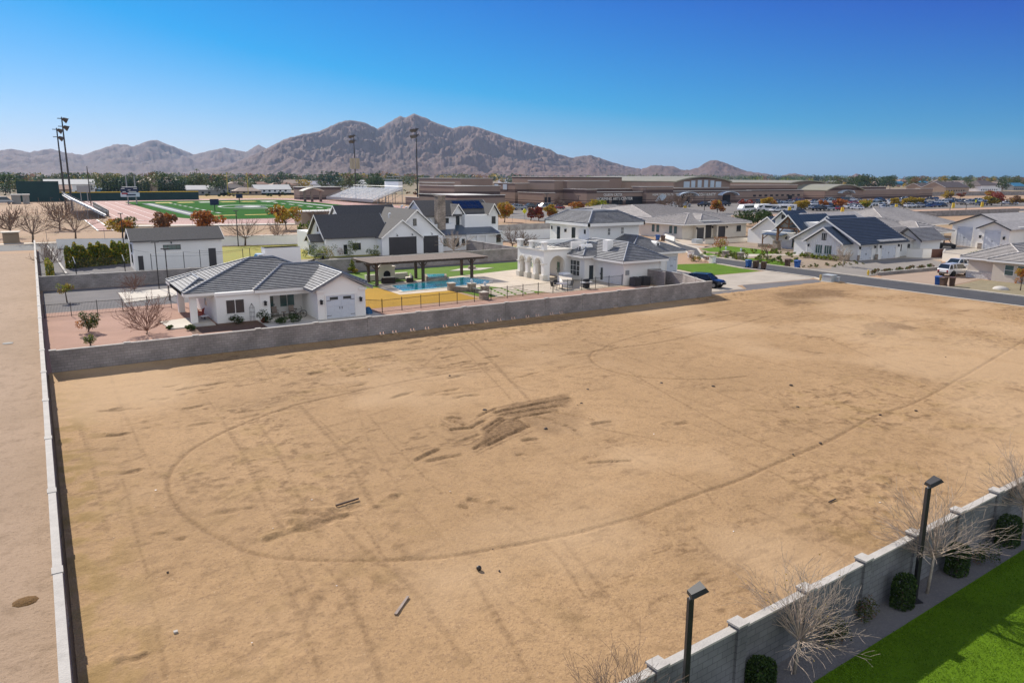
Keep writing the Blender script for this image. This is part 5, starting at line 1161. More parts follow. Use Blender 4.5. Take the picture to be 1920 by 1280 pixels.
for x, y, w_, lab in ((11., 481, 3.6, 'small grey scoreboard on two posts near the green outfield fence'),):
    T = thing('scoreboard', lab, 'scoreboard', (22, y, 0)); MB().tube((22.4, y, 0), (22.4, y, 6), .25, n=6).build('post', MGREYM, T); MB().tube((25.6, y, 0), (25.6, y, 6), .25, n=6).build('post', MGREYM, T)
    MB().box(20.8, y-.3, 5.2, 27.4, y, 8.8).build('board', MGREYM, T)
T = thing('outfield_fence', 'long dark green windscreen fence with a yellow top beyond the track', 'fence', (2, 530, 0))
MB().box(3, 500, 0, 86, 500.3, 4.6).build('windscreen', mat('green_windscreen', (.012, .04, .04), .8, .15, .2), T); MB().box(3, 499.9, 4.6, 86, 500.4, 5.1).build('top_rail', MYEL, T)
T = thing('windscreen_fence', 'tall dark green windscreen beyond the two sheds on the far left', 'fence', (-8, 500, 0)); MB().box(-7, 498, 0, 13, 498.4, 11).build('windscreen', mat('green_windscreen', (0, 0, 0)), T)
T = thing('goal_post', 'thin yellow goal posts at the far end of the sports field', 'goal post', (103, 470, 0))
MB().tube((97, 470, 4), (97, 470, 16), .16, n=5).tube((108.5, 470, 4), (108.5, 470, 16), .16, n=5).tube((97, 470, 4), (108.5, 470, 4), .16, n=5).tube((103, 470, 0), (103, 470, 4), .22, n=5).build('frame', MYEL, T)
for x, y, lab in ((62.5, 330, 'black display panel on one post in front of the field emblem'), (94, 428, 'smaller black display panel on a post at the far sideline')):
    T = thing('display_panel', lab, 'display', (x, y, 0)); MB().tube((x, y, 0), (x, y, 2.6), .18, n=6).build('post', MBRONZE, T); MB().box(x-1.7, y-.3, 2.5, x+1.7, y+.1, 4.9).build('screen', MNAVY, T)
T = thing('pavilion', 'small brown arched roof pavilion beside the grandstand', 'pavilion', (131, 428, 0))
for x in (129, 133, 138): MB().box(x, 428, 0, x+1.2, 429.2, 6).build('post', MSCH, T)
rf = MB()
for i in range(8): a, b = i/8, (i+1)/8; rf.slab([(128+12*a, 426, 6.2+1.6*math.sin(PI*a)), (128+12*b, 426, 6.2+1.6*math.sin(PI*b)), (128+12*b, 434, 6.2+1.6*math.sin(PI*b)), (128+12*a, 434, 6.2+1.6*math.sin(PI*a))], .3)
rf.build('roof', MSTUCC, T)
T = thing('field_house', 'low brown brick field house behind the grandstand', 'building', (140, 470, 0)); MB().box(139, 470, 0, 165, 482, 7.4).build('wall', MSCH, T); MB().box(138.8, 469.8, 7.4, 165.2, 482.2, 7.8).build('roof', MROOFW, T)
T = thing('storage_block', 'plain tan storage building with flat roof in front of the running track', 'building', (65, 221, 0)); MB().box(65.5, 221, 0, 100, 228, 3.9).build('wall', mat('tan_block', (.30, .24, .19), .9, .08, .4), T); MB().box(65.2, 220.7, 3.9, 100.2, 228.3, 4.15).build('roof', MROOFW, T)
# ================================================================ FAR HOUSES
def smallhouse(x, y, w_, d, h, col, rcol, lab, rz=0., hiproof=True, two=False, group=None, name='house', cat='house'):
    T = thing(name, lab, cat, (x, y, 0), group); mb = MB().box(x, y, 0, x+w_, y+d, h)
    if not hiproof: gable_wall(mb, '-x', x, y, y+d, h, h+d*.22); gable_wall(mb, '+x', x+w_, y, y+d, h, h+d*.22)
    o = mb.build('wall', col, T); e = .6
    if hiproof: r = MB(); k = min(w_, d)/2+e; a = [(x-e, y-e, h), (x+w_+e, y-e, h), (x+w_+e, y+d+e, h), (x-e, y+d+e, h)]; zt = h+k*.42; cy = y+d/2; r1, r2 = (x-e+k, cy, zt), (x+w_+e-k, cy, zt); 
    if hiproof:
        for p in ([a[0], a[1], r2, r1], [a[1], a[2], r2], [a[2], a[3], r1, r2], [a[3], a[0], r1]): r.slab(p, .2)
        r.build('roof', rcol, T)
    else: gable(T, x-e, x+w_+e, y-e, y+d+e, h-.05, h+(d/2+e)*.44, 'x', m=rcol)
    for k in range(max(2, int(w_/5))): MB().box(x+1.5+k*4.6, y-.1, 1., x+3.2+k*4.6, y-.02, 2.4).build('window', dk, T)
    return T
MTANW = mat('tan_house_wall', (.36, .27, .20), .9, .08, .3); MRED = mat('clay_tile_roof', (.30, .17, .12), .8, .15, .3); MTANR = mat('tan_tile_roof', (.36, .27, .21), .8, .15, .3); MGRW = mat('grey_house_wall', (.30, .29, .27), .9, .08, .3)
MBLUEW = mat('blue_house_wall', (.05, .16, .24), .8, .08, .3); MDKR = mat('dark_tile_roof', (.11, .09, .085), .8, .15, .3)
def at(px, row): return G(px, row)
x, y = at(55, 368); smallhouse(x, y, 26, 12, 4.6, MTANW, MRED, 'wide low house with pink tiled roof behind the far left green windscreen', hiproof=False)
x, y = at(86, 364); smallhouse(x, y, 34, 16, 7.5, MWHITE, MROOFW, 'white roofed farm building among trees on the far left', hiproof=False, name='farm_building', cat='building')
x, y = at(261, 361.5); T = smallhouse(x, y, 34, 22, 8.5, MTANW, MTANR, 'big tan mansion with many gables and a dark cypress row in front')
xm, ym = x, y
for dx, w_, z in ((6, 10, 11.5), (17, 8, 10.5), (26, 9, 11)): 
    b = MB().box(xm+dx, ym-2, 0, xm+dx+w_, ym, 8); gable_wall(b, '-y', ym-2, xm+dx, xm+dx+w_, 8, z); b.build('gable_wing', MTANW, T); gable(T, xm+dx-.6, xm+dx+w_+.6, ym-2.6, ym+8, 8, z+.3, 'y', m=MTANR)
FH = [(430, 352, 22, 5, MTANW, MTANR, 1), (448, 349, 20, 5, MGRW, MTANR, 1), (472, 353.5, 20, 5, MTANW, MRED, 1), (510, 356, 26, 5, MTANW, MRED, 1), (530, 355, 30, 6.5, MTANW, MTANR, 0), (572, 357, 26, 6, MWHITE, mat('lilac_roof', (.42, .40, .42), .7, .05), 0), (480, 362, 30, 3, MWHITE, MROOFW, 0), (576, 346, 20, 6, MWHITE, MPANEL, 0), (632, 352, 40, 4.5, MWHITE, MROOFW, 0),
      (150, 362, 20, 3, MBLUEW, MPANEL, 0), (350, 366, 24, 4, MGRW, MROOFW, 0), (404, 362, 26, 4, MGRW, MDKR, 1), (440, 366, 20, 3, MTANW, MTANR, 1), (800, 343, 24, 5, MWHITE, MROOFW, 0), (878, 341, 26, 5, MWHITE, MROOFW, 0), (830, 342.5, 20, 4.5, MTANW, MTANR, 1), (940, 343, 30, 5, MWHITE, MPANEL, 0), (560, 340, 30, 5, MTANW, MTANR, 1),
      (1560, 349, 30, 5, MGRW, MROOFW, 0), (1610, 347.6, 30, 5, MWHITE, MPANEL, 0), (1640, 349, 28, 5, MTANW, MTANR, 1), (1680, 348.5, 26, 5, MBLUEW, mat('blue_metal_roof', (.06, .22, .34), .5, .05), 0), (1712, 351, 24, 5, MGRW, mat('blue_metal_roof', (0, 0, 0)), 0), (1728, 351, 30, 6, MYEL, mat('blue_metal_roof', (0, 0, 0)), 1), (1755, 353, 26, 7, MTANW, MDKR, 0), (1772, 353, 24, 7, MTANW, MTANR, 0),
      (1795, 354, 26, 7.5, MGRW, MTANR, 0), (1815, 355, 28, 6, MWHITE, MDKR, 0), (1838, 359, 44, 6.5, MWHITE, MDKR, 1), (1865, 351, 30, 5, MTANW, MTANR, 1), (1900, 357, 30, 5, MGRW, mat('blue_metal_roof', (0, 0, 0)), 0), (1726, 359.5, 30, 5, MTANW, MDKR, 0), (1772, 361, 44, 5, MTANW, MDKR, 0), (1580, 345, 30, 5, MGRW, MTANR, 1), (1500, 345, 26, 5, MTANW, MTANR, 1), (1880, 346, 36, 6, MTANW, MTANR, 1), (1690, 344, 36, 6, MTANW, MRED, 1), (1760, 345, 40, 6, MGRW, MTANR, 1)]
MARKS = [(60, 'at the left edge'), (130, 'behind the green windscreen'), (200, 'beyond the left masts'), (250, 'left of the scoreboard'), (330, 'at the tan mansion'), (420, 'right of the tan mansion'), (520, 'behind the goal posts'), (620, 'left of the grandstand'), (700, 'at the antenna mast'), (780, 'behind the press box'), (880, 'behind the gymnasium'), (980, 'left of the school'), (1100, 'above the stage wing'), (1200, 'behind the performing arts wing'), (1300, 'behind the big vault'), (1400, 'right of the big vault'), (1480, 'left of the twin vaults'), (1560, 'behind the twin vaults'), (1620, 'above the arena'), (1680, 'right of the arena'), (1740, 'at the blue roofs'), (1800, 'by the tan gabled houses'), (1860, 'by the large white house'), (3000, 'at the right edge')]
wn = {id(MTANW): 'tan', id(MGRW): 'grey', id(MWHITE): 'white', id(MBLUEW): 'blue', id(MYEL): 'yellow'}
for i, (px_, row, w_, h, mw, mr_, hp) in enumerate(FH):
    x, y = at(px_, row); s = 1.0; zone = 'on the far left beyond the track' if px_ < 460 else 'in the far suburb left of the grandstand' if px_ < 660 else 'far behind the school' if px_ < 1000 else 'in the distant suburb on the right'
    rn_ = mr_.name.replace('_', ' ').replace(' roof', '').replace(' membrane', '').replace('window panel', 'metal')
    smallhouse(x, y, w_*s, w_*.55, h, mw, mr_, '%s walled far house, %s roof, %s%s' % (wn[id(mw)], rn_, [m for a_, m in MARKS if px_ < a_][0], ', nearer' if row > 352 else ''), hiproof=bool(hp), group='houses of the far suburb')

# ================================================================ VEHICLES
MTYRE = mat('tyre_rubber', (.012, .012, .013), .8, .1); MRIM = mat('alloy_rim', (.30, .30, .31), .35, 0, metal=.7); MRIMD = mat('dark_rim', (.03, .03, .03), .4, 0, metal=.4)
MLAMP = mat('lamp_glass', (.55, .55, .52), .15, 0, spec=.8); MTAIL = mat('tail_lamp', (.22, .01, .01), .25, 0, spec=.6); MUNDER = mat('underbody', (.012, .012, .012), .9, 0)
def paint(name, c): return mat('paint_'+name, c, .28, 0, metal=.15, spec=.5, coat=.6)
PW = paint('white', (.74, .75, .76)); PS = paint('silver', (.38, .39, .40)); PG = paint('grey', (.10, .105, .11)); PK = paint('black', (.012, .013, .015)); PR = paint('red', (.30, .015, .018)); PB = paint('blue', (.02, .07, .20)); PT = paint('tan', (.30, .25, .19)); PN = paint('navy', (.008, .014, .025))
# outline stations: x, z_sill, z_belt, half width ; cabin: x, z_roof, half width
KINDS = {
 'sedan': (dict(L=4.7, w=.9, sill=.28, st=[(-2.35, .45, .72, .74), (-2.2, .3, .86, .86), (-1.5, .28, .93, .9), (0, .26, .92, .91), (1.2, .28, .88, .9), (2.0, .3, .76, .86), (2.35, .42, .62, .72)], cab=[(-1.75, .90, .9), (-1.1, 1.40, .62), (.25, 1.44, .64), (1.05, .90, .86)], wr=.32, wx=(-1.4, 1.4))),
 'suv': (dict(L=4.85, w=.96, sill=.35, st=[(-2.42, .5, .95, .82), (-2.3, .36, 1.08, .93), (-1.5, .34, 1.10, .96), (0, .34, 1.08, .97), (1.25, .36, 1.06, .96), (2.1, .4, .98, .9), (2.42, .5, .8, .78)], cab=[(-2.36, 1.06, .9), (-2.05, 1.66, .74), (.35, 1.72, .76), (1.2, 1.06, .9)], wr=.38, wx=(-1.45, 1.5))),
 'pickup': (dict(L=5.8, w=1.0, sill=.48, st=[(-2.9, .55, 1.1, .94), (-2.8, .5, 1.18, .98), (-1.0, .48, 1.18, 1.0), (0, .48, 1.2, 1.0), (1.5, .48, 1.2, 1.0), (2.6, .5, 1.14, .98), (2.9, .58, 1.0, .88)], cab=[(-.95, 1.18, .93), (-.75, 1.84, .76), (.8, 1.88, .78), (1.6, 1.2, .93)], wr=.43, wx=(-1.75, 1.9))),
 'van': (dict(L=5.6, w=1.0, sill=.35, st=[(-2.8, .45, 1.2, .95), (-2.7, .38, 1.25, 1.0), (0, .36, 1.25, 1.0), (1.7, .36, 1.25, 1.0), (2.4, .4, 1.1, .95), (2.8, .5, .85, .85)], cab=[(-2.72, 1.22, .98), (-2.6, 2.15, .86), (1.2, 2.18, .86), (2.2, 1.16, .94)], wr=.36, wx=(-1.8, 1.7)))}
def vehicle(kind, name, label, cat, pm, rim=None, detail=True):
    k = KINDS[kind]; T = thing(name, label, cat); b = MB(); st = k['st']; R_ = []
    for x, z0, z1, hw in st:
        zm = z0+(z1-z0)*.55; R_.append([(x, -hw*.9, z0), (x, -hw, zm), (x, -hw*.95, z1-.04), (x, -hw*.84, z1), (x, hw*.84, z1), (x, hw*.95, z1-.04), (x, hw, zm), (x, hw*.9, z0)])
    for a, c in zip(R_, R_[1:]):
        for i in range(8): j = (i+1) % 8; b.poly([a[i], a[j], c[j], c[i]])
    b.poly(R_[0][::-1]); b.poly(R_[-1]); cab = k['cab']; (x0, z0, h0), (x1, z1, h1), (x2, z2, h2), (x3, z3, h3) = cab
    mid = [((x1+(x2-x1)*t), z1+(z2-z1)*t+.03*math.sin(PI*t), h1+(h2-h1)*t) for t in (0, .33, .66, 1)]          # roof skin
    for (a, za, ha), (c, zc, hc) in zip(mid, mid[1:]): b.poly([(a, -ha, za), (c, -hc, zc), (c, hc, zc), (a, ha, za)]); b.extr([(a, -ha-.01, za-.07), (c, -hc-.01, zc-.07), (c, -hc, zc), (a, -ha, za)], (0, .05, 0)); b.extr([(a, ha+.01, za-.07), (c, hc+.01, zc-.07), (c, hc, zc), (a, ha, za)], (0, -.05, 0))
    for s in (-1, 1):                                # pillars
        b.tube((x0, s*h0, z0), (x1, s*h1, z1-.02), .05, n=5); b.tube((x3, s*h3, z3), (x2, s*h2, z2-.02), .045, n=5); xm = (x1+x2)/2; b.tube((xm, s*(h0+h3)/2, z0), (xm, s*(h1+h2)/2, z1-.02), .045, n=5)
        if kind in ('suv', 'van'): xq = x1+(x2-x1)*.25; b.tube((xq-.1, s*h0, z0), (xq, s*h1, z1-.02), .05, n=5)
    if kind == 'pickup':
        for s in (-1, 1): b.box(-2.85, s*.96-.05, 1.1, -.95, s*.96+.05, 1.34)
        b.box(-2.88, -.9, 1.1, -2.78, .9, 1.34)
    body = b.build('body', pm, T)
    me = body.data; me.polygons.foreach_set('use_smooth', [True]*len(me.polygons)); me.set_sharp_from_angle(angle=math.radians(38))
    g = MB(); e = .02
    bt = [(x0+.04, z0-.02, h0-e), (x3-.04, z3-.02, h3-e)]; tp = [(x1, z1-.03, h1-e), (x2, z2-.03, h2-e)]
    P = lambda s, a: (a[0], s*a[2], a[1])
    g.poly([P(-1, bt[0]), P(-1, bt[1]), P(-1, tp[1]), P(-1, tp[0])]); g.poly([P(1, bt[1]), P(1, bt[0]), P(1, tp[0]), P(1, tp[1])]); g.poly([P(-1, bt[1]), P(1, bt[1]), P(1, tp[1]), P(-1, tp[1])]); g.poly([P(1, bt[0]), P(-1, bt[0]), P(-1, tp[0]), P(1, tp[0])])
    g.build('windows', MGLASS, T)
    if kind == 'pickup': MB().box(-2.75, -.88, 1.0, -1.0, .88, 1.19).build('truck_bed', MUNDER, T)
    w_ = k['w']; r = k['wr']
    for x in k['wx']:
        for s in (-1, 1):
            a = MB().tube((x, s*(w_-.26), r), (x, s*(w_+.005), r), r, r, 16).build('wheel', MTYRE, T)
            MB().tube((x, s*(w_-.02), r), (x, s*(w_+.015), r), r*.62, r*.6, 12).build('rim', rim or MRIM, a)
            if detail: MB().tube((x, s*(w_-.3), r+.03), (x, s*(w_-.004), r+.03), r+.09, r+.09, 16).build('wheel_arch', MUNDER, T)
    xe = st[-1][0]; xb = st[0][0]; zf = st[-1][2]; zb = st[0][2]
    for s in (-1, 1):
        MB().box(xe-.14, s*st[-1][3]*.72-.17, zf-.16, xe+.015, s*st[-1][3]*.72+.17, zf-.03).build('headlight', MLAMP, T)
        MB().box(xb-.015, s*st[0][3]*.82-.12, zb-.32, xb+.12, s*st[0][3]*.82+.12, zb-.02).build('tail_light', MTAIL, T)
    if detail:
        MB().box(xe-.1, -st[-1][3]*.5, zf-.32, xe+.02, st[-1][3]*.5, zf-.12).build('grille', MUNDER, T); MB().box(xe-.3, -w_*.86, st[-1][1]-.06, xe+.03, w_*.86, st[-1][1]+.1).build('bumper', MUNDER, T); MB().box(xb-.04, -w_*.84, st[0][1]-.06, xb+.3, w_*.84, st[0][1]+.1).build('bumper', MUNDER, T)
        for s in (-1, 1): MB().box(x3-.35, s*(w_+.02)-.1, st[3][2]+.02, x3-.18, s*(w_+.02)+.1, st[3][2]+.2).build('mirror', pm, T)
        if kind == 'suv':
            for s in (-1, 1): MB().tube((x1+.1, s*h1*.9, z1+.07), (x2-.1, s*h2*.9, z2+.07), .025, n=5).build('roof_rail', MIRON, T)
    return T
v = vehicle('suv', 'parked_car', 'dark navy blue SUV parked on the driveway at the end of the block wall', 'car', PN); v.location = (73.9, 70.6, .02); v.rotation_euler = (0, 0, math.radians(-72))
v = vehicle('pickup', 'pickup_truck', 'white pickup truck parked nose to the street behind a white SUV', 'pickup truck', PW, MRIMD); v.location = (120.6, 63.2, .02); v.rotation_euler = (0, 0, PI-.05)
v = vehicle('suv', 'parked_car', 'large white SUV on the tan driveway beside the white pickup', 'car', PW, MRIMD); v.location = (114.2, 60.2, .02); v.rotation_euler = (0, 0, -.12); v.scale = (1.08, 1.04, 1.06)
# box truck
T = thing('box_truck', 'white box truck parked behind the guest house roof', 'truck', (0, 0, 0))
bx = MB().box(-3.4, -1.2, .9, 2.0, 1.2, 3.3); bx.build('cargo_box', MWHITE, T); MB().box(-3.42, -1.22, 3.22, 2.02, 1.22, 3.3).build('box_trim', MALU, T)
cb = MB(); cb.extr([(2.15, -1.0, .7), (4.3, -1.0, .7), (4.3, -1.0, 1.35), (3.5, -1.0, 1.55), (3.0, -1.0, 2.4), (2.15, -1.0, 2.4)], (0, 2.0, 0)); cb.build('cab', PW, T)
gl = MB(); gl.poly([(3.52, -.88, 1.58), (3.52, .88, 1.58), (3.06, .88, 2.32), (3.06, -.88, 2.32)]); 
for s in (-1.015, 1.015): gl.poly([(2.4, s, 1.5), (3.4, s, 1.5), (2.96, s, 2.25), (2.4, s, 2.25)])
gl.build('windows', MGLASS, T); MB().box(-3.3, -.9, .55, 3.9, .9, .9).build('chassis', MUNDER, T)
for x in (-2.1, 3.3):
    for s in (-1, 1): MB().tube((x, s*.75, .45), (x, s*1.1, .45), .45, .45, 14).build('wheel', MTYRE, T)
T.location = (31.2, 119.4, 0); T.rotation_euler = (0, 0, PI)
# off-road buggy
T = thing('buggy', 'black two seat off-road buggy in front of the big garage', 'buggy', (0, 0, 0))
for x in (-1.1, 1.2):
    for s in (-1, 1): a = MB().tube((x, s*.55, .42), (x, s*.95, .42), .42, .42, 14).build('wheel', MTYRE, T); MB().tube((x, s*.9, .42), (x, s*.96, .42), .2, .2, 10).build('rim', MRIMD, a)
MB().extr([(-1.5, -.5, .5), (1.6, -.5, .45), (1.7, -.5, .8), (.7, -.5, 1.1), (-1.5, -.5, 1.15)], (0, 1.0, 0)).build('body', PK, T)
cg = MB()
for s in (-.6, .6):
    cg.tube((.8, s, 1.0), (.2, s, 1.85), .035, n=5); cg.tube((.2, s, 1.85), (-1.0, s, 1.85), .035, n=5); cg.tube((-1.0, s, 1.85), (-1.5, s, 1.1), .035, n=5); cg.tube((-.5, s, .9), (-.5, s, 1.85), .035, n=5)
for x, z in ((.2, 1.85), (-1.0, 1.85), (.8, 1.0)): cg.tube((x, -.6, z), (x, .6, z), .035, n=5)
cg.build('roll_cage', MIRON, T); MB().box(-.95, -.6, 1.86, .2, .6, 1.9).build('roof_panel', PK, T)
for s in (-.28, .28): MB().box(-.6, s-.2, .8, -.1, s+.2, 1.0).box(-.7, s-.2, .9, -.58, s+.2, 1.55).build('seat', MTYRE, T)
T.location = (157.5, 85.2, 0); T.rotation_euler = (0, 0, -1.1)
T2 = dup(T, (37.9, 119.6, 0), 2.6, label='small dark buggy parked right behind the white box truck')
# ---- the car park
protos = {}
for kn in ('sedan', 'suv', 'pickup', 'van'):
    p = vehicle(kn, 'parked_car', 'x', 'car', PW, detail=False); protos[kn] = p
bodymesh = {}
for kn, p in protos.items():
    bm_ = [c for c in p.children if c.name.startswith('body')][0].data; bodymesh[kn] = {}
    for nm, pm in (('white', PW), ('silver', PS), ('grey', PG), ('black', PK), ('red', PR), ('blue', PB), ('tan', PT)):
        c = bm_.copy(); c.materials.clear(); c.materials.append(pm); bodymesh[kn][nm] = c
CARS = []
r = random.Random(21)
def parkrow(y, x0, x1, prob, rowname):
    x = x0
    while x < x1:
        px_, py_ = PX(x, y)
        if r.random() < prob and not (px_ < 1385 and px_ > 1222 and y < 258) : CARS.append((x, y, rowname))
        x += r.uniform(6.6, 7.4)
for y, x0, x1, p, nm in ((214, 262, 470, .72, 'nearest the road'), (226, 272, 470, .72, 'second from road'), (240, 296, 490, .6, 'third from road'), (256, 258, 500, .55, 'in mid lot'), (274, 262, 510, .55, 'second from school'), (291, 300, 520, .62, 'next to school')):
    parkrow(y, x0, x1, p, nm)
for y in (282, 294, 306): parkrow(y, 165, 205, .9, 'left of the entrance')
first = {k: True for k in protos}; seen = {}
for i, (x, y, rn_) in enumerate(CARS[:190]):
    kn = r.choices(['sedan', 'suv', 'pickup', 'van'], [5, 5, 3, 1])[0]; cn = r.choices(['white', 'silver', 'grey', 'black', 'red', 'blue', 'tan'], [8, 4, 3, 4, 2, 2, 1])[0]
    kw = {'sedan': 'sedan', 'suv': 'SUV', 'pickup': 'pickup', 'van': 'van'}[kn]; p = protos[kn]; side = PX(x, y)[0]
    zone = 'at the left end' if side < 1280 else 'left of centre' if side < 1450 else 'in the middle' if side < 1600 else 'right of centre' if side < 1760 else 'at the right end'
    lab = '%s %s in the car park row %s, %s' % (cn, kw, rn_, zone)
    sc = 1.28; rz = r.choice([0, PI, 0, PI, PI/2])+r.gauss(0, .06)
    o = dup(p, (x, y, .02), rz, sc, label=lab, group='cars in the school car park', swap={[c for c in p.children if c.name.startswith('body')][0].data.name: bodymesh[kn][cn]})
for p in protos.values():
    for c in list(p.children):
        for g in list(c.children): bpy.data.objects.remove(g)
        bpy.data.objects.remove(c)
    bpy.data.objects.remove(p)
# minibuses on the near edge of the lot
T = thing('minibus', 'x', 'minibus', (0, 0, 0), 'white minibuses by the car park trees')
MB().extr([(-3.6, -1.1, .5), (2.9, -1.1, .5), (3.7, -1.1, .9), (3.6, -1.1, 1.4), (2.6, -1.1, 2.7), (-3.6, -1.1, 2.8)], (0, 2.2, 0)).build('body', MWHITE, T)
MB().box(-3.2, -1.13, 1.5, 2.2, -1.1, 2.3).box(-3.2, 1.1, 1.5, 2.2, 1.13, 2.3).build('windows', MGLASS, T)
for x in (-2.2, 2.4):
    for s in (-1, 1): MB().tube((x, s*.85, .45), (x, s*1.13, .45), .45, n=12).build('wheel', MTYRE, T)
bs = [(1398, 397.5, 'leftmost white minibus beside the green bushes of the car park'), (1426, 396, 'second white minibus from the left in the car park'), (1446, 397, 'white minibus in the middle of the minibus row'), (1461, 397.3, 'fourth white minibus in the car park row'), (1474, 396.6, 'rightmost white minibus in the car park row')]
for i, (px_, row, lab) in enumerate(bs):
    x, y = G(px_, row)
    if i == 0: T.location = (x, y, 0); T.rotation_euler = (0, 0, PI+.1); T.scale = (1.15,)*3; T['label'] = lab
    else: dup(T, (x, y, 0), PI/2+.4 if i > 1 else PI, 1.1, label=lab)

# ================================================================ TREES
def leafy(name, label, cat, h, rx, kind, n, leaf, mats, wts, trunk=.3, th=.35, group=None, bark=None, nclump=14, droop=.0):
    """tapered trunk, limbs, and leaves in uneven clumps; built round the origin"""
    T = thing(name, label, cat, (0, 0, 0), group); b = MB(); z1 = h*th; bark = bark or BARK
    lean = rng.gauss(0, .04)*h; top = (lean, 0, z1); b.tube((0, 0, -.05), top, trunk*.5, trunk*.36, 7)
    cl = []
    for i in range(nclump):
        if kind == 'round': a = rng.uniform(0, 2*PI); rr = rx*math.sqrt(rng.random())*.72; zz = z1+(h-z1)*(.18+.68*rng.random())*(1-.35*(rr/rx)**2); c = (rr*math.cos(a)+lean, rr*math.sin(a), zz, rx*rng.uniform(.28, .46), rx*rng.uniform(.28, .46), (h-z1)*rng.uniform(.14, .26))
        elif kind == 'cone': t = (i+.5)/nclump; a = i*2.4; rr = rx*(1-t)*.55; c = (rr*math.cos(a), rr*math.sin(a), z1*.5+(h-z1*.5)*t, rx*(1.05-t)*.6, rx*(1.05-t)*.6, h*.12)
        elif kind == 'column': t = (i+.5)/nclump; c = (rng.gauss(0, rx*.12), rng.gauss(0, rx*.12), h*.03+h*.95*t, rx*(.95-.5*abs(t-.35)), rx*(.95-.5*abs(t-.35)), h*.09)
        else: a = rng.uniform(0, 2*PI); rr = rx*math.sqrt(rng.random())*.8; zz = h*(.2+.55*rng.random()); c = (rr*math.cos(a), rr*math.sin(a), zz, rx*.4, rx*.4, h*.24)
        cl.append(c)
        if kind in ('round',): q = (top[0]*.8+c[0]*.2, c[1]*.2, z1+(c[2]-z1)*.35); b.tube(top, q, trunk*.24, trunk*.14, 5); b.tube(q, c[:3], trunk*.14, trunk*.05, 4)
    if kind == 'cone' or kind == 'column': b.tube(top, (0, 0, h*.92), trunk*.3, trunk*.06, 5)
    b.build('trunk', bark, T, smooth=True)
    pts, k = clump_points(cl, n); pick = NR.choice(len(mats), len(cl), p=np.array(wts)/sum(wts)); mi = pick[k]; fl = NR.random(n) < .22; mi = np.where(fl, NR.integers(0, len(mats), n), mi)
    keep = pts[:, 2] > .04*h
    o = obj('crown', leaves_mesh('crown', pts[keep], leaf*(.6+.8*NR.random(keep.sum())), mats, mi[keep]), T); return T
def bare(name, label, cat, h, rx, group=None,  th=.34, nb=26, depth=3, tk=.09, bark=None, twig=None, leaves=0, lm=None, seed=1, droopy=.3, mr=.004, n0=5):
    R_ = random.Random(seed); T = thing(name, label, cat, (0, 0, 0), group); z1 = h*th; t = MB(); b = MB(); tips = []
    t.tube((0, 0, -.05), (.02*h, 0, z1), tk, tk*.7, 8)
    def br(p, d, L, r, dep):
        ns = 4 if dep == 0 else 3; P = Vector(p)
        for i in range(ns):
            d = (d+Vector((R_.gauss(0, .10), R_.gauss(0, .10), R_.gauss(.015, .07)-droopy*.06*dep))).normalized(); q = P+d*(L/ns); rr = max(mr, r*(1-.22*(i+1)))
            b.tube(P, q, max(mr, r*(1-.22*i)), rr, 4 if dep else n0, cap=False)
            if dep < depth:
                for _ in range(2 if dep < 2 else 1):
                    s = Vector((R_.gauss(0, 1), R_.gauss(0, 1), R_.gauss(.25, .5))).normalized(); br(q, (d*1.0+s*.62).normalized(), L*R_.uniform(.42, .62), rr*.62, dep+1)
            P = q
        tips.append(tuple(P))
    for i in range(nb):
        a = 2*PI*i/nb*1.618+R_.uniform(-.3, .3); el = R_.uniform(.12, 1.4)**.85; zz = z1*(1-.12*R_.random())
        d = Vector((math.cos(a)*math.cos(el), math.sin(a)*math.cos(el), math.sin(el))); L = math.hypot(rx*math.cos(el), (h-z1)*.72*math.sin(el))*R_.uniform(.75, 1.05)
        br((.018*h, 0, zz), d, L, tk*.33, 1 if depth > 2 else 1)
    t.build('trunk', bark or BARKP, T, smooth=True); b.build('branches', twig or TWIG, T)
    if leaves:
        tp = np.array([tips[R_.randrange(len(tips))] for _ in range(leaves)])+NR.normal(size=(leaves, 3))*.12*h/5
        obj('leaves', leaves_mesh('leaves', tp, (.06 if h < 5 else .2), lm or [LY, LO]), T)
    return T
def place(T, x, y, rz=0, z=0.): T.location = (x, y, z); T.rotation_euler = (0, 0, rz); return T
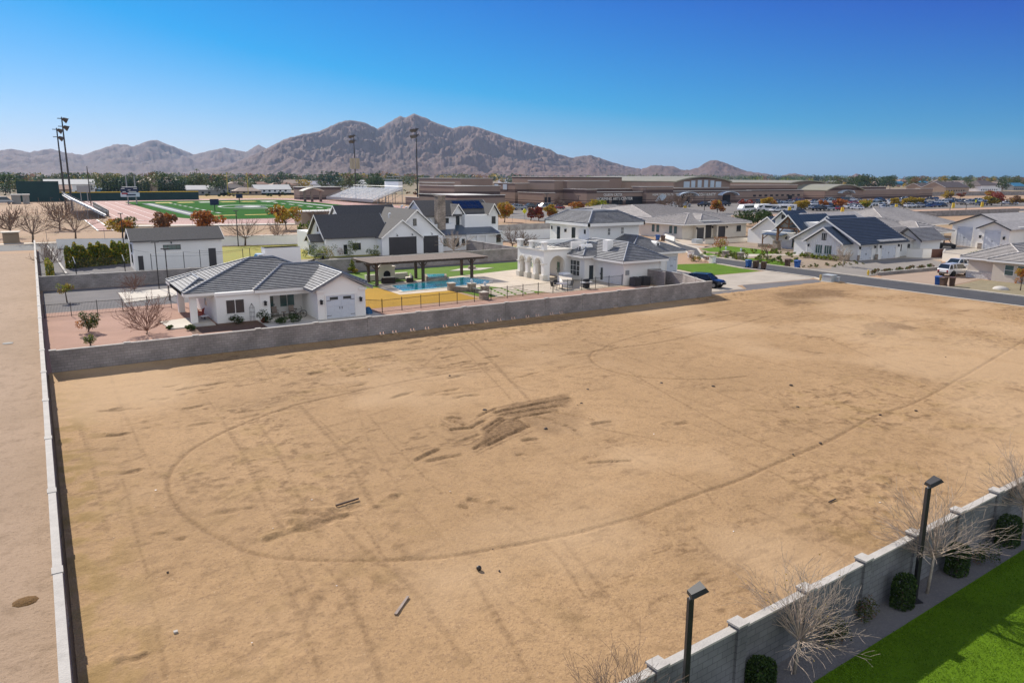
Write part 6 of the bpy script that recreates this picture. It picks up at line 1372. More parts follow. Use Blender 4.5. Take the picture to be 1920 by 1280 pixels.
# near trees by the pale wall
NT = [(17.2, 12.15, 3.4, 1.4, 'bare white trunked tree at the pale wall with a few yellow leaves', 11, 40), (24.75, 12.6, 4.05, 1.5, 'bare white trunked tree right of the farther black lamp post', 12, 0), (10.2, 11.6, 3.5, 1.15, 'bare tree top at the bottom edge left of the nearer lamp post', 13, 0), (32.3, 13.1, 3.9, 1.25, 'bare tree by the pale wall at the right edge', 14, 0)]
for x, y, h, rx, lab, sd, lv in NT:
    place(bare('bare_tree', lab, 'tree', h, rx, 'bare trees along the pale wall', th=.36, nb=34, depth=3, tk=.055, seed=sd, leaves=lv, lm=[LY], twig=TWIG if sd == 13 else mat('grey_twig', (.38, .30, .235), .85, .2, 8), mr=.0038), x, y, sd)
def hedge(name, label, x, y, w_, d, h, n, leaf, mats, group=None, cat='shrub', rz=0., z0=.05):
    T = thing(name, label, cat, (x, y, 0), group); p = NR.random((n, 3)); ax = NR.integers(0, 5, n)      # leaves mostly on the faces
    for i, (a, v_) in enumerate(((0, 0), (0, 1), (1, 0), (1, 1), (2, 1))): s = ax == i; p[s, a] = v_+NR.normal(0, .06, s.sum())
    p = np.clip(p, -.06, 1.06); q = p-.5; rr = 1-.12*np.clip(np.abs(q[:, 0])*2, 0, 1)**3-.12*np.clip(np.abs(q[:, 1])*2, 0, 1)**3
    wv = 1+.10*np.sin(p[:, 0]*w_*2.1+p[:, 1]*3)+.06*np.sin(p[:, 0]*w_*5.3)
    X = q[:, 0]*w_*rr; Y = q[:, 1]*d*rr*wv; Z = z0+p[:, 2]*h*rr*wv; c, s_ = math.cos(rz), math.sin(rz)
    pts = np.stack([X*c-Y*s_, X*s_+Y*c, Z], 1)
    MB().tube((x, y, 0), (x, y, h*.6), .05).build('stem', BARK, T); obj('foliage', leaves_mesh('foliage', pts, leaf*(.6+.8*NR.random(n)), mats, NR.integers(0, len(mats), n)), T); return T
for px_, row, w_, h, lab in ((1690, 1137, .75, 1.0, 'clipped green bush between the lamp post and the pale wall'), (1792, 1075, .8, 1.0, 'clipped green bush right of the second bare tree'), (1887, 1020, .9, 1.05, 'clipped green bush near the right edge by the pale wall'), (1425, 1288, .8, .8, 'clipped green bush at the bottom edge of the picture')):
    x, y = G(px_, row); hedge('clipped_bush', lab, x, y, w_, w_*.8, h, 2600, .075, [LG1, LG1, LG2], 'clipped bushes along the pale wall')
for px_, row, lab in ((1622, 1165, 'loose dark leggy shrub left of the lamp post'), (1560, 1205, 'dark green shrub behind the nearer bare tree'), (1840, 1060, 'twiggy grey shrub behind the second bare tree')):
    x, y = G(px_, row); place(leafy('shrub', lab, 'shrub', 1.0, .55, 'bush', 900, .06, [LG1, LOL, LB], [3, 2, 1], .03, .1), x, y)
# near lamp posts
def lamppost(name, label, x, y, h, hd, rz, s=.065, group='lamp posts along the pale wall'):
    T = thing(name, label, 'lamp post', (0, 0, 0), group); MB().box(-s, -s, 0, s, s, h).build('pole', MIRON, T); MB().box(-.2, -.2, 0, .2, .2, .05).build('base_plate', MIRON, T)
    a = MB().tube((0, 0, h), (.0, 0, h+.1), .04, n=6).build('bracket', MGREYM, T); b = MB(); c, s_ = math.cos(.45), math.sin(.45)
    P = lambda u, v_, w2: (u*c-w2*s_+.02, v_, h+.08+u*s_+w2*c)
    q = [P(-.06, -.17, 0), P(hd, -.21, 0), P(hd, .21, 0), P(-.06, .17, 0)]; t = [P(-.02, -.12, .11), P(hd-.03, -.17, .12), P(hd-.03, .17, .12), P(-.02, .12, .11)]
    b.poly(q[::-1]); b.poly(t)
    for i in range(4): j = (i+1) % 4; b.poly([q[i], q[j], t[j], t[i]])
    b.build('lamp_head', MIRON, T); place(T, x, y, rz); return T
lamppost('lamp_post', 'black lamp post with tilted head rising above the second bare tree', 23.88, 12.55, 4.1, .4, -.35); lamppost('lamp_post', 'nearest black lamp post with tilted head at the bottom of the picture', 12.6, 11.95, 3.95, .4, -.35)
for x, y, lab in ((12.33, 104.3, 'farther bronze yard lamp post beside the concrete slab'), (12.1, 94., 'nearer bronze yard lamp post left of the guest house roof')):
    T = thing('yard_light', lab, 'lamp post', (x, y, 0), 'yard light posts'); MB().tube((x, y, 0), (x, y, 5.9), .07, .06, 6).build('pole', MBRONZE, T); MB().box(x-.45, y-.1, 5.9, x+.45, y+.1, 6.02).build('lamp_head', MBRONZE, T)
for px_, row, top, lab in ((232.7, 465, 401, 'thin dark pole in front of the white road wall left of the barn'), (447, 461.7, 396, 'thin dark pole in front of the white road wall right of the barn')):
    x, y = G(px_, row); z = HA(x, y, top); T = thing('utility_pole', lab, 'pole', (x, y, 0)); MB().tube((x, y, 0), (x, y, z), .12, .09, 6).build('pole', MBRONZE, T); MB().box(x-.5, y-.15, z, x+.4, y+.15, z+.15).build('lamp_head', MBRONZE, T)
x, y = G(171, 385.5); T = thing('utility_pole', 'tall thin dark pole beyond the running track on the left', 'pole', (x, y, 0)); MB().tube((x, y, 0), (x, y, HA(x, y, 312)), .28, .2, 6).build('pole', MBRONZE, T)
# yard trees -------------------------------------------------
def T_(px_, row, top, wpx, kind, mats, wts, lab, n=1500, leaf=.16, name='tree', cat='tree', th=.3, trunk=.16, group=None, nc=14):
    x, y = G(px_, row); h = HA(x, y, top); dst = math.hypot(x, y); rx = wpx/2*dst/1455
    return place(leafy(name, lab, cat, h, rx, kind, n, leaf, mats, wts, trunk, th, group, nclump=nc), x, y)
T_(165, 622, 583, 42, 'round', [LG2, LG1, LO], [4, 2, 1], 'small green citrus tree in a mulch ring in the pink gravel yard', 1500, .12, th=.1); T_(170, 648, 626, 20, 'round', [LG2, LG3], [2, 1], 'tiny green sapling beside the block wall on pink gravel', 500, .1, th=.15)
T_(126, 567, 527, 30, 'round', [LG3, LY, LB], [3, 2, 1], 'thin yellow green tree beside the left wall on blue gravel', 600, .14, th=.45)
x, y = G(275, 627); h = HA(x, y, 537); place(bare('bare_tree', 'multi stemmed leafless reddish tree left of the guest house', 'tree', h, 1.0, None, th=.08, nb=24, depth=3, tk=.06, bark=BARK, twig=mat('reddish_twig', (.22, .12, .085), .85, .2, 8), leaves=260, lm=[LB], seed=5, droopy=0, mr=.012), x, y)
x, y = G(252, 545); place(bare('bare_tree', 'smaller leafless tree on blue gravel by the concrete slab', 'tree', 2.0, 1.6, None, th=.1, nb=16, depth=3, tk=.05, bark=BARK, twig=mat('reddish_twig', (0, 0, 0)), seed=6, mr=.012), x, y)
for px_, row, top, w_, m_, lab in ((95, 510, 455, 40, TWIG, 'bare grey tree beside the left wall behind the yellow hedge'), (62, 455, 394, 90, TWIG, 'wide bare brown tree beside the tan shed'), (142, 449, 398, 95, TWIG, 'tree with brown leaves left of the runway'), (112, 432, 380, 60, TWIG, 'thin bare tree behind the bleachers'), (460, 460, 410, 70, TWIG, 'bare tree against the white road wall left of centre'), (520, 456, 420, 60, TWIG, 'bare tree against the white road wall near the green hedge'),
      (604, 423, 398, 40, TWIG, 'small bare tree in front of the tan storage building'), (850, 482, 430, 50, TWIGP, 'bare pale tree in front of the farmhouse porch'), (960, 470, 426, 60, TWIG, 'bare tree in front of the angled white wall'), (985, 468, 430, 40, TWIG, 'second bare tree beside the villa terrace'), (1580, 500, 455, 22, TWIGP, 'slim bare sapling in front of the blue roofed house'), (1250, 395, 372, 44, TWIG, 'bare tree in front of the school mascot emblem'), (1275, 398, 368, 50, TWIG, 'wide bare pinkish tree left of the parked white SUV'), (1048, 392, 369, 20, TWIG, 'small bare tree by the school entrance'), (20, 445, 392, 60, TWIG, 'bare tree at the left edge beyond the road')):
    x, y = G(px_, row); h = HA(x, y, top); rx = w_/2*math.hypot(x, y)/1455; lf = 120 if 'brown leaves' in lab or 'wide bare brown' in lab else 0
    place(bare('bare_tree', lab, 'tree', h, rx, None, th=.28, nb=14, depth=3 if h > 3 else 2, tk=.035*h, bark=BARK if m_ is TWIG else BARKP, twig=m_, leaves=lf*3, lm=[LB, LY], seed=int(px_), droopy=0., mr=.018 if y < 200 else .05), x, y)
T_(230, 448, 401, 52, 'round', [LY, LOL, LO], [4, 2, 1], 'olive yellow tree behind the thin pole left of the barn', 1500, .5, trunk=.4)
for px_, row, top, w_, mats, wts, lab in ((310, 440, 400, 40, [LB, LO], [3, 1], 'russet tree behind the left end of the barn roof'), (390, 440, 396, 50, [LO, LB], [3, 1], 'rounded rust orange tree behind the barn roof'), (537, 431, 384, 54, [LY, LO, LOL], [4, 2, 1], 'golden tree in front of the storage building and track'),
      (946, 417, 382, 36, [LY, LO], [3, 2], 'golden round tree beyond the farmhouse gables'), (1030, 412, 386, 24, [LY, LO], [3, 1], 'yellow orange tree between car park and villa roof'), (1010, 414, 390, 16, [LR, LO], [3, 1], 'small red leafed tree beside the yellow sign'), (995, 414, 392, 14, [LR, LB], [3, 1], 'slender red tree right of the yellow sign'), (1082, 402, 378, 28, [LO, LY], [3, 2], 'orange tree behind the villa roof'), (1122, 402, 376, 40, [LG3, LY], [3, 2], 'lime green tree above the villa roof'),
      (1345, 400, 378, 26, [LY, LO], [2, 2], 'orange and yellow tree by the empty part of the car park'), (1397, 396, 374, 22, [LR], [1], 'dark red tree above the first white minibus'), (1440, 394, 371, 26, [LY, LO], [3, 1], 'yellow tree above the row of minibuses'), (1503, 394, 375, 22, [LY], [1], 'small yellow tree in the middle of the car park'), (1545, 392, 376, 16, [LO], [1], 'small orange tree left of the reddish one'), (1574, 391, 373, 22, [LO, LR], [2, 1], 'reddish orange tree in the car park'), (1620, 391, 375, 20, [LY, LG3], [2, 1], 'bright yellow green tree in the car park'),
      (1680, 388, 373, 14, [LY], [1], 'small golden tree right of centre in the car park'), (1703, 388, 370, 22, [LY, LOL], [2, 1], 'golden tree in the right part of the car park'), (1722, 386, 371, 18, [LG3, LY], [1, 1], 'yellow green tree beside the golden one'), (1775, 376, 360, 16, [LY, LB], [1, 1], 'small yellow tree before the far right grey wall'), (1857, 370, 359, 14, [LY, LO], [1, 1], 'small amber tree at the far grey wall'), (1878, 386, 361, 30, [LR], [1], 'large deep red tree near the right edge of the car park'), (1856, 386, 370, 24, [LOL, LY], [1, 1], 'olive tree left of the large deep red tree'), (1904, 385, 370, 24, [LY, LB], [1, 1], 'straw coloured tree at the right edge of the car park'), (1800, 372, 362, 12, [LR, LB], [1, 1], 'small dull red tree before the far wall')):
    T_(px_, row, top-2.5, w_*1.25, 'round', mats, wts, lab, 1300, .62, trunk=.4, th=.22)
for px_, row, top, w_, lab in ((1392, 424, 390, 52, 'dark green tree behind the cream house, leftmost of three'), (1420, 421, 391, 34, 'dark green tree in the middle behind the ranch house'), (1438, 420, 393, 24, 'dark green rightmost tree behind the ranch house')): T_(px_, row, top, w_, 'round', [LG1, LG2], [2, 1], lab, 1400, .4, trunk=.3, th=.1)
T_(1170, 410, 388, 30, 'round', [LOL, LG2], [2, 1], 'feathery palm behind the villa roof', 900, .5, th=.1)
T_(1350, 477, 441, 32, 'round', [LO, LY, LB, LG3], [2, 2, 1, 1], 'small tree with yellow and rust leaves on the round lawn', 1100, .16, th=.3); T_(1440, 489, 453, 34, 'round', [LB, LR, LOL], [3, 1, 1], 'thin pinkish tree on the strip of lawn by the street', 420, .14, th=.35)
T_(1913, 545, 500, 26, 'round', [LO, LY], [2, 1], 'small orange leafed tree at the right edge by the bungalow', 700, .16, th=.3)
for px_, row, top, w_, lab in ((661, 512, 483, 20, 'pointed green tree left of the pergola by the grey wall'), (906, 490, 469, 16, 'pointed yellow green tree right of the pergola')): T_(px_, row, top, w_, 'cone', [LG2, LG3, LY], [3, 2, 1], lab, 1100, .16, th=.2, nc=9)
# hedges and garden planting
hs = [((104, 480), (118, 455)), ((118, 480), (240, 462))]
x0, y0 = G(116, 502); x1, y1 = G(240, 492)
for i in range(8): t = (i+.5)/8; hedge('hedge_tree', ('yellow green boxy hedge tree by the white road wall, %s' % ['leftmost of eight', 'second from the left', 'third from the left', 'fourth from the left', 'fourth from the right', 'third from the right', 'second from the right', 'next to the barn'][i]), 3.6+t*8.8, 136+t*4, 1.9, 2.6, 2.9+.5*math.sin(i*2.2), 2200, .3, [LG2, LG2, LG3, LG3, LY], 'boxy hedge trees by the barn', 'hedge')
hedge('hedge', 'tall thin yellow hedge beside the left wall', .9, 124, 1.0, 9, 2.3, 1800, .2, [LG3, LY, LG2], cat='hedge'); hedge('hedge', 'big dark green hedge by the white road wall left of the farmhouse', 53.3, 172, 6.6, 2.4, 3.4, 2600, .3, [LG1, LG2, LG3], cat='hedge')
for px_, row, w_, h, m_, lab in ((664, 481, 3.0, 3.2, [LG2, LG3], 'tall green bush left of the farmhouse garage'), (700, 481, 2.6, 2.3, [LG2, LG3], 'round green bush beside the farmhouse garage'), (612, 484, 3.6, 2.6, [LG2, LY], 'loose garden bush left of the farmhouse'), (628, 480, 3.0, 2.2, [LR, LG2], 'reddish garden bush by the farmhouse porch'), (596, 486, 3.6, 2.6, [LG3, LG2], 'lime garden bush beyond the pool yard wall'), (583, 482, 2.8, 2.9, [LG1, LG2], 'dark shrub beside the box truck'), (1306, 491, 1.9, 1.3, [LOL, LY], 'clipped ball bush on the lawn by the white pier, nearest one'), (1297, 489, 1.7, 1.2, [LB, LOL], 'brownish ball bush behind the clipped ball bush'), (1328, 491, 1.8, 1.1, [LB, LO], 'russet ball bush left of the white pier'),
      (357, 618, 1.1, .55, [LG2, LG1], 'low bright green plant in front of the porch pillar'), (320, 617, .7, .4, [LG2], 'small low green plant left of the porch'), (513, 486, 1.2, .9, [LY, LG3], 'rounded golden bush beside the box truck'), (470, 597, 1.3, 1.7, [LG1, LR], 'tall dark rose bush under the guest house window'), (447, 607, 1.7, .9, [LG1, LB], 'low dark shrub at the corner of the guest house'), (500, 605, 1.7, 1.4, [LG1], 'dark leggy bush beside the wire obelisk'), (524, 607, 1.6, .75, [LG2, LG1], 'low green shrub below the porch chairs'), (553, 603, 1.7, .9, [LG1, LG2], 'low green shrub in front of the bicycle'), (497, 605, .9, .8, [LR, LB], 'red leafed bush by the guest house door')):
    x, y = G(px_, row); T = leafy('bush', lab, 'bush', h, w_/2, 'bush', 900, .1 if y < 100 else .14, m_, [2]+[1]*(len(m_)-1), .04, .1, nclump=9); place(T, x, y)
r = random.Random(8)
def plants(n, fn, name, labels, group, mats, hh=(.35, .7), cat='plant'):
    base = leafy(name, 'x', cat, 1., .75, 'bush', 150, .22, mats, [1]*len(mats), .03, .1, group, nclump=6)
    for i in range(n):
        x, y = fn(i); s = r.uniform(*hh); lab = labels(i, x, y) if callable(labels) else labels
        if i == 0: base.location = (x, y, 0); base.scale = (s,)*3; base['label'] = lab
        else: dup(base, (x, y, 0), r.uniform(0, 6), s, lab, group)
plants(11, lambda i: (104.8+i*1.5, 66.9+(i % 2)*.5), 'shrub', lambda i, x, y: 'clipped shrub in the planter, number %s from the street' % ['one', 'two', 'three', 'four', 'five', 'six', 'seven', 'eight', 'nine', 'ten', 'eleven'][i], 'shrubs in the planter bed', [LOL, LB, LG2], (.7, .95), 'shrub')
plants(46, lambda i: (103+r.random()*6.5, 79+r.random()*22) if i < 30 else (108+r.random()*12, 90+r.random()*9), 'garden_plant', 'small yellow green plant in the gravel garden by the driveway', 'small plants in the gravel garden', [LG3, LG3, LG2], (.55, 1.05))
plants(9, lambda i: (116.6, 81.6+i*.85), 'shrub', lambda i, x, y: 'bright green shrub under the gable windows of the blue roofed house', 'shrubs under the gable windows', [LG2, LG3], (.9, 1.2), 'shrub')
plants(16, lambda i: (103.5+i*.9, 75.8+r.random()*3.2), 'garden_plant', 'little round plant in the tan gravel beside the driveway', 'little plants beside the driveway', [LOL, LG3, LB], (.35, .6))
T = hedge('hedge', 'low clipped hedge sloping along the top of the tan wall', 140, 68, 18, 1.2, 1.0, 2200, .2, [LG2, LG3], cat='hedge', rz=.1, z0=1.0)
# ---- far trees: each one a thing, nearest first, then the woods that read as one mass
r = random.Random(31)
FAR = []
pal = [([LG1, LG2], 'dark green'), ([LBG, LG1], 'blue green'), ([LOL, LG2], 'olive'), ([LY, LOL], 'yellow green'), ([LB, LOL], 'brownish')]
ftp = []
for i, (mats, nm) in enumerate(pal):
    for kd in ('round', 'round'):
        T = leafy('far_tree', 'x', 'tree', 1., .5 if kd == 'round' else .16, kd, 640, .068, mats, [2, 1], .05, .16, 'trees of the far suburb', nclump=12); ftp.append((T, nm))
zones = [(0, 240, 352, 364, 330, 'far left edge beyond the track', 40, 7, 12), (240, 430, 350, 366, 330, 'around the tan mansion', 48, 7, 13), (430, 760, 345, 360, 330, 'left of the grandstand press box', 46, 5, 10), (760, 1180, 340, 346, 330, 'behind the school roofs', 50, 5, 10), (1180, 1560, 339, 345, 330, 'behind the arched school roof', 50, 7, 13), (1560, 1920, 342, 360, 330, 'right side suburb', 60, 4, 9)]
usedp = set()
for (p0, p1, r0, r1, _, zn, n, h0, h1) in zones:
    for i in range(n):
        px_ = r.uniform(p0-6, p1+6); row = r0+(r1-r0)*r.random()**1.4; x, y = G(px_, row); dist = math.hypot(x, y); h = min(20, max(4.5, HA(x, y, r.uniform(319, 343) if px_ < 760 else r.uniform(326, 338))))
        kI = r.choices(range(10), [5, 5, 3, 3, 3, 3, 1.2, 1.2, 1.5, 1.5])[0]
        FAR.append((x, y, h, kI, zn))
FAR += [(*G(1650+i*9, 347+(i % 3)), 8, 2+(i % 4), 'right side suburb') for i in range(28)]
for x, y, h, kI, zn in FAR:
    px_ = PX(x, y)[0]; zn = [m for a, m in MARKS if px_ < a][0]+(', nearer row' if math.hypot(x, y) < 800 else ', farther row')
    T, nm = ftp[kI]; lab = '%s tree in the far suburb, %s' % (nm, zn); s = (h*r.uniform(.8, 1.5), h*r.uniform(.8, 1.5), h)
    dup(T, (x, y, 0), r.uniform(0, 6), s, lab, 'trees of the far suburb')
# distinctive ones
for px_, row, h, wd, kI, lab in ((10, 366, 9, 22, 3, 'broad dark tree at the left edge'), (14, 362, 12, 30, 6, 'broad yellow green tree at the left edge'), (68, 362, 10, 15, 6, 'rounded yellow green tree left of the white roofed farm building'), (146, 358, 15, 16, 6, 'tall lime and brown tree beyond the left floodlight masts'), (398, 358, 17, 34, 2, 'large dark round tree right of the tan mansion'), (608, 360, 11, 16, 4, 'olive round tree left of the grandstand'), (636, 360, 10, 16, 4, 'second olive round tree left of the grandstand'), (742, 355, 9, 10, 6, 'yellow green tree right of the press box')):
    x, y = G(px_, row); dist = math.hypot(x, y); dup(ftp[kI][0], (x, y, 0), r.uniform(0, 6), (wd*dist/1455*1.4, wd*dist/1455*1.4, h), lab, 'trees of the far suburb')
cyp = leafy('cypress', 'x', 'tree', 1., .11, 'column', 300, .09, [LG1, LBG], [1, 1], .03, .05, 'dark cypress row by the mansion', nclump=9)
for i in range(24):
    px_ = 196+i*6.4 if i < 14 else 300+(i-14)*5.2; x, y = G(px_, 369.5-(i % 3)*.4); dup(cyp, (x, y, 0), i, (12, 12, 9.5+r.random()*3), 'narrow dark cypress %s' % (['left of the scoreboard', 'above the scoreboard', 'right of the scoreboard', 'before the left gable of the mansion', 'before the middle of the mansion', 'before the right gable of the mansion'][min(5, i//4)]), 'dark cypress row by the mansion')
for T, _ in ftp+[(cyp, '')]:
    for c in list(T.children): bpy.data.objects.remove(c)
    bpy.data.objects.remove(T)
palm = thing('palm_tree', 'x', 'palm', (0, 0, 0), 'tall palms on the skyline'); MB().tube((0, 0, 0), (.1, 0, 1), .02, .013, 6).build('trunk', BARK, palm)
fr = MB()
for i in range(22):
    a = i*2.4; el = r.uniform(-.5, .9); p = Vector((.1, 0, 1)); 
    for k in range(3): q = p+Vector((math.cos(a)*.06, math.sin(a)*.06, .06*math.sin(el)-.02*k)); fr.poly([p+Vector((-math.sin(a)*.012, math.cos(a)*.012, 0)), p-Vector((-math.sin(a)*.012, math.cos(a)*.012, 0)), q-Vector((-math.sin(a)*.014, math.cos(a)*.014, 0)), q+Vector((-math.sin(a)*.014, math.cos(a)*.014, 0))]); p = q
fr.build('fronds', LG1, palm)
for i, (px_, row, top, lab) in enumerate(((368, 352, 318, 'tall palm right of the tan mansion'), (1526, 346, 328, 'palm with dark head behind the arched school roof'), (1546, 345, 329, 'short thick palm right of the arched school roof'), (1886, 345, 333, 'pair of palm heads above the right skyline'), (606, 348, 321, 'thin palm above the suburb left of the grandstand'), (612, 348, 321, 'second thin palm left of the grandstand'), (655, 350, 322, 'palm left of the antenna mast'), (711, 350, 321, 'palm above the press box'), (766, 348, 326, 'palm right of the press box'), (776, 348, 325, 'second palm right of the press box'))):
    x, y = G(px_, row); z = HA(x, y, top)
    if i == 0: palm.location = (x, y, 0); palm.scale = (z,)*3; palm['label'] = lab
    else: dup(palm, (x, y, 0), i, z, lab)
# woods
def wood(name, n, p0, p1, r0, r1, h0, h1, seed, mats, size=1., top=None):
    rr = np.random.default_rng(seed); cs = []
    for i in range(n):
        px_ = rr.uniform(p0, p1); row = r0+(r1-r0)*rr.random()**1.6; x, y = G(px_, row); h = rr.uniform(h0, h1) if not top else min(26, max(h0, HA(x, y, rr.uniform(*top)))); dist = math.hypot(x, y); w_ = h*rr.uniform(.45, .9)
        cs.append((x, y, h*.55, w_, w_, h*.45))
    pts, k = clump_points(cs, n*34); o = obj(name, leaves_mesh(name, pts, size*(1+NR.random(len(pts))), mats, NR.integers(0, len(mats), len(cs))[k])); o['kind'] = 'stuff'; return o
wood('far_woodland', 430, -80, 1000, 337, 345, 6, 11, 3, [LG1, LBG, LOL, LY, LB, LOL, LB], 3.2, (322, 340)); wood('far_woodland', 520, 980, 2000, 338, 346, 6, 11, 13, [LG1, LBG, LOL, LG3, LB, LG2, LB], 3., (329, 337))
wood('far_woodland', 420, -40, 800, 345, 352, 4, 9, 5, [LG1, LBG, LOL, LB], 2., (326, 338))
wood('far_woodland', 300, 1150, 1600, 338, 343, 6, 12, 6, [LG1, LOL, LG2], 2.4, (324, 332))
wood('far_woodland', 380, 1540, 1980, 341, 352, 3, 7, 7, [LG1, LOL, LB, LY, LOL], 1.5)
wood('desert_scrub', 300, -40, 800, 352, 372, .6, 1.8, 8, [LOL, LB, LG1], .7)

# ================================================================ YARD THINGS
def ironfence(label, pts, h=1.45, sp=2.3, pick=.13, name='iron_fence', r=.028):
    T = thing(name, label, 'fence', (pts[0][0], pts[0][1], 0)); rl = MB(); pk = MB()
    for a, b in zip(pts, pts[1:]):
        L = math.dist(a, b); n = max(1, round(L/sp))
        for z in (.12, h-.12): rl.tube((a[0], a[1], z), (b[0], b[1], z), .02, n=4)
        for i in range(n+1):
            t = i/n; x, y = a[0]+(b[0]-a[0])*t, a[1]+(b[1]-a[1])*t; MB().box(x-r, y-r, 0, x+r, y+r, h+.06).build('fence_post', MIRON, T)
        m = int(L/pick)
        for i in range(m): t = (i+.5)/m; x, y = a[0]+(b[0]-a[0])*t, a[1]+(b[1]-a[1])*t; pk.tube((x, y, .05), (x, y, h-.02), .009, n=3, cap=False)
    rl.build('rails', MIRON, T); pk.build('pickets', MIRON, T); return T
ironfence('black iron fence between the pink gravel and the blue gravel yard', [(-.3, 88.3), (11.5, 88.5)]); ironfence('black iron pool fence from the guest house to the villa along the wall', [(28.4, 75.4), (29.9, 73.9), (44, 75.4), (53.4, 76.3), (65, 77)])
def chain(label, pts, h, sp, n='chain_fence'):
    T = thing(n, label, 'fence', (pts[0][0], pts[0][1], 0)); rl = MB()
    for a, b in zip(pts, pts[1:]):
        L = math.dist(a, b); k = max(1, round(L/sp)); rl.tube((a[0], a[1], h), (b[0], b[1], h), .035, n=4)
        for i in range(k+1): t = i/k; x, y = a[0]+(b[0]-a[0])*t, a[1]+(b[1]-a[1])*t; MB().tube((x, y, 0), (x, y, h), .045, n=4).build('fence_post', MGREYM, T)
    rl.build('rails', MGREYM, T)
chain('thin wire fence along the pavement in front of the sports ground', [(-4, 199), (30, 196), (62, 190)], 2.2, 6); chain('thin wire fence between the car park trees and the road', [(105, 201), (150, 201)], 2.2, 5); chain('wire fence along the near side of the running track', [(24, 240), (60, 232), (100, 236)], 1.6, 8)
T = thing('batting_net', 'sagging net between white topped posts in front of the hedge', 'net', (3.4, 127, 0))
for x in (4.2, 10.6): MB().tube((x, 127, 0), (x, 127, 1.5), .07, n=6).build('post', MIRON, T); MB().tube((x-.2, 127, 2.5), (x, 127, 1.6), .06, n=6).build('arm', MWHITE, T)
nb = MB()
for i in range(9): nb.tube((4.2, 127, .8+i*.18), (10.6, 127, .8+i*.18-.1), .008, n=3)
for i in range(36): nb.tube((4.3+i*.178, 127, .7), (4.3+i*.178, 127, 2.2), .006, n=3)
nb.build('netting', MIRON, T)
# string lights by the barn
T = thing('string_lights', 'string lights hung on slim posts in front of the white barn', 'string lights', (13, 119, 0))
for x, y, z in ((13.6, 121, 3.0), (17.8, 119.6, 3.2), (20.2, 120.5, 3.3), (26.6, 121.5, 3.1), (28, 123, 3.0)): MB().tube((x, y, 0), (x, y, z), .05, n=6).build('post', MIRON, T)
wr = MB()
for (a, b) in (((11.5, 126.8, 3.3), (17.8, 119.6, 3.2)), ((17.8, 119.6, 3.2), (26.6, 121.5, 3.1)), ((13.6, 121, 2.7), (26.6, 121.5, 2.8)), ((20.2, 120.5, 3.2), (28, 123, 3.0))):
    for i in range(8):
        f = lambda t: (a[0]+(b[0]-a[0])*t, a[1]+(b[1]-a[1])*t, a[2]+(b[2]-a[2])*t-.35*4*t*(1-t)); wr.tube(f(i/8), f((i+1)/8), .015, n=3)
wr.build('cable', MIRON, T)
# concrete slab, patios, small pieces
ct = MB(); ct.prism([(7.5, 94.4), (13.6, 97.5), (14.6, 104.1), (7.6, 103.2)], 0, .09); struct(ct.build('court_slab', MCONC))
struct(MB().prism([(9.2, 80.), (9.6, 75.7), (13.6, 75.7), (13.7, 81.5)], 0, .1).build('patio_slab', MCONC))
def chair(label, x, y, rz, m, s=1.):
    T = thing('patio_chair', label, 'chair', (0, 0, 0)); MB().box(-.27, -.27, .4, .27, .27, .46).build('seat', m, T); MB().extr([(-.27, -.27, .46), (-.27, .27, .46), (-.4, .27, 1.0), (-.4, -.27, 1.0)], (.05, 0, 0)).build('backrest', m, T)
    for a in (-.25, .25):
        for b in (-.25, .25): MB().tube((a, b, 0), (a, b, .4), .02, n=5).build('leg', MIRON, T)
    for a in (-.27, .27): MB().box(-.3, a-.03, .62, .22, a+.03, .66).build('armrest', m, T)
    T.location = (x, y, .03); T.rotation_euler = (0, 0, rz); T.scale = (s,)*3; return T
MREDP = mat('red_paint', (.35, .05, .03), .6, 0)
def table(label, x, y, r_, h, m, name='table'):
    T = thing(name, label, 'table', (x, y, 0)); MB().tube((x, y, h-.05), (x, y, h), r_, n=14).build('table_top', m, T); MB().tube((x, y, 0), (x, y, h-.05), .06, n=6).build('pedestal', MIRON, T); MB().tube((x, y, 0), (x, y, .04), r_*.5, n=10).build('base', MIRON, T)
chair('brown chair left of the small table on the guest house porch', 19.7, 77.3, -1.5, MWOODG); chair('brown chair right of the small table on the guest house porch', 21.4, 77.3, -1.6, MWOODG); table('small side table between the two porch chairs', 20.5, 77.1, .25, .5, MWOODG)
chair('red chair in the shade of the left porch', 13.0, 81.5, .4, MREDP, 1.1); chair('second red chair near the porch opening', 12.9, 79.8, 2.6, MREDP, 1.1); table('low table under the left porch', 13.2, 78.9, .4, .5, MALU)
# bicycle
T = thing('bicycle', 'dark cruiser bicycle standing on the guest house porch', 'bicycle', (0, 0, 0))
for x in (-.55, .55):
    w_ = MB()
    for i in range(18): a, b = 2*PI*i/18, 2*PI*(i+1)/18; w_.tube((x+.34*math.cos(a), 0, .34+.34*math.sin(a)), (x+.34*math.cos(b), 0, .34+.34*math.sin(b)), .025, n=4)
    for i in range(8): a = 2*PI*i/8; w_.tube((x, 0, .34), (x+.33*math.cos(a), 0, .34+.33*math.sin(a)), .004, n=3)
    w_.build('wheel', MTYRE, T)
fb = MB()
for a, b in (((-.55, .34), (-.1, .3)), ((-.1, .3), (-.2, .8)), ((-.2, .78), (.36, .82)), ((-.1, .3), (.38, .72)), ((.36, .95), (.55, .34)), ((-.55, .34), (-.18, .7))): fb.tube((a[0], 0, a[1]), (b[0], 0, b[1]), .02, n=5)
fb.build('frame', MIRON, T); MB().tube((.34, -.3, 1.08), (.36, 0, .95), .015).tube((.36, 0, .95), (.34, .3, 1.08), .015).build('handlebar', MIRON, T); MB().box(-.34, -.09, .84, -.08, .09, .9).build('saddle', MTYRE, T)
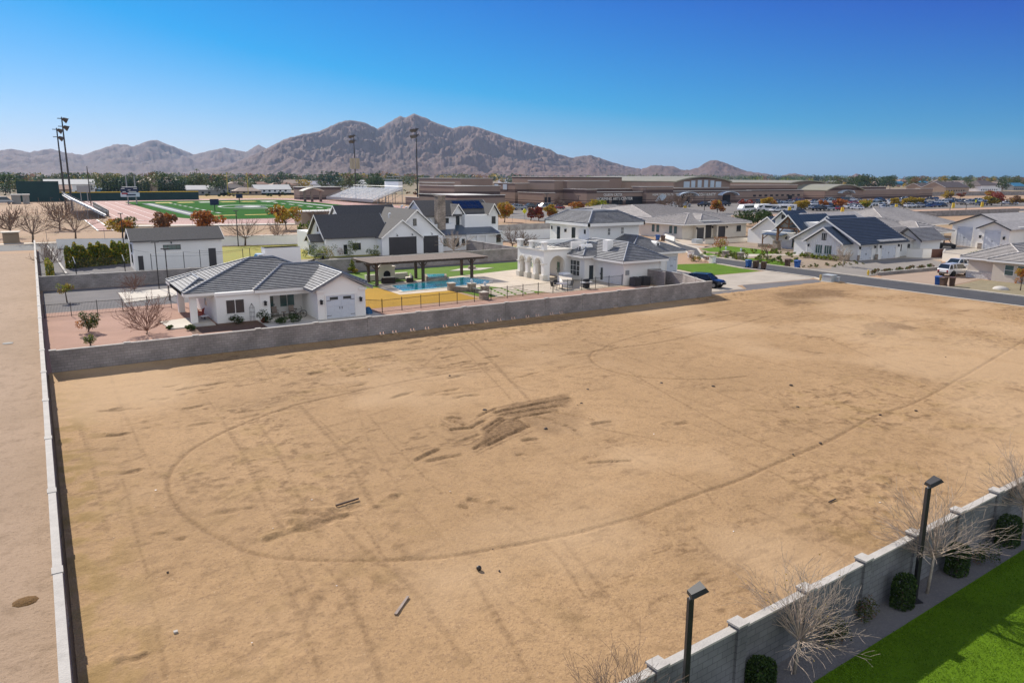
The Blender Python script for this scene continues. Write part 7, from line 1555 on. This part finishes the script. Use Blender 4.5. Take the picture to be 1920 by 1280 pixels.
T.location = (21.6, 75.9, .03); T.rotation_euler = (0, 0, -.12)
T = thing('garden_obelisk', 'wire obelisk plant frame against the guest house wall', 'plant frame', (17.1, 76.0, 0)); ob = MB()
for a in range(6): c, s = .25*math.cos(a*PI/3), .25*math.sin(a*PI/3); ob.tube((17.1+c, 75.9+s, 0), (17.1+c, 75.9+s, 1.4), .012, n=3); ob.tube((17.1+c, 75.9+s, 1.4), (17.1, 75.9, 1.85), .012, n=3)
for z in (.5, .95, 1.4):
    for a in range(6): ob.tube((17.1+.25*math.cos(a*PI/3), 75.9+.25*math.sin(a*PI/3), z), (17.1+.25*math.cos((a+1)*PI/3), 75.9+.25*math.sin((a+1)*PI/3), z), .01, n=3)
ob.build('wire_frame', MIRON, T)
T = thing('white_gate', 'white vinyl gate panel between the guest house and the dormant lawn', 'gate', (28.7, 77, 0)); MB().box(28.55, 75.6, .1, 28.65, 79.6, 1.8).build('panel', MWHITE, T); MB().box(28.5, 77.5, 0, 28.7, 77.7, 1.9).build('post', MIRON, T)
T = thing('tarp', 'crumpled blue cover lying beside the guest house garage', 'cover', (28.4, 74.2, 0)); MB().ell((28.5, 74.3, .0), (.45, .55, .75), 9, 4, z0=0.).build('cloth', mat('blue_tarp', (.02, .10, .22), .5, .3, 4), T)
# pool
pl = [(38.7, 92.1), (37.9, 86.7), (50.9, 87.9), (52.4, 90.2), (51.0, 95.0), (47.5, 94.6), (44.0, 93.0)]
mb = MB(); mb.poly([(x, y, .052) for x, y in pl]); o = mb.build('pool_water', MWATER); tag(o, 'turquoise swimming pool water beside the pergola', 'swimming pool')
cp_ = MB(); k = len(pl)
for i in range(k):
    a, b = pl[i], pl[(i+1) % k]; c = (44.6, 90.6); f = lambda p: (p[0]+(p[0]-c[0])*.075, p[1]+(p[1]-c[1])*.09); a2, b2 = f(a), f(b)
    cp_.poly([(*a, .07), (*a2, .07), (*b2, .07), (*b, .07)]); cp_.poly([(*a, .0), (*a, .07), (*b, .07), (*b, .0)])
tag(cp_.build('pool_coping', mat('coping_stone', (.62, .55, .45), .8, .08, 2)), 'pale stone coping round the swimming pool', 'pool edge')
T = thing('spa', 'raised spa with stone edge at the back of the pool', 'spa', (46.8, 95.6, 0)); MB().prism([(44.6, 93.6), (47.4, 93.2), (49.2, 97.0), (46.3, 98.2)], 0, .45).build('spa_wall', MSTONE, T); MB().prism([(45.0, 94.0), (47.2, 93.7), (48.8, 96.8), (46.4, 97.7)], .45, .47).build('spa_water', MWATER, T)
T = thing('fire_pit', 'low grey stone circle on a pale gravel patch in the far lawn', 'fire pit', (56.5, 103.5, 0)); MB().prism([(52.6, 102.6), (57.2, 101.2), (60.6, 102.9), (55.6, 104.6)], .03, .06).build('gravel_pad', MCONC, T); MB().tube((56.8, 103.2, .05), (56.8, 103.2, .45), .6, n=12).build('stone_ring', MSTONE, T)
# pergola
T = thing('pergola', 'long dark timber pergola on six posts beside the pool', 'pergola', (37, 93, 0))
for x, y in ((37.4, 96.9), (37.1, 93.2), (44.7, 97.6), (43.9, 93.5), (52.0, 97.6), (51.6, 93.8)):
    p = MB().box(x-.17, y-.17, 0, x+.17, y+.17, 2.75).build('post', MWOOD, T)
    br_ = MB(); s = 1 if y < 95 else -1
    for sx in (-1, 1): br_.tube((x, y, 2.0), (x+sx*.6, y, 2.65), .07, n=4)
    br_.build('brace', MWOOD, p)
for y in (93.3, 93.75, 97.1, 97.5): MB().box(35.9, y-.04, 2.72, 53.4, y+.04, 2.95).build('beam', MWOOD, T)
for i in range(30): x = 36.1+i*.585; MB().box(x-.04, 91.9, 2.95, x+.04, 99.2, 3.12).build('rafter', MWOOD, T)
sl = MB()
for i in range(24): y = 92.2+i*.29; sl.box(35.9, y, 3.12, 53.4, y+.15, 3.16)
sl.build('top_slats', MWOODG, T)
T = thing('fireplace', 'tall cream outdoor fireplace with arched firebox under the pergola', 'fireplace', (40.5, 98, 0))
fw = MB(); fw.box(39.2, 98.1, 0, 41.9, 99, .7); fw.box(39.35, 98.1, .7, 41.75, 99, 1.7); fw.box(39.2, 98, 1.7, 41.9, 99.1, 1.85); fw.extr([(39.7, 98.2, 1.85), (41.4, 98.2, 1.85), (41.1, 98.2, 2.9), (40.0, 98.2, 2.9)], (0, .7, 0)); fw.box(37.6, 98.3, 0, 39.2, 98.9, .8); fw.box(41.9, 98.3, 0, 43.8, 98.9, .8); fw.build('masonry', MSTUCC, T)
MB().extr([(40.05, 98.06, .3), (41.05, 98.06, .3), (41.05, 98.06, .95), (40.85, 98.06, 1.2), (40.55, 98.06, 1.3), (40.25, 98.06, 1.2), (40.05, 98.06, .95)], (0, -.02, 0)).build('firebox', dk, T)
def sofa(label, x, y, rz, w_=2.2):
    T = thing('outdoor_sofa', label, 'sofa', (0, 0, 0)); MB().box(-w_/2, -.45, .05, w_/2, .45, .35).box(-w_/2, .3, .35, w_/2, .45, .8).box(-w_/2, -.45, .35, -w_/2+.12, .3, .6).box(w_/2-.12, -.45, .35, w_/2, .3, .6).build('frame', mat('wicker', (.035, .025, .02), .8, .2, 8), T)
    for i in range(3): a = -w_/2+.14+i*(w_-.28)/3; MB().box(a, -.43, .35, a+(w_-.28)/3-.03, .28, .52).build('cushion', MSTUCC, T); MB().extr([(a, .14, .52), (a, .3, .52), (a, .3, .95), (a, .2, .95)], ((w_-.28)/3-.03, 0, 0)).build('cushion', MSTUCC, T)
    T.location = (x, y, .02); T.rotation_euler = (0, 0, rz)
sofa('wicker sofa with cream cushions facing the fireplace on the right', 42.6, 95.2, -1.9, 2.6); sofa('wicker sofa seen from behind left of the pool', 39.3, 94.7, PI-.2, 1.8); table('low dark table before the outdoor fireplace', 40.9, 96.2, .55, .42, MWOOD)
# piers by the side lawn, stepping pavers
for x, y, h, lab in ((43.6, 84.6, .9, 'pale stone pier at the pool end of the low wall'), (45.3, 82.4, 1.0, 'stone pier with urn in the middle of the low wall'), (45.6, 79.6, 1.0, 'stone pier with urn nearer the fence'), (43.6, 76.4, .8, 'stone pier at the fence end of the low wall')):
    T = thing('stone_pier', lab, 'pier', (x, y, 0), 'stone piers of the pool yard wall'); MB().box(x-.4, y-.4, 0, x+.4, y+.4, h).build('shaft', MSTONE, T); MB().box(x-.47, y-.47, h, x+.47, y+.47, h+.1).build('pier_cap', MCONC, T)
    if h > .95: MB().tube((x, y, h+.1), (x, y, h+.35), .1, .2, 8).ell((x, y, h+.4), (.2, .2, .22), 8, 5).build('lantern', MPANEL, T)
blockwall('low_wall', 'low stone seat wall between the dormant lawn and the green side lawn', [(43.7, 84.5), (45.2, 82.2), (45.5, 79.7), (43.7, 76.6)], .5, m=MSTONE, pil=99)
pvn = 0
for i in range(4):
    for j in range(5):
        x, y = 45.6+i*1.55+j*.28, 76.9+j*1.25+i*.12
        tag(MB().prism([(x, y), (x+1.2, y+.1), (x+1.5, y+1.0), (x+.3, y+.9)], .03, .07).build('paver', MPAVE, loc=(x, y, 0)), 'large square paver set in the green side lawn', 'paver', 'pavers in the side lawn')
# villa yard
T = thing('barbecue_counter', 'white L-shaped barbecue counter in front of the villa terrace', 'counter', (58, 80, 0)); MB().prism([(57.2, 79.6), (58.2, 79.0), (61.8, 84.0), (62.2, 85.6), (60.8, 85.9)], 0, .95).build('counter_base', MSTUC, T); MB().prism([(57.1, 79.6), (58.2, 78.9), (61.9, 83.9), (62.3, 85.7), (60.7, 86)], .95, 1.03).build('counter_top', MCONC, T); MB().box(60.2, 83.6, 1.03, 61.4, 84.6, 1.25).build('grill_lid', MALU, T)
T = thing('grill', 'black wheeled barbecue grill by the iron fence', 'grill', (59.2, 77.2, 0)); MB().box(58.9, 76.95, .1, 59.6, 77.5, .8).build('cabinet', MIRON, T); MB().box(58.5, 76.9, .8, 60.0, 77.55, .88).build('side_shelf', MALU, T); MB().tube((58.9, 77.2, 1.0), (59.6, 77.2, 1.0), .26, n=10).build('lid', MIRON, T)
table('grey draped table on the villa side patio', 56.3, 78.4, .8, .75, mat('grey_cloth', (.22, .21, .24), .9, .1))
for x, y, rz, lab in ((55.1, 78.6, 0, 'patio chair left of the draped table'), (57.4, 78.2, PI, 'patio chair right of the draped table'), (56.3, 79.6, -1.6, 'patio chair behind the draped table')): chair(lab, x, y, rz, MIRON)
for x, lab in ((66.3, 'dark air conditioner left of its twin beside the villa'), (67.9, 'dark air conditioner right of its twin beside the villa')):
    T = thing('air_conditioner', lab, 'air conditioner', (x, 75.9, 0), 'air conditioners by the villa'); MB().box(x-.55, 75.3, 0, x+.55, 76.4, 1.15).build('casing', mat('dark_casing', (.06, .06, .065), .5, .1), T); MB().tube((x, 75.85, 1.15), (x, 75.85, 1.2), .4, n=12).build('fan_grille', MIRON, T)
    lv = MB()
    for i in range(8): lv.box(x-.57, 75.28, .1+i*.13, x+.57, 75.3, .14+i*.13)
    lv.build('louvres', MIRON, T)
blockwall('screen_wall', 'tan screen wall enclosing the villa side yard', [(69.3, 73.5), (69.3, 76.8), (71.2, 76.4)], 1.9, pil=99)
# street furniture
def bin_(label, x, y, m, rz=0.):
    T = thing('wheelie_bin', label, 'bin', (0, 0, 0), 'wheelie bins by the street'); b = MB()
    q = [(-.24, -.26, .08), (.24, -.26, .08), (.24, .26, .08), (-.24, .26, .08)]; t = [(-.3, -.34, 1.0), (.3, -.34, 1.0), (.3, .36, 1.0), (-.3, .36, 1.0)]; b.poly(q[::-1]); b.poly(t)
    for i in range(4): j = (i+1) % 4; b.poly([q[i], q[j], t[j], t[i]])
    b.build('bin_body', m, T); MB().extr([(-.33, -.4, 1.0), (-.33, .4, 1.0), (-.33, .36, 1.1), (-.33, -.3, 1.08)], (.66, 0, 0)).build('lid', m, T)
    for s in (-.26, .2): MB().tube((s, .26, .12), (s+.06, .26, .12), .12, n=10).build('wheel', MTYRE, T)
    MB().tube((-.25, .42, .98), (.25, .42, .98), .02, n=5).build('handle', m, T); T.location = (x, y, .01); T.rotation_euler = (0, 0, rz); T.scale = (1.15,)*3
bin_('blue wheelie bin by the front lawn, left of two brown bins', 95.7, 82.6, MPLASTB, 1.4); bin_('middle wheelie bin of three by the front lawn, brown', 95.8, 81.2, MPLASTN, 1.7); bin_('rightmost brown wheelie bin by the front lawn', 95.7, 79.6, MPLASTN, 1.9)
bin_('brown wheelie bin left of a blue one on the far side of the street', 102.2, 80.3, MPLASTN, -1.4); bin_('blue wheelie bin on the far side of the street by the driveway', 101.9, 78.2, MPLASTB, -1.6)
bin_('blue wheelie bin by the street in front of the bungalow', 101.5, 55.5, MPLASTB, -1.3); bin_('brown wheelie bin right beside the blue one by the bungalow', 101.2, 54.6, MPLASTN, -1.7); bin_('brown wheelie bin farthest right by the bungalow', 102.2, 54.0, MPLASTN, -1.2)
bin_('blue wheelie bin beside the low white courtyard wall', *G(1233, 451), MPLASTB); bin_('brown wheelie bin beside the low white courtyard wall', *G(1243, 452), MPLASTN)
T = thing('transformer_box', 'pale grey transformer box at the street corner of the dirt lot', 'utility box', (91.8, 65.1, 0)); MB().box(91.1, 64.3, .15, 92.3, 65.7, .95).build('cabinet', mat('utility_grey', (.42, .45, .46), .6, .05), T); MB().box(90.9, 64.1, 0, 92.5, 65.9, .15).build('pad', MCONC, T); MB().box(91.05, 64.25, .95, 92.35, 65.75, 1.05).build('lid', mat('utility_grey', (0, 0, 0)), T)
T = thing('pedestal_box', 'small grey utility pedestal right of the transformer box', 'utility box', (92, 63.8, 0)); MB().box(91.85, 63.7, 0, 92.15, 64.0, .75).box(91.8, 63.65, .75, 92.2, 64.05, .85).build('housing', mat('utility_grey', (0, 0, 0)), T)
def bollard(label, x, y, m): T = thing('bollard', label, 'bollard', (x, y, 0)); MB().tube((x, y, 0), (x, y, .8), .14, n=10).build('post', m, T); MB().ell((x, y, .8), (.14, .14, .08), 10, 3, z0=0.).build('cap', m, T)
bollard('tan utility marker post left of the transformer box', 92.0, 66.6, mat('tan_post', (.48, .34, .14), .7, .05)); 
T = thing('fire_hydrant', 'yellow fire hydrant at the corner of the planter wall', 'hydrant', (103.4, 66.9, 0)); MB().tube((103.4, 66.9, 0), (103.4, 66.9, .65), .13, n=10).ell((103.4, 66.9, .65), (.15, .15, .15), 10, 4, z0=0.).build('barrel', MYEL, T); MB().tube((103.1, 66.9, .42), (103.7, 66.9, .42), .07, n=8).build('outlet', MYEL, T)
T = thing('transformer_box', 'pale utility box on the island by the curved street', 'utility box', (116, 113.6, 0)); x, y = G(1307, 456); T.location = (x, y, 0); ORG[T.name] = (x, y, 0); MB().box(x-1., y-.7, 0, x+1., y+.7, .9).build('cabinet', mat('utility_grey', (0, 0, 0)), T)
for x, y, m_, lab in ((104.1, 95.2, MSTONE, 'stone pier with a lantern, left of its pair by the street'), (104.2, 91.8, MSTONE, 'stone pier with a lantern, right of its pair by the street'), (95.6, 90.2, MSTUC, 'white stucco pier at the edge of the front lawn'), (103.0, 99.5, MSTUC, 'small white stucco pier by the curve of the street')):
    if 'small white' in lab: x, y = G(1295, 483)
    T = thing('gate_pier', lab, 'pier', (x, y, 0)); MB().box(x-.4, y-.4, 0, x+.4, y+.4, 1.15).build('shaft', m_, T); MB().box(x-.48, y-.48, 1.15, x+.48, y+.48, 1.25).build('pier_cap', MCONC, T)
    if m_ is MSTONE: MB().tube((x, y, 1.25), (x, y, 1.55), .05).ell((x, y, 1.75), (.16, .16, .24), 8, 5).build('lantern', MPANEL, T)
T = thing('vehicle_gate', 'brown vehicle gate left of the cream wall niches', 'gate', (134.6, 76.4, 0)); MB().extr([(134.8, 76.7, .05), (138.6, 75.5, .05), (138.6, 75.5, 1.55), (134.8, 76.7, 1.55)], (0, .12, 0)).build('panel', mat('brown_gate', (.12, .06, .045), .7, .1), T)
T = thing('vehicle_gate', 'brown vehicle gate beside the ranch house', 'gate', (142, 122, 0)); MB().box(141, 121.8, .05, 150, 122, 2.1).build('panel', mat('brown_gate', (0, 0, 0)), T)
T = thing('vehicle_gate', 'dark grey gate panel behind the white pickup', 'gate', (127.6, 64.4, 0)); MB().box(127.5, 63.2, .05, 127.7, 66.6, 1.9).build('panel', MDGAR, T)
T = thing('boulder', 'smooth pale boulder in the gravel garden by the bungalow', 'boulder', (104.9, 49.2, 0)); MB().ell((104.9, 49.2, .0), (.75, 1.0, .45), 12, 5, z0=0.).build('rock', MCAP, T, smooth=True)
T = thing('storage_shed', 'tan storage shed at the far left beyond the road', 'shed', (-6.4, 193, 0)); MB().box(-6.3, 193, 0, -3.4, 196.5, 2.2).build('wall', mat('shed_tan', (.26, .20, .14), .8, .05), T); MB().box(-6.6, 192.7, 2.2, -3.1, 196.9, 2.35).build('roof', MCONC, T)
for x, w_, lab in ((-9.2, 3.0, 'first of two pale sheds beyond the sports ground'), (-4.4, 2.2, 'second smaller pale shed beyond the sports ground')):
    T = thing('storage_shed', lab, 'shed', (x, 463, 0)); MB().box(x, 463, 0, x+w_*1.3, 468, 4.2).build('wall', MGRW, T); MB().box(x-.4, 462.5, 4.2, x+w_*1.3+.4, 468.5, 4.8).build('roof', MROOFW, T)
T = vehicle('van', 'parked_van', 'pale van parked at the far left edge', 'van', PS, detail=False); place(T, -13.2, 462, 0); T.scale = (1.7,)*3
for px_, row, lab in ((1216, 405, 'x'),): pass
for px_, row, lab in ((983, 412, 'yellow warning sign by the road left of the villa roof'), (1828, 388, 'lime yellow warning sign on the right side of the car park')):
    x, y = G(px_, row); T = thing('warning_sign', lab, 'sign', (x, y, 0)); MB().tube((x, y, 0), (x, y, 3.2), .07, n=5).build('post', MGREYM, T); MB().extr([(x, y-.1, 1.9), (x+.95, y-.1, 2.85), (x, y-.1, 3.8), (x-.95, y-.1, 2.85)], (0, -.04, 0)).build('sign_plate', mat('lime_sign', (.60, .62, .02), .5, 0), T)
for px_, row, lab in ((1284, 397, 'yellow bollard by the bare tree at the lot edge'), (1480, 399, 'yellow bollard right of the minibuses'), (1579, 400, 'yellow bollard in the middle of the verge'), (1680, 393, 'yellow bollard below the golden trees'), (1787, 390, 'yellow bollard on the right verge'), (1841, 388, 'yellow bollard near the lime sign')):
    x, y = G(px_, row); T = thing('bollard', lab, 'bollard', (x, y, 0), 'yellow bollards of the car park'); MB().tube((x, y, 0), (x, y, 2.4), .75, .6, 8).build('post', MYEL, T)
for px_, row, top, lab in ((1025, 398, 364, 'leftmost car park lamp post before the school entrance'), (1084, 400, 368, 'car park lamp post left of the performing arts lettering'), (1320, 404, 364, 'car park lamp post beside the parked white SUV'), (1160, 395, 366, 'car park lamp post above the villa roof'), (1660, 410, 385, 'road lamp post above the blue roofed house'), (1692, 412, 388, 'second road lamp post right of the blue roof'), (1780, 402, 385, 'road lamp post right of centre'), (1810, 402, 384, 'rightmost road lamp post')):
    x, y = G(px_, row); z = HA(x, y, top); T = thing('lamp_post', lab, 'lamp post', (x, y, 0), 'lamp posts of the car park and road'); MB().tube((x, y, 0), (x, y, z), .14, .1, 6).build('pole', MBRONZE, T); MB().box(x-.9, y-.2, z, x+.9, y+.2, z+.18).build('lamp_head', MBRONZE, T)
# litter in the lot
def litter(name, label, cat, px_, row, fn, m):
    x, y = G(px_, row); T = MB(); fn(T, x, y); tag(T.build(name, m, loc=(x, y, 0)), label, cat)
litter('plank', 'thin dark plank lying in the dirt left of the dug patch', 'plank', 650, 948, lambda b, x, y: b.prism([(x-.5, y-.1), (x+.6, y+.1), (x+.59, y+.15), (x-.51, y-.04)], .13, .2), MWOOD)
litter('board', 'grey board lying in the foreground dirt', 'board', 754, 1142, lambda b, x, y: b.prism([(x-.42, y-.32), (x-.34, y-.38), (x+.44, y+.4), (x+.38, y+.45)], .12, .16), MWOODG)
litter('ball', 'small dark ball in the foreground dirt', 'ball', 898, 1073, lambda b, x, y: b.ell((x, y, .18), (.1, .1, .1), 10, 8), MBRONZE)
litter('plank', 'short black plank in the dirt near the pale wall', 'plank', 1560, 943, lambda b, x, y: b.prism([(x-.28, y-.05), (x+.28, y+.0), (x+.28, y+.05), (x-.28, y)], .12, .15), MIRON)
litter('block_piece', 'small white cube of rubble in the lower left dirt', 'rubble', 330, 1190, lambda b, x, y: b.box(x-.06, y-.06, .06, x+.06, y+.05, .15), MCAP)
litter('brush_pile', 'little heap of brown leaves in the left dirt lane', 'leaf pile', 48, 1130, lambda b, x, y: b.ell((x, y, .0), (.45, .4, .14), 9, 3, z0=0.), mat('leaf_litter', (.15, .08, .025), .95, .4, 12, .8, 30))
r = random.Random(77)
STN = MB().ell((0, 0, 0), (1, .8, .6), 7, 4).build('stone', mat('lot_stone', (.09, .07, .06), .9, .3, 4)); tag(STN, 'dark stone lying in the dirt lot', 'stone', 'dark stones scattered in the dirt lot')
SPOT = [(909, 772), (1102, 733), (1090, 759), (1023, 807), (843, 707), (1337, 727), (1650, 781), (1717, 773), (1483, 725), (1495, 766), (1538, 834), (1240, 721)]
for i in range(22):
    px_, row = SPOT[i] if i < len(SPOT) else (r.uniform(180, 1880), 640+560*r.random())
    x, y = G(px_, row)
    if not (1 < x < 91 and 15 < y < 64): continue
    s = r.uniform(.08, .16) if i < 12 else r.uniform(.03, .06)
    c = STN if i == 0 else STN.copy()
    if i: C.objects.link(c)
    c.location = (x, y, .12); c.scale = (s*1.2, s, s); c.rotation_euler = (0, 0, r.uniform(0, 6))
SCR = MB().box(-.5, -.3, 0, .5, .3, .15).build('paper_scrap', MWHITE); tag(SCR, 'scrap of white litter in the dirt lot', 'litter', 'white scraps scattered in the dirt lot')
for i in range(14):
    px_, row = r.uniform(200, 1850), 640+600*r.random(); x, y = G(px_, row)
    if not (1 < x < 91 and 15 < y < 64): continue
    c = SCR if i == 0 else SCR.copy()
    if i: C.objects.link(c)
    s = r.uniform(.04, .09); c.location = (x, y, .12); c.scale = (s, s, s); c.rotation_euler = (0, r.gauss(0, .3), r.uniform(0, 6))
litter('boat_lid', 'flat grey lid lying in the left dirt lane', 'lid', 15, 645, lambda b, x, y: b.tube((x, y, .03), (x, y, .1), .4, n=14), MGRW)

# short blades over the nearest turf
n = 120000; bx = NR.random(n)*22+16; by = 12.0+.058*(bx-17.3)-NR.random(n)**1.2*9.-.45; by += NR.normal(0, .03, n)
o = obj('grass_blades', leaves_mesh('grass_blades', np.stack([bx, by, .05+NR.random(n)*.012], 1), .035, [MTURF, leafmat('blade_dark', (.04, .10, .008)), leafmat('blade_light', (.16, .24, .02))], NR.choice(3, n, p=[.7, .14, .16])), None); o['kind'] = 'stuff'

# ---------------------------------------------------------------- the air
hz = MB().box(-14200, -14100, -3, 14200, 14200, 640).build('haze', [])
hz['kind'] = 'stuff'
mh = bpy.data.materials.new('haze_air'); mh.use_nodes = True; nh = mh.node_tree; nh.nodes.clear()
pv = nh.nodes.new('ShaderNodeVolumePrincipled'); pv.inputs['Color'].default_value = (.48, .68, 1, 1); pv.inputs['Density'].default_value = 0.000037; pv.inputs['Anisotropy'].default_value = .2
oh = nh.nodes.new('ShaderNodeOutputMaterial'); nh.links.new(pv.outputs[0], oh.inputs['Volume']); hz.data.materials.append(mh)
